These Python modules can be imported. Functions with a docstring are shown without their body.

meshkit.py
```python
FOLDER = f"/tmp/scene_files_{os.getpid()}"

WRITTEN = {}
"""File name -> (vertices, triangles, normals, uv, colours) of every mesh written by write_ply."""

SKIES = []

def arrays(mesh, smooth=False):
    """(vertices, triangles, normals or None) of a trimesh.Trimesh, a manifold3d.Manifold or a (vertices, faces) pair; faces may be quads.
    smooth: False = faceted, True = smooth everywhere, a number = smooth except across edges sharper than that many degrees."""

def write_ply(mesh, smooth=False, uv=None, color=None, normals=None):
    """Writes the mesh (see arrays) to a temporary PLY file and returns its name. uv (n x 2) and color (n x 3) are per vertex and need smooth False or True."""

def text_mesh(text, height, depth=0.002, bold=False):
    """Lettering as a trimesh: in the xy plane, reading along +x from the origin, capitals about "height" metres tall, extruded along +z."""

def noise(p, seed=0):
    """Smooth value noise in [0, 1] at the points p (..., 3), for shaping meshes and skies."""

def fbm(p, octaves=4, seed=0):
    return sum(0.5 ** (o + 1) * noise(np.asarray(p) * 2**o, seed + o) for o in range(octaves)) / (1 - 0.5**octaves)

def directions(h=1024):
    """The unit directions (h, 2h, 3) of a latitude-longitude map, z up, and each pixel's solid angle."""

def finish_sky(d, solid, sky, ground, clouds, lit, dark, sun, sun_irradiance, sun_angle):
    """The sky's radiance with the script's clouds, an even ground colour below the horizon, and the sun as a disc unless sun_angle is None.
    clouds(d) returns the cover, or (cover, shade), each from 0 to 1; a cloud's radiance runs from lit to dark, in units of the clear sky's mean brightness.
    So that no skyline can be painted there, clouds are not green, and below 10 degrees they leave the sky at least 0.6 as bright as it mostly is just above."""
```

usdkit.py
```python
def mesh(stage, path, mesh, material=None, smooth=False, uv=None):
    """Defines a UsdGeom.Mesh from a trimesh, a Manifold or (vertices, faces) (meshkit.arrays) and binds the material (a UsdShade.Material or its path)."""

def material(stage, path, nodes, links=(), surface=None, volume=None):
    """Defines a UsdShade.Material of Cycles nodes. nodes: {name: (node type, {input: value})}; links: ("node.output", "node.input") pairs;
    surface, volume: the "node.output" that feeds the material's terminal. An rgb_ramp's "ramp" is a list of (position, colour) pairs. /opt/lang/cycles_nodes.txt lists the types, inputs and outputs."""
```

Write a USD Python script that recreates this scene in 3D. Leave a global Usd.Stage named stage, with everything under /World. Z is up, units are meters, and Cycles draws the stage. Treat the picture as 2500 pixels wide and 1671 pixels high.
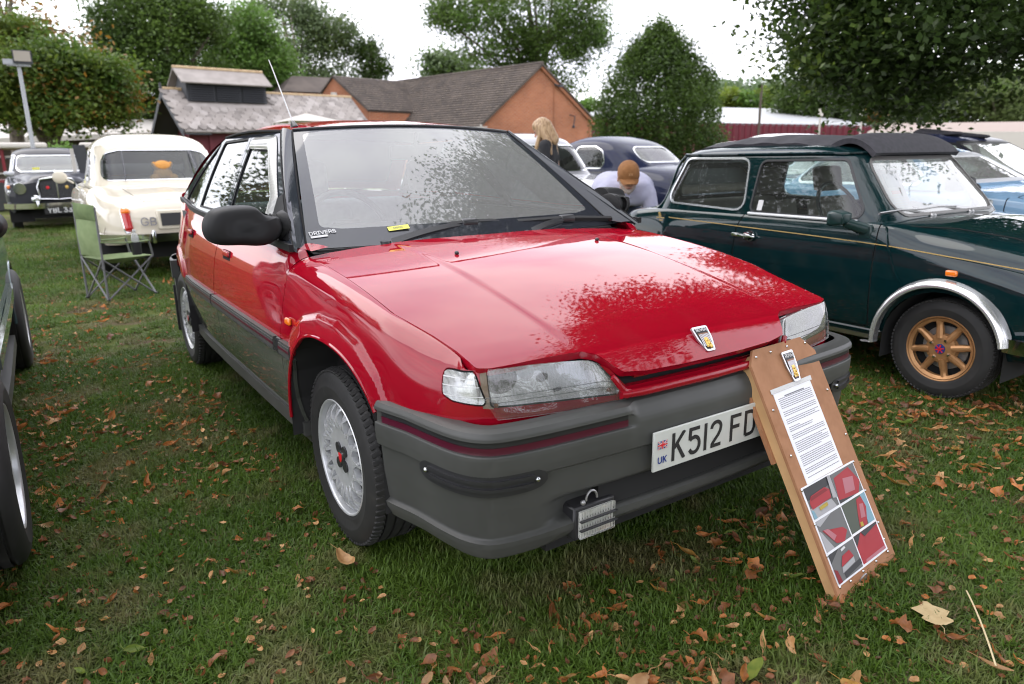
import math, random
import numpy as np, trimesh, shapely
from shapely.geometry import Polygon, Point, LineString, box as sbox
from shapely import affinity
from scipy.interpolate import PchipInterpolator, CubicSpline
import meshkit, usdkit
from pxr import Usd, UsdGeom, UsdLux, UsdShade, Gf, Sdf, Vt

stage = Usd.Stage.CreateInMemory()
UsdGeom.SetStageUpAxis(stage, 'Z')
UsdGeom.SetStageMetersPerUnit(stage, 1.0)
UsdGeom.Xform.Define(stage, '/World')
UsdGeom.Scope.Define(stage, '/World/Looks')
PI = math.pi

# ---------------------------------------------------------------- camera, sky, sun
CAM = np.array([2.068, -1.515, 1.2095])
_F = np.array([-0.8044, 0.5383, -0.2511]); _F /= np.linalg.norm(_F)
_yaw = math.radians(146.21)
_R0 = np.array([math.sin(_yaw), -math.cos(_yaw), 0.0]); _U0 = np.cross(_R0, _F)
_c, _s = math.cos(math.radians(-0.79)), math.sin(math.radians(-0.79))
_R, _U = _c * _R0 + _s * _U0, -_s * _R0 + _c * _U0
cam = UsdGeom.Camera.Define(stage, '/World/camera')
cam.AddTransformOp().Set(Gf.Matrix4d(*[float(x) for x in (*_R, 0, *_U, 0, *(-_F), 0, *CAM, 1)]))
cam.CreateHorizontalApertureAttr(36.0)
cam.CreateVerticalApertureAttr(36.0 * 684 / 1024)
cam.CreateFocalLengthAttr(25.1)
cam.CreateFStopAttr(3.4)
cam.CreateFocusDistanceAttr(2.25)
cam.CreateExposureAttr(1.2)

SUN_AZ, SUN_EL = math.radians(250.0), math.radians(50.0)      # azimuth from +y clockwise, as sun_rotation
_sd = np.array([math.sin(SUN_AZ) * math.cos(SUN_EL), math.cos(SUN_AZ) * math.cos(SUN_EL), math.sin(SUN_EL)])
SKY = dict(strength=0.13, cloud=(9.5, 9.6, 9.9))
usdkit.material(stage, '/World/Looks/sky_look', {
    'tc': ('texture_coordinate', {}),
    'map': ('mapping', {'scale': (1.0, 1.0, 2.2)}),
    'sky': ('sky_texture', {'sky_type': 'single_scattering', 'sun_disc': False, 'sun_elevation': SUN_EL, 'sun_rotation': SUN_AZ, 'aerosol_density': 1.0}),
    'n': ('noise_texture', {'scale': 1.7, 'detail': 5.0, 'roughness': 0.55}),
    'r': ('rgb_ramp', {'ramp': [(0.0, (0.55, 0.55, 0.55)), (0.36, (0.72, 0.72, 0.72)), (0.52, (0.96, 0.96, 0.96)), (1.0, (1, 1, 1))]}),
    'n2': ('noise_texture', {'scale': 2.6, 'detail': 4.0, 'roughness': 0.5}),
    'r2': ('rgb_ramp', {'ramp': [(0.3, tuple(k * x for k, x in zip((0.64, 0.61, 0.72), SKY['cloud']))), (0.6, SKY['cloud'])]}),
    'mx': ('mix_color', {}), 'bg': ('background_shader', {'strength': SKY['strength']})},
    [('tc.generated', 'map.vector'), ('map.vector', 'n.vector'), ('map.vector', 'n2.vector'), ('n.fac', 'r.fac'), ('n2.fac', 'r2.fac'),
     ('r.color', 'mx.fac'), ('sky.color', 'mx.a'), ('r2.color', 'mx.b'), ('mx.result', 'bg.color')], surface='bg.background')
dome = UsdLux.DomeLight.Define(stage, '/World/sky')
UsdShade.MaterialBindingAPI.Apply(dome.GetPrim()).Bind(UsdShade.Material.Get(stage, '/World/Looks/sky_look'))
dome.GetPrim().SetCustomDataByKey('kind', 'structure')
sun = UsdLux.DistantLight.Define(stage, '/World/sun')
sun.CreateIntensityAttr(0.16); sun.CreateAngleAttr(50.0); sun.CreateNormalizeAttr(True); sun.CreateColorAttr(Gf.Vec3f(1.0, 0.95, 0.88))
_z = _sd; _x = np.cross([0, 0, 1], _z); _x /= np.linalg.norm(_x); _y = np.cross(_z, _x)
sun.AddTransformOp().Set(Gf.Matrix4d(*[float(v) for v in (*_x, 0, *_y, 0, *_z, 0, 0, 0, 30, 1)]))

# ---------------------------------------------------------------- helpers: prims
_names = {}
def _path(parent, name):
    base = '/World' if parent is None else str(parent)
    k = _names.get((base, name), 0); _names[(base, name)] = k + 1
    return f'{base}/{name}' if k == 0 else f'{base}/{name}_{k:03d}'
def tag(path, label=None, cat=None, group=None, kind=None):
    p = stage.GetPrimAtPath(path)
    for k, v in (('label', label), ('category', cat), ('group', group), ('kind', kind)):
        if v: p.SetCustomDataByKey(k, v)
    return path
def thing(name, label, cat, loc=(0, 0, 0), rotz=0.0, group=None, parent=None):
    path = _path(parent, name)
    x = UsdGeom.Xform.Define(stage, path)
    x.AddTranslateOp().Set(Gf.Vec3d(*map(float, loc)))
    if rotz: x.AddRotateZOp().Set(float(math.degrees(rotz)))
    return tag(path, label, cat, group)
def copy_of(src, loc, rotz=0.0, label=None, scale=None, group=None, rx=0.0, ry=0.0, parent=None, cat=None):
    name = src.rsplit('/', 1)[1]
    path = _path(parent, name)
    x = UsdGeom.Xform.Define(stage, path)
    x.GetPrim().GetReferences().AddInternalReference(src)
    x.ClearXformOpOrder()
    x.GetPrim().SetInstanceable(True)
    M = Gf.Matrix4d(1.0)
    if scale is not None:
        s = (scale,) * 3 if np.ndim(scale) == 0 else scale
        M = M * Gf.Matrix4d().SetScale(Gf.Vec3d(*map(float, s)))
    for ax, a in (((1, 0, 0), rx), ((0, 1, 0), ry), ((0, 0, 1), rotz)):
        if a: M = M * Gf.Matrix4d().SetRotate(Gf.Rotation(Gf.Vec3d(*ax), math.degrees(a)))
    M = M * Gf.Matrix4d().SetTranslate(Gf.Vec3d(*map(float, loc)))
    x.AddTransformOp(opSuffix='place').Set(M)
    return tag(path, label, cat, group)

# ---------------------------------------------------------------- helpers: geometry. A mesh is (V, F, N, Q); N and Q may be None
class M:
    def __init__(s, V, F, N=None, Q=None):
        s.V, s.F = np.asarray(V, float).reshape(-1, 3), np.asarray(F, int).reshape(-1, 3)
        s.N = None if N is None else np.asarray(N, float); s.Q = None if Q is None else np.asarray(Q, float)
    def move(s, x=0, y=0, z=0): return M(s.V + [x, y, z], s.F, s.N, s.Q)
    def rot(s, axis, a, about=(0, 0, 0)):
        T = trimesh.transformations.rotation_matrix(a, axis)[:3, :3]
        return M((s.V - about) @ T.T + about, s.F, None if s.N is None else s.N @ T.T, s.Q)
    def mat(s, T):
        T = np.asarray(T, float); A = T[:3, :3]; f = s.F if np.linalg.det(A) > 0 else s.F[:, ::-1]
        n = None if s.N is None else s.N @ np.linalg.inv(A)
        if n is not None: n = n / np.maximum(np.linalg.norm(n, axis=1, keepdims=True), 1e-9)
        return M(s.V @ A.T + T[:3, 3], f, n, s.Q)
    def scale(s, x=1, y=1, z=1): return s.mat(np.diag([x, y, z, 1.0]))
    def mirror(s): return M(s.V * [1, -1, 1], s.F[:, ::-1], None if s.N is None else s.N * [1, -1, 1], s.Q)
    def push(s, d): return M(s.V + s.N * d, s.F, s.N, s.Q)
    def empty(s): return len(s.F) == 0
def frame(o, x, y, z):
    T = np.eye(4); T[:3, 0], T[:3, 1], T[:3, 2], T[:3, 3] = x, y, z, o; return T
def tm(m, smooth=30):
    v, f, n = meshkit.arrays(m, smooth); return M(v, f, n)
def facets(m): 
    v, f, n = meshkit.arrays(m, False); return M(v, f, None)
def join(ms, smooth=30):
    ms = [m for m in ms if m is not None and len(m.F)]
    V, F, N, o = [], [], [], 0
    for m in ms:
        if m.N is None:
            v, f, n = meshkit.arrays(trimesh.Trimesh(m.V, m.F, process=False), 1 if smooth is False else smooth)
        else: v, f, n = m.V, m.F, m.N
        V.append(v); F.append(f + o); N.append(n); o += len(v)
    return M(np.vstack(V), np.vstack(F), np.vstack(N)) if ms else None
def put(parent, name, ms, mat, label=None, kind=None, cat=None, group=None, smooth=30):
    if isinstance(ms, M): ms = [ms]
    m = join(ms, smooth)
    if m is None: return None
    path = _path(parent, name)
    g = UsdGeom.Mesh.Define(stage, path)
    g.CreatePointsAttr(Vt.Vec3fArray.FromNumpy(m.V.astype(np.float32)))
    g.CreateFaceVertexCountsAttr(Vt.IntArray.FromNumpy(np.full(len(m.F), 3, np.int32)))
    g.CreateFaceVertexIndicesAttr(Vt.IntArray.FromNumpy(m.F.astype(np.int32).ravel()))
    g.CreateSubdivisionSchemeAttr('none')
    g.CreateNormalsAttr(Vt.Vec3fArray.FromNumpy(m.N.astype(np.float32))); g.SetNormalsInterpolation('vertex')
    UsdShade.MaterialBindingAPI.Apply(g.GetPrim()); g.GetPrim().CreateRelationship('material:binding').SetTargets([Sdf.Path('/World/Looks/' + mat)])
    return tag(path, label, cat, group, kind)
def grid(P, Q=None, flip=False):
    P = np.asarray(P, float); a, b = P.shape[:2]
    du, dv = np.gradient(P, axis=0), np.gradient(P, axis=1)
    n = np.cross(du, dv); n /= np.maximum(np.linalg.norm(n, axis=2, keepdims=True), 1e-12)
    i = np.arange(a * b).reshape(a, b)
    q = np.stack([i[:-1, :-1], i[1:, :-1], i[1:, 1:], i[:-1, 1:]], -1).reshape(-1, 4)
    F = np.vstack([q[:, [0, 1, 2]], q[:, [0, 2, 3]]])
    if flip: F, n = F[:, ::-1], -n
    return M(P.reshape(-1, 3), F, n.reshape(-1, 3), None if Q is None else np.asarray(Q, float).reshape(-1, 2))
def tri2d(g):
    """earcut of a shapely polygon -> (2-D vertices, faces)"""
    return trimesh.creation.triangulate_polygon(g, engine='earcut')
def polys(g):
    return [p for p in getattr(g, 'geoms', [g]) if p.geom_type == 'Polygon' and p.area > 1e-10]
def cut(m, poly):
    """splits the mesh along a polygon drawn in its Q plane -> (inside, outside)"""
    bx0, by0, bx1, by1 = poly.bounds; qf = m.Q[m.F]; mn, mx_ = qf.min(1), qf.max(1)
    near = np.nonzero((mn[:, 0] <= bx1) & (mx_[:, 0] >= bx0) & (mn[:, 1] <= by1) & (mx_[:, 1] >= by0))[0]
    T = np.full(len(m.F), None, object); T[near] = shapely.polygons(qf[near]); shapely.prepare(poly)
    inter, full = np.zeros(len(m.F), bool), np.zeros(len(m.F), bool)
    area = np.abs(shapely.area(T[near])) > 1e-14
    inter[near] = shapely.intersects(poly, T[near]) & area; full[near] = shapely.contains(poly, T[near]) | (~area & shapely.contains_xy(poly, *qf[near].mean(1).T))
    part = inter & ~full
    out = [[], []]
    for k in np.nonzero(part)[0]:
        tri = T[k]; f = m.F[k]; q = m.Q[f]; A = np.array([q[1] - q[0], q[2] - q[0]]).T
        try: Ai = np.linalg.inv(A)
        except np.linalg.LinAlgError: continue
        for side, g in ((0, shapely.intersection(tri, poly)), (1, shapely.difference(tri, poly))):
            for p in polys(g):
                v = np.array(p.exterior.coords)[:-1]
                if len(v) == 3: ff = np.array([[0, 1, 2]])
                elif not p.interiors and p.convex_hull.area < p.area * 1.0000001: ff = np.array([[0, i, i + 1] for i in range(1, len(v) - 1)])
                else: v, ff = tri2d(p)
                bc = (v - q[0]) @ Ai.T; w = np.column_stack([1 - bc.sum(1), bc])
                # keep the winding of the parent
                e = np.cross(v[ff[:, 1]] - v[ff[:, 0]], v[ff[:, 2]] - v[ff[:, 0]])
                want = np.sign(np.cross(q[1] - q[0], q[2] - q[0]))
                ff = np.where((np.sign(e) == want)[:, None], ff, ff[:, ::-1])
                out[side].append((w @ m.V[f], w @ m.N[f], v, ff))
    res = []
    for side, keep in ((0, full), (1, ~full & ~part)):
        F = m.F[keep]; used = np.unique(F); idx = np.full(len(m.V), -1); idx[used] = np.arange(len(used))
        V, N, Q, FF, o = [m.V[used]], [m.N[used]], [m.Q[used]], [idx[F]], len(used)
        for v, n, q, f in out[side]:
            V.append(v); N.append(n); Q.append(q); FF.append(f + o); o += len(v)
        N = np.vstack(N); N /= np.maximum(np.linalg.norm(N, axis=1, keepdims=True), 1e-12)
        res.append(M(np.vstack(V), np.vstack(FF), N, np.vstack(Q)))
    return res
def panel(m, poly, gap=0.002):
    """(panel, rest, seam): the panel a little smaller than the polygon, its seam pressed in, the rest untouched"""
    a, rest = cut(m, poly)
    p, ring = cut(a, poly.buffer(-2 * gap))
    return p, rest, ring.push(-0.006)
def edge_return(m, depth=0.012):
    """walls turned inwards along the open boundary, so that a panel has a thickness"""
    Vr = np.round(m.V, 6); u, inv = np.unique(Vr, axis=0, return_inverse=True); inv = inv.ravel()
    F = inv[m.F]; e = np.vstack([F[:, [0, 1]], F[:, [1, 2]], F[:, [2, 0]]]); src = np.vstack([m.F[:, [0, 1]], m.F[:, [1, 2]], m.F[:, [2, 0]]])
    es = np.sort(e, 1); key = es[:, 0].astype(np.int64) * len(u) + es[:, 1]
    _, first, cnt = np.unique(key, return_index=True, return_counts=True)
    b = src[first[cnt == 1]]
    V = np.vstack([m.V[b[:, 0]], m.V[b[:, 1]], m.V[b[:, 1]] - m.N[b[:, 1]] * depth, m.V[b[:, 0]] - m.N[b[:, 0]] * depth])
    n = len(b); i = np.arange(n)
    F = np.vstack([np.stack([i + n, i, i + 3 * n], 1), np.stack([i + n, i + 3 * n, i + 2 * n], 1)])
    return M(V, F)
def spline(pts, n, closed=False):
    p = np.asarray(pts, float); d = np.r_[0, np.cumsum(np.linalg.norm(np.diff(p, axis=0), axis=1))]
    return PchipInterpolator(d, p)(np.linspace(0, d[-1], n))
def curve(pts, n):
    p = np.asarray(pts, float); d = np.r_[0, np.cumsum(np.linalg.norm(np.diff(p, axis=0), axis=1))]
    return CubicSpline(d, p)(np.linspace(0, d[-1], n))
def tube(pts, r, sides=8, caps=True):
    p = np.asarray(pts, float); t = np.gradient(p, axis=0); t /= np.linalg.norm(t, axis=1, keepdims=True) + 1e-12
    a = np.zeros_like(p); ref = np.array([0, 0, 1.0]) if abs(t[0, 2]) < 0.9 else np.array([1.0, 0, 0])
    for i in range(len(p)):
        ref = ref - t[i] * (ref @ t[i]); ref /= np.linalg.norm(ref) + 1e-12; a[i] = ref
    b = np.cross(t, a); g = np.arange(sides) * 2 * PI / sides; r = np.broadcast_to(r, (len(p),))
    ring = np.cos(g)[None, :, None] * a[:, None] + np.sin(g)[None, :, None] * b[:, None]
    V = (p[:, None] + r[:, None, None] * ring).reshape(-1, 3)
    i, j = np.meshgrid(np.arange(len(p) - 1), np.arange(sides), indexing='ij')
    q = np.stack([i * sides + j, i * sides + (j + 1) % sides, (i + 1) * sides + (j + 1) % sides, (i + 1) * sides + j], -1).reshape(-1, 4)
    F = [q[:, [0, 1, 2]], q[:, [0, 2, 3]]]
    if caps:
        k = np.arange(1, sides - 1); z = np.zeros_like(k); o = (len(p) - 1) * sides
        F += [np.stack([z, k + 1, k], 1), np.stack([z + o, k + o, k + 1 + o], 1)]
    return M(V, np.vstack(F))
def ribbon(pts, w, h, up=(0, 0, 1)):
    """a flat bar of width w and height h along the points"""
    p = np.asarray(pts, float); t = np.gradient(p, axis=0); t /= np.linalg.norm(t, axis=1, keepdims=True)
    s = np.cross(t, up); s /= np.linalg.norm(s, axis=1, keepdims=True); u = np.cross(s, t)
    w = np.broadcast_to(w, (len(p),))[:, None] / 2; h = np.broadcast_to(h, (len(p),))[:, None] / 2
    V = np.stack([p - s * w - u * h, p + s * w - u * h, p + s * w + u * h, p - s * w + u * h], 1).reshape(-1, 3)
    n = len(p); F = []
    for i in range(n - 1):
        for j in range(4):
            a, b = i * 4 + j, i * 4 + (j + 1) % 4; F += [(a, b, b + 4), (a, b + 4, a + 4)]
    F += [(0, 2, 1), (0, 3, 2), (4 * n - 4, 4 * n - 3, 4 * n - 2), (4 * n - 4, 4 * n - 2, 4 * n - 1)]
    return M(V, F)
def lathe(prof, n=32, axis='y', smooth=35):
    """profile of (radius, along) points turned about an axis"""
    p = np.asarray(prof, float); g = np.arange(n) * 2 * PI / n
    V = np.stack([p[:, None, 0] * np.cos(g), np.broadcast_to(p[:, None, 1], (len(p), n)), p[:, None, 0] * np.sin(g)], -1).reshape(-1, 3)
    i, j = np.meshgrid(np.arange(len(p) - 1), np.arange(n), indexing='ij')
    q = np.stack([i * n + j, i * n + (j + 1) % n, (i + 1) * n + (j + 1) % n, (i + 1) * n + j], -1).reshape(-1, 4)
    m = trimesh.Trimesh(V, np.vstack([q[:, [0, 1, 2]], q[:, [0, 2, 3]]]), process=False)
    m.merge_vertices(); m.update_faces(m.nondegenerate_faces()); 
    if axis == 'z': m.vertices = m.vertices[:, [0, 2, 1]] * [1, -1, 1]
    if axis == 'x': m.vertices = m.vertices[:, [1, 0, 2]] * [1, -1, 1]
    if m.volume < 0: m.invert()
    return tm(m, smooth)
def box(x, y, z, at=(0, 0, 0), bevel=0.0):
    if bevel <= 0: m = trimesh.creation.box([x, y, z])
    else:
        b = min(bevel, 0.49 * min(x, y, z)); h = np.array([x, y, z]) / 2; P = []
        for sx in (-1, 1):
            for sy in (-1, 1):
                for sz in (-1, 1):
                    c = h * [sx, sy, sz]
                    for k in range(3):
                        d = np.array([sx, sy, sz]) * b; d[k] = 0; P.append(c - d)
                    P.append(c - np.array([sx, sy, sz]) * b * 0.42)
        m = trimesh.convex.convex_hull(np.array(P))
    m.apply_translation(at); return tm(m, 40)
def hull(P, smooth=40): return tm(trimesh.convex.convex_hull(np.asarray(P, float)), smooth)
def prism(poly, depth, smooth=30):
    """a polygon in xy pulled up along z from 0"""
    return join([tm(trimesh.creation.extrude_polygon(p, depth, engine='earcut'), smooth) for p in polys(poly)])
def ball(r, at=(0, 0, 0), s=(1, 1, 1), sub=2):
    m = trimesh.creation.icosphere(subdivisions=sub, radius=1.0); m.vertices = m.vertices * (np.array(s) * r) + at; return tm(m, True)
def text(s, h, depth=0.002, bold=False): return tm(meshkit.text_mesh(s, h, depth, bold), 20)
def rpoly(pts, r=0.02, seg=4):
    """a polygon with rounded corners"""
    p = Polygon(pts); p = p if p.is_valid else p.buffer(0)
    return p.buffer(-r, quad_segs=seg).buffer(2 * r, quad_segs=seg).buffer(-r, quad_segs=seg)
def sm(x): x = np.clip(x, 0, 1); return x * x * (3 - 2 * x)

# ---------------------------------------------------------------- helpers: materials
def look(name, col, rough=0.5, **kw):
    d = {'base_color': col, 'roughness': rough}; d.update(kw)
    usdkit.material(stage, '/World/Looks/' + name, {'p': ('principled_bsdf', d)}, [], surface='p.BSDF')
def look_noise(name, c1, c2, scale=8.0, rough=0.7, bump=0.0, detail=5.0, lo=0.35, hi=0.65, bscale=None, bdist=0.01, **kw):
    d = {'roughness': rough}; d.update(kw)
    nodes = {'tc': ('texture_coordinate', {}), 'n': ('noise_texture', {'scale': scale, 'detail': detail, 'roughness': 0.6}), 'r': ('rgb_ramp', {'ramp': [(lo, c1), (hi, c2)]}), 'p': ('principled_bsdf', d)}
    links = [('tc.object', 'n.vector'), ('n.fac', 'r.fac'), ('r.color', 'p.base_color')]
    if bump:
        nodes['n2'] = ('noise_texture', {'scale': bscale or scale * 6, 'detail': 4.0}); nodes['b'] = ('bump', {'strength': bump, 'distance': bdist})
        links += [('tc.object', 'n2.vector'), ('n2.fac', 'b.height'), ('b.normal', 'p.normal')]
    usdkit.material(stage, '/World/Looks/' + name, nodes, links, surface='p.BSDF')
def look_paint(name, col, rough=0.3, flake=0.0, coat=1.0, dirt=0.012):
    """car paint: a colour under clear lacquer, with faint orange peel and a film of dust that dulls it unevenly"""
    usdkit.material(stage, '/World/Looks/' + name, {
        'tc': ('texture_coordinate', {}), 'n': ('noise_texture', {'scale': 2.2, 'detail': 6.0, 'roughness': 0.65}),
        'rr': ('map_range', {'from_min': 0.3, 'from_max': 0.75, 'to_min': 0.012, 'to_max': 0.05}),
        'n3': ('noise_texture', {'scale': 9.0, 'detail': 5.0}),
        'd': ('map_range', {'from_min': 0.5, 'from_max': 0.85, 'to_min': 0.0, 'to_max': dirt}),
        'mx': ('mix_color', {'a': col, 'b': (0.32, 0.29, 0.25)}),
        'n2': ('noise_texture', {'scale': 26.0, 'detail': 1.0}), 'b': ('bump', {'strength': 0.010, 'distance': 0.004}),
        'p': ('principled_bsdf', {'roughness': rough, 'metallic': flake, 'coat_weight': coat, 'coat_ior': 1.55, 'specular_ior_level': 0.0})},
        [('tc.object', 'n.vector'), ('tc.object', 'n2.vector'), ('tc.object', 'n3.vector'), ('n.fac', 'rr.value'), ('rr.result', 'p.coat_roughness'),
         ('n3.fac', 'd.value'), ('d.result', 'mx.fac'), ('mx.result', 'p.base_color'), ('n2.fac', 'b.height'), ('b.normal', 'p.coat_normal')], surface='p.BSDF')
def look_pane(name, tint=(0.9, 0.95, 0.93), ior=1.5, haze=0.0, rough=0.0, both=1.75):
    """window glass: clear, mirroring by the angle; haze is a film of dust on it"""
    nodes = {'f': ('fresnel', {'IOR': ior}), 'a': ('math', {'math_type': 'multiply_add', 'value2': both, 'value3': 0.0, 'use_clamp': True}), 't': ('transparent_bsdf', {'color': tint}), 'g': ('glossy_bsdf', {'color': (1, 1, 1), 'roughness': rough}), 'm': ('mix_closure', {})}
    links = [('f.fac', 'a.value1'), ('a.value', 'm.fac'), ('t.BSDF', 'm.closure1'), ('g.BSDF', 'm.closure2')]
    surf = 'm.closure'
    if haze:
        nodes['dd'] = ('diffuse_bsdf', {'color': (0.55, 0.55, 0.52)}); nodes['m2'] = ('mix_closure', {'fac': haze})
        links += [('m.closure', 'm2.closure1'), ('dd.BSDF', 'm2.closure2')]; surf = 'm2.closure'
    usdkit.material(stage, '/World/Looks/' + name, nodes, links, surface=surf)
# ---------------------------------------------------------------- materials
look_paint('red_paint', (0.205, 0.0022, 0.0095), 0.35)
look_paint('pewter_paint', (0.050, 0.053, 0.045), 0.4, flake=0.25)
look_paint('black_paint', (0.014, 0.016, 0.020), 0.4)
look_paint('green_paint', (0.0010, 0.0070, 0.0078), 0.35)
look_paint('cream_paint', (0.56, 0.51, 0.41), 0.4)
look_paint('charcoal_paint', (0.035, 0.036, 0.042), 0.4, coat=0.45)
look_paint('navy_paint', (0.012, 0.015, 0.034), 0.35, coat=0.6)
look_paint('silver_paint', (0.22, 0.22, 0.235), 0.4, flake=0.3)
look_paint('pale_blue_paint', (0.17, 0.28, 0.40), 0.4)
look_paint('teal_paint', (0.050, 0.082, 0.085), 0.35, flake=0.3)
look_paint('white_paint', (0.72, 0.72, 0.70), 0.45)
look_noise('bumper_plastic', (0.036, 0.037, 0.034), (0.046, 0.047, 0.044), 5.0, 0.46, 0.06, bscale=420, bdist=0.002)
look_noise('black_plastic', (0.006, 0.006, 0.0065), (0.009, 0.009, 0.0095), 9.0, 0.55, 0.06, specular_ior_level=0.25, bscale=380, bdist=0.002)
look('satin_black', (0.012, 0.012, 0.013), 0.35)
look('matt_black', (0.008, 0.008, 0.008), 0.85)
look('seam_black', (0.004, 0.004, 0.004), 0.9)
look('rubber_black', (0.016, 0.016, 0.016), 0.6)
look('maroon_stripe', (0.040, 0.0025, 0.010), 0.32)
look('gold_stripe', (0.45, 0.30, 0.11), 0.4)
look('chrome', (0.75, 0.76, 0.78), 0.08, metallic=1.0)
look('dull_chrome', (0.55, 0.56, 0.58), 0.22, metallic=1.0)
look_noise('alloy_silver', (0.50, 0.51, 0.52), (0.60, 0.61, 0.62), 14.0, 0.30, 0.0, metallic=0.6)
look_noise('alloy_bronze', (0.33, 0.17, 0.07), (0.40, 0.21, 0.09), 14.0, 0.38, 0.0, metallic=0.55)
look('steel', (0.36, 0.36, 0.36), 0.4, metallic=0.9)
look('lamp_orange', (0.75, 0.17, 0.01), 0.2, coat_weight=1.0)
look('lamp_red', (0.35, 0.008, 0.01), 0.2, coat_weight=1.0)
look('reflector', (0.50, 0.51, 0.52), 0.20, metallic=1.0)
look('print_black', (0.010, 0.010, 0.011), 0.5)
look('print_grey', (0.16, 0.16, 0.18), 0.6)
look('print_blue', (0.01, 0.025, 0.16), 0.5)
look('print_red', (0.55, 0.012, 0.02), 0.5)
look('white_plate', (0.50, 0.51, 0.48), 0.3, coat_weight=0.6)
look('white_print', (0.55, 0.55, 0.55), 0.5)
look('yellow_print', (0.70, 0.68, 0.12), 0.6)
look('enamel_gold', (0.62, 0.42, 0.12), 0.3, metallic=0.7)
look('enamel_bronze', (0.16, 0.075, 0.04), 0.35, metallic=0.3)
look_pane('window_glass', (0.72, 0.82, 0.80), 1.52, haze=0.010, both=1.25)
look_pane('screen_glass', (0.84, 0.90, 0.88), 1.55, haze=0.10, both=2.0)
look_pane('clear_plastic', (0.95, 0.95, 0.95), 1.49, haze=0.02, rough=0.02)
look_pane('smoke_plastic', (0.42, 0.40, 0.42), 1.49, haze=0.30, rough=0.10)
look_noise('seat_cloth', (0.075, 0.08, 0.09), (0.11, 0.115, 0.125), 30.0, 0.95)
look_noise('tan_seat', (0.085, 0.07, 0.055), (0.11, 0.09, 0.072), 20.0, 0.8)
look_noise('dash_plastic', (0.05, 0.052, 0.056), (0.065, 0.068, 0.073), 20.0, 0.65)
def _tyre():
    usdkit.material(stage, '/World/Looks/tyre_rubber', {
        'tc': ('texture_coordinate', {}), 'n': ('noise_texture', {'scale': 16.0, 'detail': 6.0}), 'r': ('rgb_ramp', {'ramp': [(0.3, (0.010, 0.010, 0.010)), (0.6, (0.015, 0.0145, 0.014)), (0.85, (0.03, 0.028, 0.025))]}),
        'n2': ('noise_texture', {'scale': 90.0, 'detail': 3.0}), 'b': ('bump', {'strength': 0.15, 'distance': 0.004}), 'p': ('principled_bsdf', {'roughness': 0.62})},
        [('tc.object', 'n.vector'), ('tc.object', 'n2.vector'), ('n.fac', 'r.fac'), ('r.color', 'p.base_color'), ('n2.fac', 'b.height'), ('b.normal', 'p.normal')], surface='p.BSDF')
_tyre()
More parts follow.
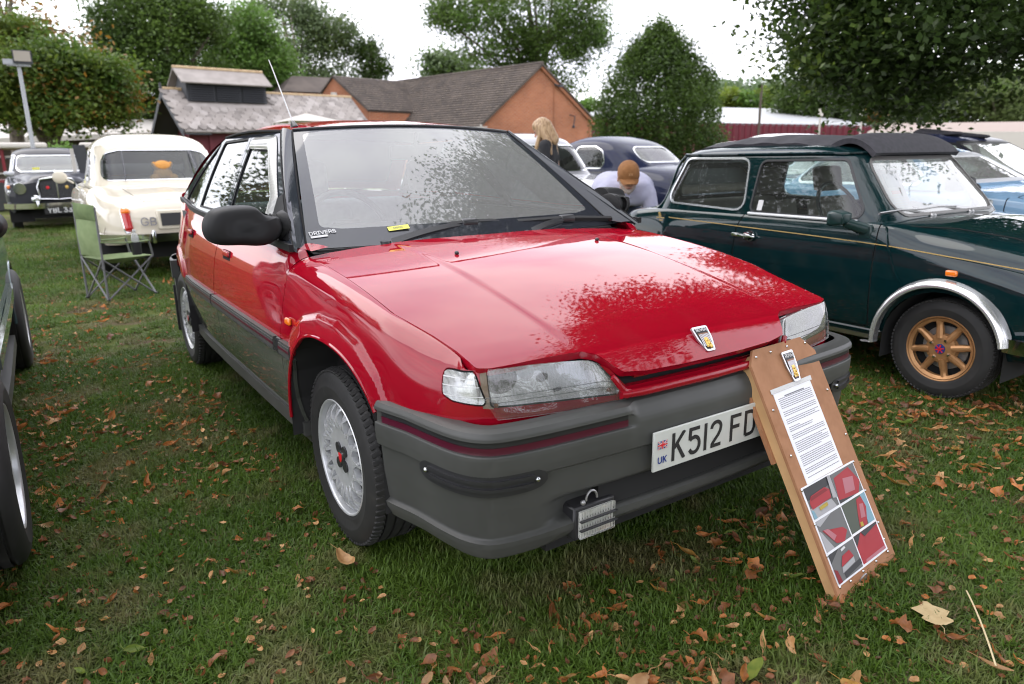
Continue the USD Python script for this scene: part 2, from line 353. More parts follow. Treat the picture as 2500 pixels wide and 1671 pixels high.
def _lens(name, sx, col):
    """moulded lamp glass: clear with fine upright flutes"""
    usdkit.material(stage, '/World/Looks/' + name, {
        'tc': ('texture_coordinate', {}), 'w': ('wave_texture', {'wave_type': 'bands', 'bands_direction': 'y', 'scale': sx, 'distortion': 0.3}),
        'b': ('bump', {'strength': 0.55, 'distance': 0.004}), 'f': ('fresnel', {'IOR': 1.5}), 't': ('transparent_bsdf', {'color': col}),
        'rf': ('refraction_bsdf', {'color': col, 'IOR': 1.06, 'roughness': 0.12}), 'g': ('glossy_bsdf', {'color': (1, 1, 1), 'roughness': 0.05}), 'd': ('diffuse_bsdf', {'color': (0.62, 0.62, 0.58)}),
        'm0': ('mix_closure', {'fac': 0.45}), 'm1': ('mix_closure', {'fac': 0.14}), 'm': ('mix_closure', {})},
        [('tc.object', 'w.vector'), ('w.fac', 'b.height'), ('b.normal', 'rf.normal'), ('b.normal', 'd.normal'), ('b.normal', 'g.normal'), ('f.fac', 'm.fac'),
         ('t.BSDF', 'm0.closure1'), ('rf.BSDF', 'm0.closure2'), ('m0.closure', 'm1.closure1'), ('d.BSDF', 'm1.closure2'), ('m1.closure', 'm.closure1'), ('g.BSDF', 'm.closure2')], surface='m.closure')
_lens('lamp_glass', 38.0, (0.93, 0.94, 0.93))
_lens('fog_glass', 70.0, (0.93, 0.93, 0.86))
look_pane('clear_edge', (0.8, 0.8, 0.8), 1.8, haze=0.45)
look('black_glass', (0.012, 0.013, 0.016), 0.06, coat_weight=0.5)
look('headlining', (0.42, 0.41, 0.39), 0.95)

look('bright_reflector', (0.82, 0.82, 0.78), 0.30, metallic=0.15, coat_weight=0.5)
look_noise('lamp_seal', (0.10, 0.065, 0.03), (0.22, 0.18, 0.14), 40.0, 0.6)
# ================================================================ ground, grass, fallen leaves
def _turf():
    usdkit.material(stage, '/World/Looks/turf', {
        'g': ('geometry', {}), 'n': ('noise_texture', {'scale': 0.55, 'detail': 6.0, 'roughness': 0.6}), 'r': ('rgb_ramp', {'ramp': [(0.36, (0.065, 0.080, 0.020)), (0.55, (0.088, 0.108, 0.025)), (0.66, (0.11, 0.132, 0.032)), (1.0, (0.12, 0.14, 0.036))]}),
        'n2': ('noise_texture', {'scale': 2.3, 'detail': 7.0, 'roughness': 0.62}), 'r2': ('rgb_ramp', {'ramp': [(0.0, (0, 0, 0)), (0.53, (0, 0, 0)), (0.64, (1, 1, 1)), (1, (1, 1, 1))]}),
        'n3': ('noise_texture', {'scale': 38.0, 'detail': 6.0}), 'r3': ('rgb_ramp', {'ramp': [(0.3, (0.070, 0.048, 0.032)), (0.7, (0.19, 0.135, 0.092))]}),
        'n4': ('noise_texture', {'scale': 160.0, 'detail': 3.0}), 'm4': ('mix_color', {'blend_type': 'multiply', 'fac': 0.7}), 'r4': ('rgb_ramp', {'ramp': [(0.25, (0.35, 0.35, 0.3)), (0.75, (1.5, 1.5, 1.4))]}),
        'm': ('mix_color', {}), 'b': ('bump', {'strength': 0.7, 'distance': 0.02}), 'p': ('principled_bsdf', {'roughness': 0.95, 'specular_ior_level': 0.15})},
        [('g.position', 'n.vector'), ('g.position', 'n2.vector'), ('g.position', 'n3.vector'), ('g.position', 'n4.vector'), ('n.fac', 'r.fac'), ('n2.fac', 'r2.fac'), ('n3.fac', 'r3.fac'), ('n4.fac', 'r4.fac'),
         ('r.color', 'm4.a'), ('r4.color', 'm4.b'), ('m4.result', 'm.a'), ('r3.color', 'm.b'), ('r2.color', 'm.fac'), ('m.result', 'p.base_color'), ('n4.fac', 'b.height'), ('b.normal', 'p.normal')], surface='p.BSDF')
_turf()
def _blade(name, c1, c2, c3):
    usdkit.material(stage, '/World/Looks/' + name, {
        'g': ('geometry', {}), 'o': ('object_info', {}), 'n': ('noise_texture', {'scale': 0.9, 'detail': 5.0}),
        'a': ('math', {'math_type': 'multiply_add', 'value2': 0.45}), 'a2': ('math', {'math_type': 'multiply_add', 'value2': 1.3, 'value3': -0.55}),
        'r': ('rgb_ramp', {'ramp': [(0.05, c1), (0.45, c2), (0.95, c3)]}), 'n2': ('noise_texture', {'scale': 2.3, 'detail': 7.0, 'roughness': 0.62}), 'r2': ('rgb_ramp', {'ramp': [(0.0, (0, 0, 0)), (0.50, (0, 0, 0)), (0.62, (.50, .50, .50)), (1, (.65, .65, .65))]}), 'dry': ('mix_color', {'b': (0.21, 0.165, 0.085)}), 'd': ('principled_bsdf', {'roughness': 0.5, 'specular_ior_level': 0.3}), 't': ('translucent_bsdf', {}), 'm': ('mix_closure', {'fac': 0.25})},
        [('g.position', 'n.vector'), ('n.fac', 'a2.value1'), ('g.random_per_island', 'a.value1'), ('a2.value', 'a.value3'), ('a.value', 'r.fac'), ('g.position', 'n2.vector'), ('n2.fac', 'r2.fac'), ('r2.color', 'dry.fac'), ('r.color', 'dry.a'), ('dry.result', 'd.base_color'), ('dry.result', 't.color'), ('d.BSDF', 'm.closure1'), ('t.BSDF', 'm.closure2')], surface='m.closure')
_blade('grass_blade', (0.055, 0.104, 0.011), (0.122, 0.196, 0.027), (0.255, 0.295, 0.080))
_blade('straw_blade', (0.10, 0.085, 0.035), (0.20, 0.17, 0.08), (0.34, 0.29, 0.16))
def bare(p):
    """where the turf is worn to soil, from 0 to 1"""
    q = np.column_stack([p[:, 0] * .9, p[:, 1] * .9, np.zeros(len(p))])
    return sm((meshkit.fbm(q * 1.25 + 7.3, 5, 3) - .515) / .10)
rng = np.random.default_rng(11)
gx = np.r_[np.linspace(-260, -16, 30), np.linspace(-15, 6, 141), np.linspace(8, 260, 24)]; gy = np.r_[np.linspace(-260, -9, 26), np.linspace(-8, 12, 134), np.linspace(14, 260, 26)]
GX, GY = np.meshgrid(gx, gy, indexing='ij')
GZ = (meshkit.fbm(np.stack([GX * .35, GY * .35, GX * 0], -1), 3, 1) - .5) * .05 - .012
GZ = np.where(np.hypot(GX, GY) > 40, -.012, GZ) + .032 * np.exp(-((GX - 1.12) ** 2 + (GY - .33) ** 2) / .10)
def ground_z(x, y):
    return .032 * np.exp(-((np.asarray(x) - 1.12) ** 2 + (np.asarray(y) - .33) ** 2) / .10) + (meshkit.fbm(np.stack([np.asarray(x) * .35, np.asarray(y) * .35, np.asarray(x) * 0.], -1), 3, 1) - .5) * .05 - .012
gm = grid(np.stack([GX, GY, GZ], -1)); gm = gm if gm.N[:, 2].mean() > 0 else M(gm.V, gm.F[:, ::-1], -gm.N)
put(None, 'ground', [gm], 'turf', label='worn lawn with bare patches of soil', kind='structure')

def tuft(n, spread, hmin, hmax, lie, seed):
    r = np.random.default_rng(seed); V, F = [], []
    for k in range(n):
        a, rad = r.uniform(0, 2 * PI), spread * math.sqrt(r.uniform()); b = np.array([rad * math.cos(a), rad * math.sin(a), -.006])
        h = r.uniform(hmin, hmax); az = r.uniform(0, 2 * PI); d = np.array([math.cos(az), math.sin(az), 0]); s = np.array([-d[1], d[0], 0]); w = r.uniform(.0014, .0030)
        l = r.uniform(.25, 1.0) * lie
        p = [b, b + d * h * l * .35 + [0, 0, h * .55 * (1 - .35 * l)], b + d * h * l + [0, 0, h * (1.0 - .75 * l)]]
        o = len(V); V += [p[0] - s * w, p[0] + s * w, p[1] - s * w * .8, p[1] + s * w * .8, p[2]]
        F += [(o, o + 1, o + 3), (o, o + 3, o + 2), (o + 2, o + 3, o + 4)]
    return M(np.array(V), np.array(F))
def scatter(name, label, cat, protos, mats, pos, rot, scl, idx, tilt=None, kind='stuff', parent=None):
    path = _path(parent, name)
    pi = UsdGeom.PointInstancer.Define(stage, path); targets = []
    for k, (pm, mt) in enumerate(zip(protos, mats)):
        targets.append(put(path, 'kind', [pm] if isinstance(pm, M) else pm, mt, smooth=True))
    pi.CreatePrototypesRel().SetTargets([Sdf.Path(t) for t in targets])
    pi.CreateProtoIndicesAttr(Vt.IntArray.FromNumpy(np.asarray(idx, np.int32)))
    pi.CreatePositionsAttr(Vt.Vec3fArray.FromNumpy(np.asarray(pos, np.float32)))
    n = len(pos); q = np.zeros((n, 4), np.float32); q[:, 0] = np.cos(rot / 2); q[:, 3] = np.sin(rot / 2)
    if tilt is not None:      # turn about z, then tip about a level axis
        ax, an = tilt; q2 = np.column_stack([np.cos(an / 2), np.sin(an / 2) * np.cos(ax), np.sin(an / 2) * np.sin(ax), 0 * an]); w1, z1 = q[:, 0], q[:, 3]; w2, x2, y2, _ = q2.T
        q = np.column_stack([w2 * w1, x2 * w1 + y2 * z1, y2 * w1 - x2 * z1, w2 * z1]).astype(np.float32)
    pi.CreateOrientationsAttr(Vt.QuathArray([Gf.Quath(*map(float, v)) for v in q]))
    pi.CreateScalesAttr(Vt.Vec3fArray.FromNumpy(np.repeat(np.asarray(scl, np.float32)[:, None], 3, 1) if np.ndim(scl) == 1 else np.asarray(scl, np.float32)))
    return tag(path, label, cat, None, kind)
# the part of the lawn that the lens can see, from the nearest grass outwards
def lawn_points(n, r0, r1, power=1.0):
    fwd = math.atan2(_F[1], _F[0]); u = rng.uniform(0, 1, n) ** power; r = r0 + (r1 - r0) * u; a = fwd + rng.uniform(-.82, .82, n)
    return np.column_stack([CAM[0] + r * np.cos(a), CAM[1] + r * np.sin(a)])
pts = np.vstack([lawn_points(12000, .9, 5.0, .62), lawn_points(19000, 4.4, 17.0, .95)])
bp_ = bare(pts); keep = rng.uniform(0, 1, len(pts)) > bp_ * .60; pts = pts[keep]
big = np.hypot(*(pts - CAM[:2]).T)
n = len(pts); protos = [tuft(120, .085, .020, .060, 1.0, s) for s in range(5)] + [tuft(70, .085, .018, .05, 1.25, 20 + s) for s in range(2)]
idx = np.where(rng.uniform(0, 1, n) < .86, rng.integers(0, 5, n), rng.integers(5, 7, n))
scl = np.where(big > 4.8, 1.05 + (big - 4.8) * .11, rng.uniform(.75, 1.2, n))
hz = scl * np.where(big > 4.8, .9, 1.0) * rng.uniform(.75, 1.15, n)
scatter('grass', 'short trampled grass of the lawn', 'grass', protos, ['grass_blade'] * 5 + ['straw_blade'] * 2, np.column_stack([pts, ground_z(pts[:, 0], pts[:, 1])]), rng.uniform(0, 2 * PI, n), np.column_stack([scl, scl, hz]), idx)

# ---- leaves on the grass
def leaf(L, W, curl, fold, seed, twist=0.0, lobes=0):
    r = np.random.default_rng(seed); n = 9; t = np.linspace(0, 1, n); w = W * np.sin(PI * np.clip(t * .92 + .05, 0, 1)) ** .75 * (1 - .25 * t)
    if lobes: w = w * (1 + .35 * np.sin(t * lobes * 2 * PI))
    V = []
    for i in range(n):
        for j in (-1, -.5, 0, .5, 1):
            x = L * (t[i] - .5); y = w[i] * j * (1 + r.uniform(-.12, .12) * (abs(j) == 1)); z = curl * L * (t[i] - .5) ** 2 * 2 + fold * abs(j) ** 1.5 * w[i] + r.uniform(-.03, .03) * W
            a = twist * (t[i] - .5); V.append((x, y * math.cos(a) - z * math.sin(a), y * math.sin(a) + z * math.cos(a)))
    V = np.array(V); V[:, 2] -= V[:, 2].min()
    i, j = np.meshgrid(np.arange(n - 1), np.arange(4), indexing='ij'); q = np.stack([i * 5 + j, (i + 1) * 5 + j, (i + 1) * 5 + j + 1, i * 5 + j + 1], -1).reshape(-1, 4)
    m = M(V, np.vstack([q[:, [0, 1, 2]], q[:, [0, 2, 3]]]))
    e = V[2]; st = tube([e, e + [-L * .2, 0, .004], e + [-L * .38, .006, .002]], [.0011, .0010, .0008], 4)
    return [m, st]
def _leaf_look(name, c1, c2):
    usdkit.material(stage, '/World/Looks/' + name, {
        'tc': ('texture_coordinate', {}), 'n': ('noise_texture', {'scale': 45.0, 'detail': 5.0}), 'r': ('rgb_ramp', {'ramp': [(0.35, c1), (0.65, c2)]}), 'o': ('object_info', {}), 'h': ('hsv', {}),
        'v': ('map_range', {'to_min': 0.55, 'to_max': 1.35}), 'd': ('principled_bsdf', {'roughness': 0.55}), 't': ('translucent_bsdf', {}), 'm': ('mix_closure', {'fac': 0.2})},
        [('tc.object', 'n.vector'), ('n.fac', 'r.fac'), ('r.color', 'h.color'), ('o.random', 'v.value'), ('v.result', 'h.value'), ('h.color', 'd.base_color'), ('h.color', 't.color'), ('d.BSDF', 'm.closure1'), ('t.BSDF', 'm.closure2')], surface='m.closure')
_leaf_look('leaf_rust', (0.27, 0.090, 0.020), (0.42, 0.16, 0.042))
_leaf_look('leaf_brown', (0.14, 0.050, 0.018), (0.25, 0.098, 0.036))
_leaf_look('leaf_tan', (0.36, 0.18, 0.068), (0.50, 0.30, 0.13))
_leaf_look('leaf_ochre', (0.22, 0.115, 0.018), (0.32, 0.17, 0.035))
_leaf_look('leaf_green', (0.09, 0.14, 0.02), (0.17, 0.20, 0.035))
_leaf_look('leaf_cream', (0.42, 0.31, 0.16), (0.48, 0.37, 0.20))
LEAF_LOOKS = ['leaf_rust', 'leaf_brown', 'leaf_tan', 'leaf_ochre', 'leaf_green']
shapes = [leaf(.055, .015, .45, .5, 1, 1.2), leaf(.045, .018, -.40, .35, 2, -.8, 2), leaf(.062, .011, .7, .9, 3, 2.0), leaf(.036, .016, .3, .15, 4, .4, 1), leaf(.048, .013, .85, .7, 5, -1.8), leaf(.034, .010, -.3, 1.1, 6, .9), leaf(.050, .008, 1.0, 1.2, 7, 2.6), leaf(.026, .012, .2, .4, 8, -.6, 1), leaf(.040, .020, -.5, .6, 9, 1.5, 3)]
combos = [((k * 4 + l) % 9, l) for l, c in ((0, 9), (1, 6), (2, 5), (3, 3), (4, 1)) for k in range(c)]
def on_lawn(p):
    """not under a car body or where its wheels stand"""
    x, y = p[:, 0], p[:, 1]
    a = (np.abs(y) < .80) & (x > -3.3) & (x < .60)
    return ~a
cand = np.vstack([lawn_points(3800, 1.0, 4.2, .75), lawn_points(5200, 3.2, 9.5, .8), lawn_points(1600, 8, 16, .8)])
# more of them towards the right-hand foreground, in drifts
dr = meshkit.fbm(np.column_stack([cand * 1.1, np.zeros(len(cand))]), 3, 9)
cand = cand[(rng.uniform(0, 1, len(cand)) < (.08 + .92 * sm((dr - .41) / .18))) & on_lawn(cand)]
cand = cand[np.argsort(np.hypot(*(cand - CAM[:2]).T))]
words = {'leaf_rust': 'rust brown', 'leaf_brown': 'dark brown', 'leaf_tan': 'pale tan', 'leaf_ochre': 'ochre yellow', 'leaf_green': 'yellow green'}
srcs = {}
nl = 288
for k in range(min(nl, len(cand))):
    c = combos[rng.integers(len(combos))]; x, y = cand[k]; z = float(ground_z(x, y)) + rng.uniform(.008, .024)
    lab, grp = f'{words[LEAF_LOOKS[c[1]]]} curled dead leaf lying on the foreground grass', f'{words[LEAF_LOOKS[c[1]]]} fallen leaves'
    if c not in srcs:
        # the source lies flat where it fell
        srcs[c] = thing('fallen_leaf', lab, 'leaf', (x, y, z), rng.uniform(0, 6.28), grp)
        put(srcs[c], 'leaf_blade', shapes[c[0]], LEAF_LOOKS[c[1]], smooth=True)
    else:
        copy_of(srcs[c], (x, y, z), rng.uniform(0, 6.28), lab, tuple(float(a * b) for a, b in zip((rng.uniform(.8, 1.3), rng.uniform(.7, 1.2), rng.uniform(.6, 1.3)), (rng.choice([.5, .75, 1.0, 1.35], p=[.3, .35, .25, .1]),) * 3)), grp, rng.normal(0, .45), rng.normal(0, .40), cat='leaf')
rest_ = cand[nl:]; n = len(rest_)
ci = rng.integers(0, len(combos), n)
protos = [join(shapes[a], True) for a, _ in combos]; pm = [LEAF_LOOKS[b] for _, b in combos]
scatter('leaf_litter', 'brown dead leaves strewn over the lawn farther back', 'leaf litter', protos, pm, np.column_stack([rest_, ground_z(rest_[:, 0], rest_[:, 1]) + rng.uniform(.010, .024, n)]), rng.uniform(0, 6.28, n), rng.choice([.55, .75, 1.0, 1.3], n, p=[.35, .35, .22, .08]), ci, (rng.uniform(0, 6.28, n), rng.normal(0, .45, n)))
crumb = [leaf(.018, .007, .4, .5, 50 + k, 1.0) for k in range(4)]
cp_ = np.vstack([lawn_points(5200, 1.0, 5.0, .7), lawn_points(5200, 4.0, 13, .8)]); cp_ = cp_[on_lawn(cp_)]; n = len(cp_)
scatter('leaf_crumbs', 'small brown crumbs of dead leaves and twigs in the grass', 'leaf litter', [join(c[:1], True) for c in crumb], ['leaf_rust', 'leaf_brown', 'leaf_tan', 'leaf_brown'], np.column_stack([cp_, ground_z(cp_[:, 0], cp_[:, 1]) + rng.uniform(.010, .026, n)]), rng.uniform(0, 6.28, n), rng.uniform(.6, 1.7, n), rng.integers(0, 4, n), (rng.uniform(0, 6.28, n), rng.normal(0, .6, n)))
# single ones that catch the eye
def lone(label, x, y, shape, lk, rot=0., up=.024, ry=0.):
    t = thing('fallen_leaf', label, 'leaf', (x, y, float(ground_z(x, y)) + up), rot); put(t, 'leaf_blade', [m.rot((0, 1, 0), ry) for m in shape], lk, smooth=True); return t
lone('large flat cream leaf on the bare soil to the right of the leaning board', 1.319, 0.306, leaf(.100, .046, .06, .05, 31, .1, 2), 'leaf_cream', 2.4)
lone('bright yellow green leaf in front of the car below the fog lamp', 1.175, -.235, leaf(.075, .026, .1, .1, 32, .2), 'leaf_green', 1.0, .03, -.9)
lone('long curled tan leaf upright in the grass under the front wheel', .16, -.86, leaf(.10, .026, .6, .6, 33, .9), 'leaf_tan', .4, .03)
lone('broad ochre leaf with a dark edge in the grass left of the board foot', 1.36, -.10, leaf(.085, .034, .3, .2, 34, .3), 'leaf_ochre', .2)
tw = thing('dry_stalk', 'long pale straw stalk lying on the soil at the lower right', 'stalk', (0, 0, 0))
put(tw, 'stem', [tube(curve([(1.323, 0.479, .035), (1.420, 0.341, .045), (1.504, 0.225, .03)], 12), [.0022] * 12, 5)], 'straw')
put(tw, 'leaf_sheath', [m.rot((0, 0, 1), .3).move(1.504, 0.225, .025) for m in leaf(.07, .010, .3, .8, 35, .5)], 'leaf_tan')
look('straw', (0.55, 0.45, 0.26), 0.6)
# ================================================================ buildings beyond the rows of cars
def view(px, py, d):
    """the point at plan distance d from the camera in the direction of a photo pixel: used only to survey where far things stand"""
    r = _F + _R * (px - 1250) / 1743.2 - _U * (py - 835.5) / 1743.2
    return CAM + r * (d / math.hypot(r[0], r[1]))
look_noise('slate', (0.195, 0.172, 0.155), (0.26, 0.232, 0.212), 1.6, 0.8, 0.1, bscale=60)
look_noise('slate_light', (0.25, 0.225, 0.207), (0.31, 0.28, 0.26), 2.6, 0.8)
look_noise('slate_dark', (0.145, 0.127, 0.115), (0.20, 0.178, 0.162), 2.6, 0.8)
look_noise('ridge_tile', (0.30, 0.20, 0.11), (0.40, 0.30, 0.17), 5.0, 0.85)
look('barn_timber', (0.035, 0.037, 0.042), 0.7)
look('barn_red', (0.11, 0.012, 0.02), 0.7)
look_noise('roof_tile', (0.055, 0.043, 0.036), (0.095, 0.075, 0.062), 0.9, 0.9)
look_noise('roof_tile_light', (0.12, 0.093, 0.075), (0.18, 0.145, 0.115), 3, 0.9)
look('shed_maroon', (0.115, 0.010, 0.02), 0.6)
look('shed_roof', (0.42, 0.43, 0.44), 0.5)
look('beige_roof', (0.28, 0.22, 0.19), 0.8)
look('white_wash', (0.46, 0.43, 0.39), 0.8)
look('window_dark', (0.02, 0.024, 0.028), 0.1)
look('timber_brown', (0.06, 0.045, 0.032), 0.8)
def _brick():
    usdkit.material(stage, '/World/Looks/orange_brick', {'tc': ('texture_coordinate', {}), 'mp': ('mapping', {}),
        'sx': ('separate_xyz', {}), 'ad': ('math', {'math_type': 'add'}), 'cx': ('combine_xyz', {}),
        'b': ('brick_texture', {'scale': 1.0, 'brick_width': 0.30, 'row_height': 0.10, 'mortar_size': 0.014, 'color1': (0.36, 0.115, 0.045), 'color2': (0.29, 0.082, 0.032), 'mortar': (0.30, 0.19, 0.125)}),
        'n': ('noise_texture', {'scale': .6, 'detail': 5.0}), 'r': ('rgb_ramp', {'ramp': [(.3, (.78, .78, .78)), (.7, (1.12, 1.12, 1.12))]}), 'mm': ('mix_color', {'blend_type': 'multiply', 'fac': 1.0}), 'bp': ('bump', {'strength': .5, 'distance': .02, 'invert': True}), 'p': ('principled_bsdf', {'roughness': 0.9})},
        [('tc.object', 'sx.vector'), ('sx.y', 'ad.value1'), ('sx.x', 'ad.value2'), ('ad.value', 'cx.x'), ('sx.z', 'cx.y'), ('cx.vector', 'b.vector'), ('tc.object', 'n.vector'), ('n.fac', 'r.fac'), ('b.color', 'mm.a'), ('r.color', 'mm.b'), ('mm.result', 'p.base_color'), ('b.fac', 'bp.height'), ('bp.normal', 'p.normal')], surface='p.BSDF')
_brick()
def slab(a, b, c, d, t=.08):
    """a flat plate with corners a b c d, thick t along its normal"""
    a, b, c, d = map(np.array, (a, b, c, d)); n = np.cross(b - a, d - a); n = n / np.linalg.norm(n) * t * (-1 if n[2] < 0 else 1)
    return hull([a, b, c, d, a - n, b - n, c - n, d - n], 10)
# ---- slate-roofed barn with a louvred lantern
KB = 1.5
bo = view(411, 219, 27 * KB); be = view(849, 237, 29.5 * KB); be[2] = bo[2]
ax = be - bo; ax[2] = 0; Lb = np.linalg.norm(ax); ax /= Lb; sd = np.array([ax[1], -ax[0], 0.0]); sd = sd if sd @ (CAM - bo) > 0 else -sd
BARN = thing('slate_barn', 'low barn with grey scalloped slate roof and louvred ridge lantern', 'barn')
zr = bo[2]; half = 2.75; ze = 2.55
def bp3(u, v, z): return bo + ax * u + sd * v + np.array([0, 0, z - bo[2]])
def roofz(v): return zr - (zr - ze) * abs(v) / half
roof = put(BARN, 'roof', [slab(bp3(-.3, 0, zr), bp3(Lb + .2, 0, zr), bp3(Lb + .2, half, ze), bp3(-.3, half, ze)), slab(bp3(-.3, 0, zr), bp3(-.3, -half, ze), bp3(Lb + .2, -half, ze), bp3(Lb + .2, 0, zr))], 'slate_dark')
rows, per = 11, 0.43; rl = math.hypot(half, zr - ze); nv = (sd * half + np.array([0, 0, ze - zr])) / rl; nn = np.cross(ax, nv); nn = nn if nn[2] > 0 else -nn
tile_shape = Polygon([(-.20, 0), (.20, 0), (.20, .28), (.07, .46), (-.07, .46), (-.20, .28)])
tl = prism(tile_shape, .05, 20)
cnt, stuff = 0, []
lu0, lu1 = 0.6, 4.6
for r_ in range(rows):
    v0 = r_ * (rl - .30) / rows
    for c_ in range(int((Lb + .4) / per) + 1):
        u = -.25 + c_ * per + (per / 2 if r_ % 2 else 0)
        if u > Lb + .1 or (v0 * half / rl < .95 and lu0 - .1 < u < lu1 + .1): continue
        o = bp3(u, 0, zr) + nv * v0 + nn * (.012 + .006 * rng.uniform()); T = frame(o, ax, nv, np.cross(ax, nv)); m_ = tl.mat(T)
        if np.cross(ax, nv)[2] < 0: m_ = tl.mat(frame(o + nn * .035, ax, nv, np.cross(ax, nv)))
        lk = ('slate', 'slate', 'slate_light', 'slate_dark')[rng.integers(4)]
        if cnt < 300 and r_ < 20: put(roof, 'slate', [m_], lk); cnt += 1
        else: stuff.append(m_)
if stuff: put(roof, 'slate_courses', stuff, 'slate', kind='stuff')
put(BARN, 'ridge', [tube([bp3(-.3, 0, zr + .03), bp3(lu0, 0, zr + .03)], .09, 6), tube([bp3(lu1, 0, zr + .03), bp3(Lb + .2, 0, zr + .03)], .09, 6)], 'ridge_tile')
wall = [bp3(0, half - .5, 0), bp3(Lb, half - .5, 0), bp3(Lb, half - .5, roofz(half - .5) - .1), bp3(0, half - .5, roofz(half - .5) - .1)]
put(BARN, 'side_wall', [slab(*wall, t=.15)], 'barn_red')
gw = [bp3(.9, -half + .4, 0), bp3(.9, half - .4, 0), bp3(.9, half - .4, ze + .1), bp3(.9, 0, zr - .2), bp3(.9, -half + .4, ze + .1)]
put(BARN, 'gable_wall', [hull(np.vstack([gw, np.array(gw) + ax * .15]), 10)], 'barn_red')
for s_ in (-1, 1):
    put(BARN, 'gable_soffit', [slab(bp3(-.3, 0, zr - .12), bp3(.9, 0, zr - .12), bp3(.9, s_ * half, ze - .12), bp3(-.3, s_ * half, ze - .12), .03)], 'barn_timber')
    put(BARN, 'barge_board', [slab(bp3(-.36, 0, zr + .02), bp3(-.36, s_ * half, ze + .02), bp3(-.36, s_ * half, ze - .26), bp3(-.36, 0, zr - .28), .06)], 'barn_timber')
put(BARN, 'finial', [box(.10, .10, .65, bp3(-.36, 0, zr - .02))], 'barn_timber')
lan = put(BARN, 'lantern', [hull([bp3(u, v, z) for u in (lu0, lu1) for v, z in ((-.75, zr - .6), (.75, zr - .6), (-.75, zr + .28), (.75, zr + .28))])], 'barn_timber')
zl = zr + 1.05
put(lan, 'lantern_roof', [slab(bp3(lu0 - .3, 0, zl), bp3(lu1 + .2, 0, zl), bp3(lu1 + .2, 1.15, zr + .30), bp3(lu0 - .3, 1.15, zr + .30), .06), slab(bp3(lu0 - .3, 0, zl), bp3(lu0 - .3, -1.15, zr + .30), bp3(lu1 + .2, -1.15, zr + .30), bp3(lu1 + .2, 0, zl), .06)], 'slate')
put(lan, 'lantern_ridge', [tube([bp3(lu0 - .3, 0, zl + .02), bp3(lu1 + .2, 0, zl + .02)], .08, 6)], 'ridge_tile')
put(lan, 'lantern_gable', [hull([bp3(lu0 + d, v, z) for d in (0, .1) for v, z in ((-.75, zr + .28), (.75, zr + .28), (0, zl - .08))])], 'barn_timber')
for k in range(3):
    u0 = lu0 + .12 + k * (lu1 - lu0 - .1) / 3; u1 = u0 + (lu1 - lu0) / 3 - .14
    put(lan, 'louvre', [slab(bp3(u0, .80, z), bp3(u1, .80, z), bp3(u1, .90, z - .07), bp3(u0, .90, z - .07), .02) for z in np.arange(zr - .45, zr + .24, .105)], 'barn_timber')
put(BARN, 'flashing', [slab(bp3(lu0 - .25, .95, roofz(.95) + .05), bp3(lu1 + .25, .95, roofz(.95) + .05), bp3(lu1 + .3, 1.2, roofz(1.2) + .05), bp3(lu0 - .3, 1.2, roofz(1.2) + .05), .02)], 'slate_light')
# ---- brick building with two brown tiled roofs
KC = 1.5
A = view(1314, 157, 30 * KC); Lf = view(1178, 294, 29 * KC); Rf = view(1450, 313, 31 * KC); Fr = view(990, 195, 36 * KC); Wn = view(810, 181, 33.5 * KC)
zA, zE = A[2], (Lf[2] + Rf[2]) / 2
w2 = Rf - Lf; w2[2] = 0; W2 = np.linalg.norm(w2); w2 /= W2; mid = (Lf + Rf) / 2; A = np.array([mid[0], mid[1], zA])
bk = np.array([-w2[1], w2[0], 0.0]); bk = bk if bk @ (Fr - A) > 0 else -bk
dirF = Fr - A; dirF[2] = 0; LF = np.linalg.norm(dirF); dirF /= LF
BR = thing('brick_building', 'orange brick building with brown tiled roofs meeting in a valley', 'building')
def q3(u, v, z): return np.array([A[0], A[1], 0]) + w2 * u + dirF * v + np.array([0, 0, z])
h2 = W2 / 2
put(BR, 'gable_wall', [hull([q3(u, d, z) for d in (0, .3) for u, z in ((-h2 + .15, 0), (h2 - .15, 0), (h2 - .15, zE), (0, zA - .18), (-h2 + .15, zE))], 10)], 'orange_brick')
for s_ in (-1, 1):
    put(BR, 'verge_course', [slab(q3(0, -.06, zA - .02), q3(s_ * (h2 + .1), -.06, zE - .02), q3(s_ * (h2 + .1), -.06, zE - .24), q3(0, -.06, zA - .26), .09)], 'orange_brick')
put(BR, 'right_wall', [slab(q3(h2 - .15, 0, 0), q3(h2 - .15, LF, 0), q3(h2 - .15, LF, zE), q3(h2 - .15, 0, zE), .2)], 'orange_brick')
put(BR, 'left_wall', [slab(q3(-h2 + .15, 0, 0), q3(-h2 + .15, LF, 0), q3(-h2 + .15, LF, zE), q3(-h2 + .15, 0, zE), .2)], 'orange_brick')
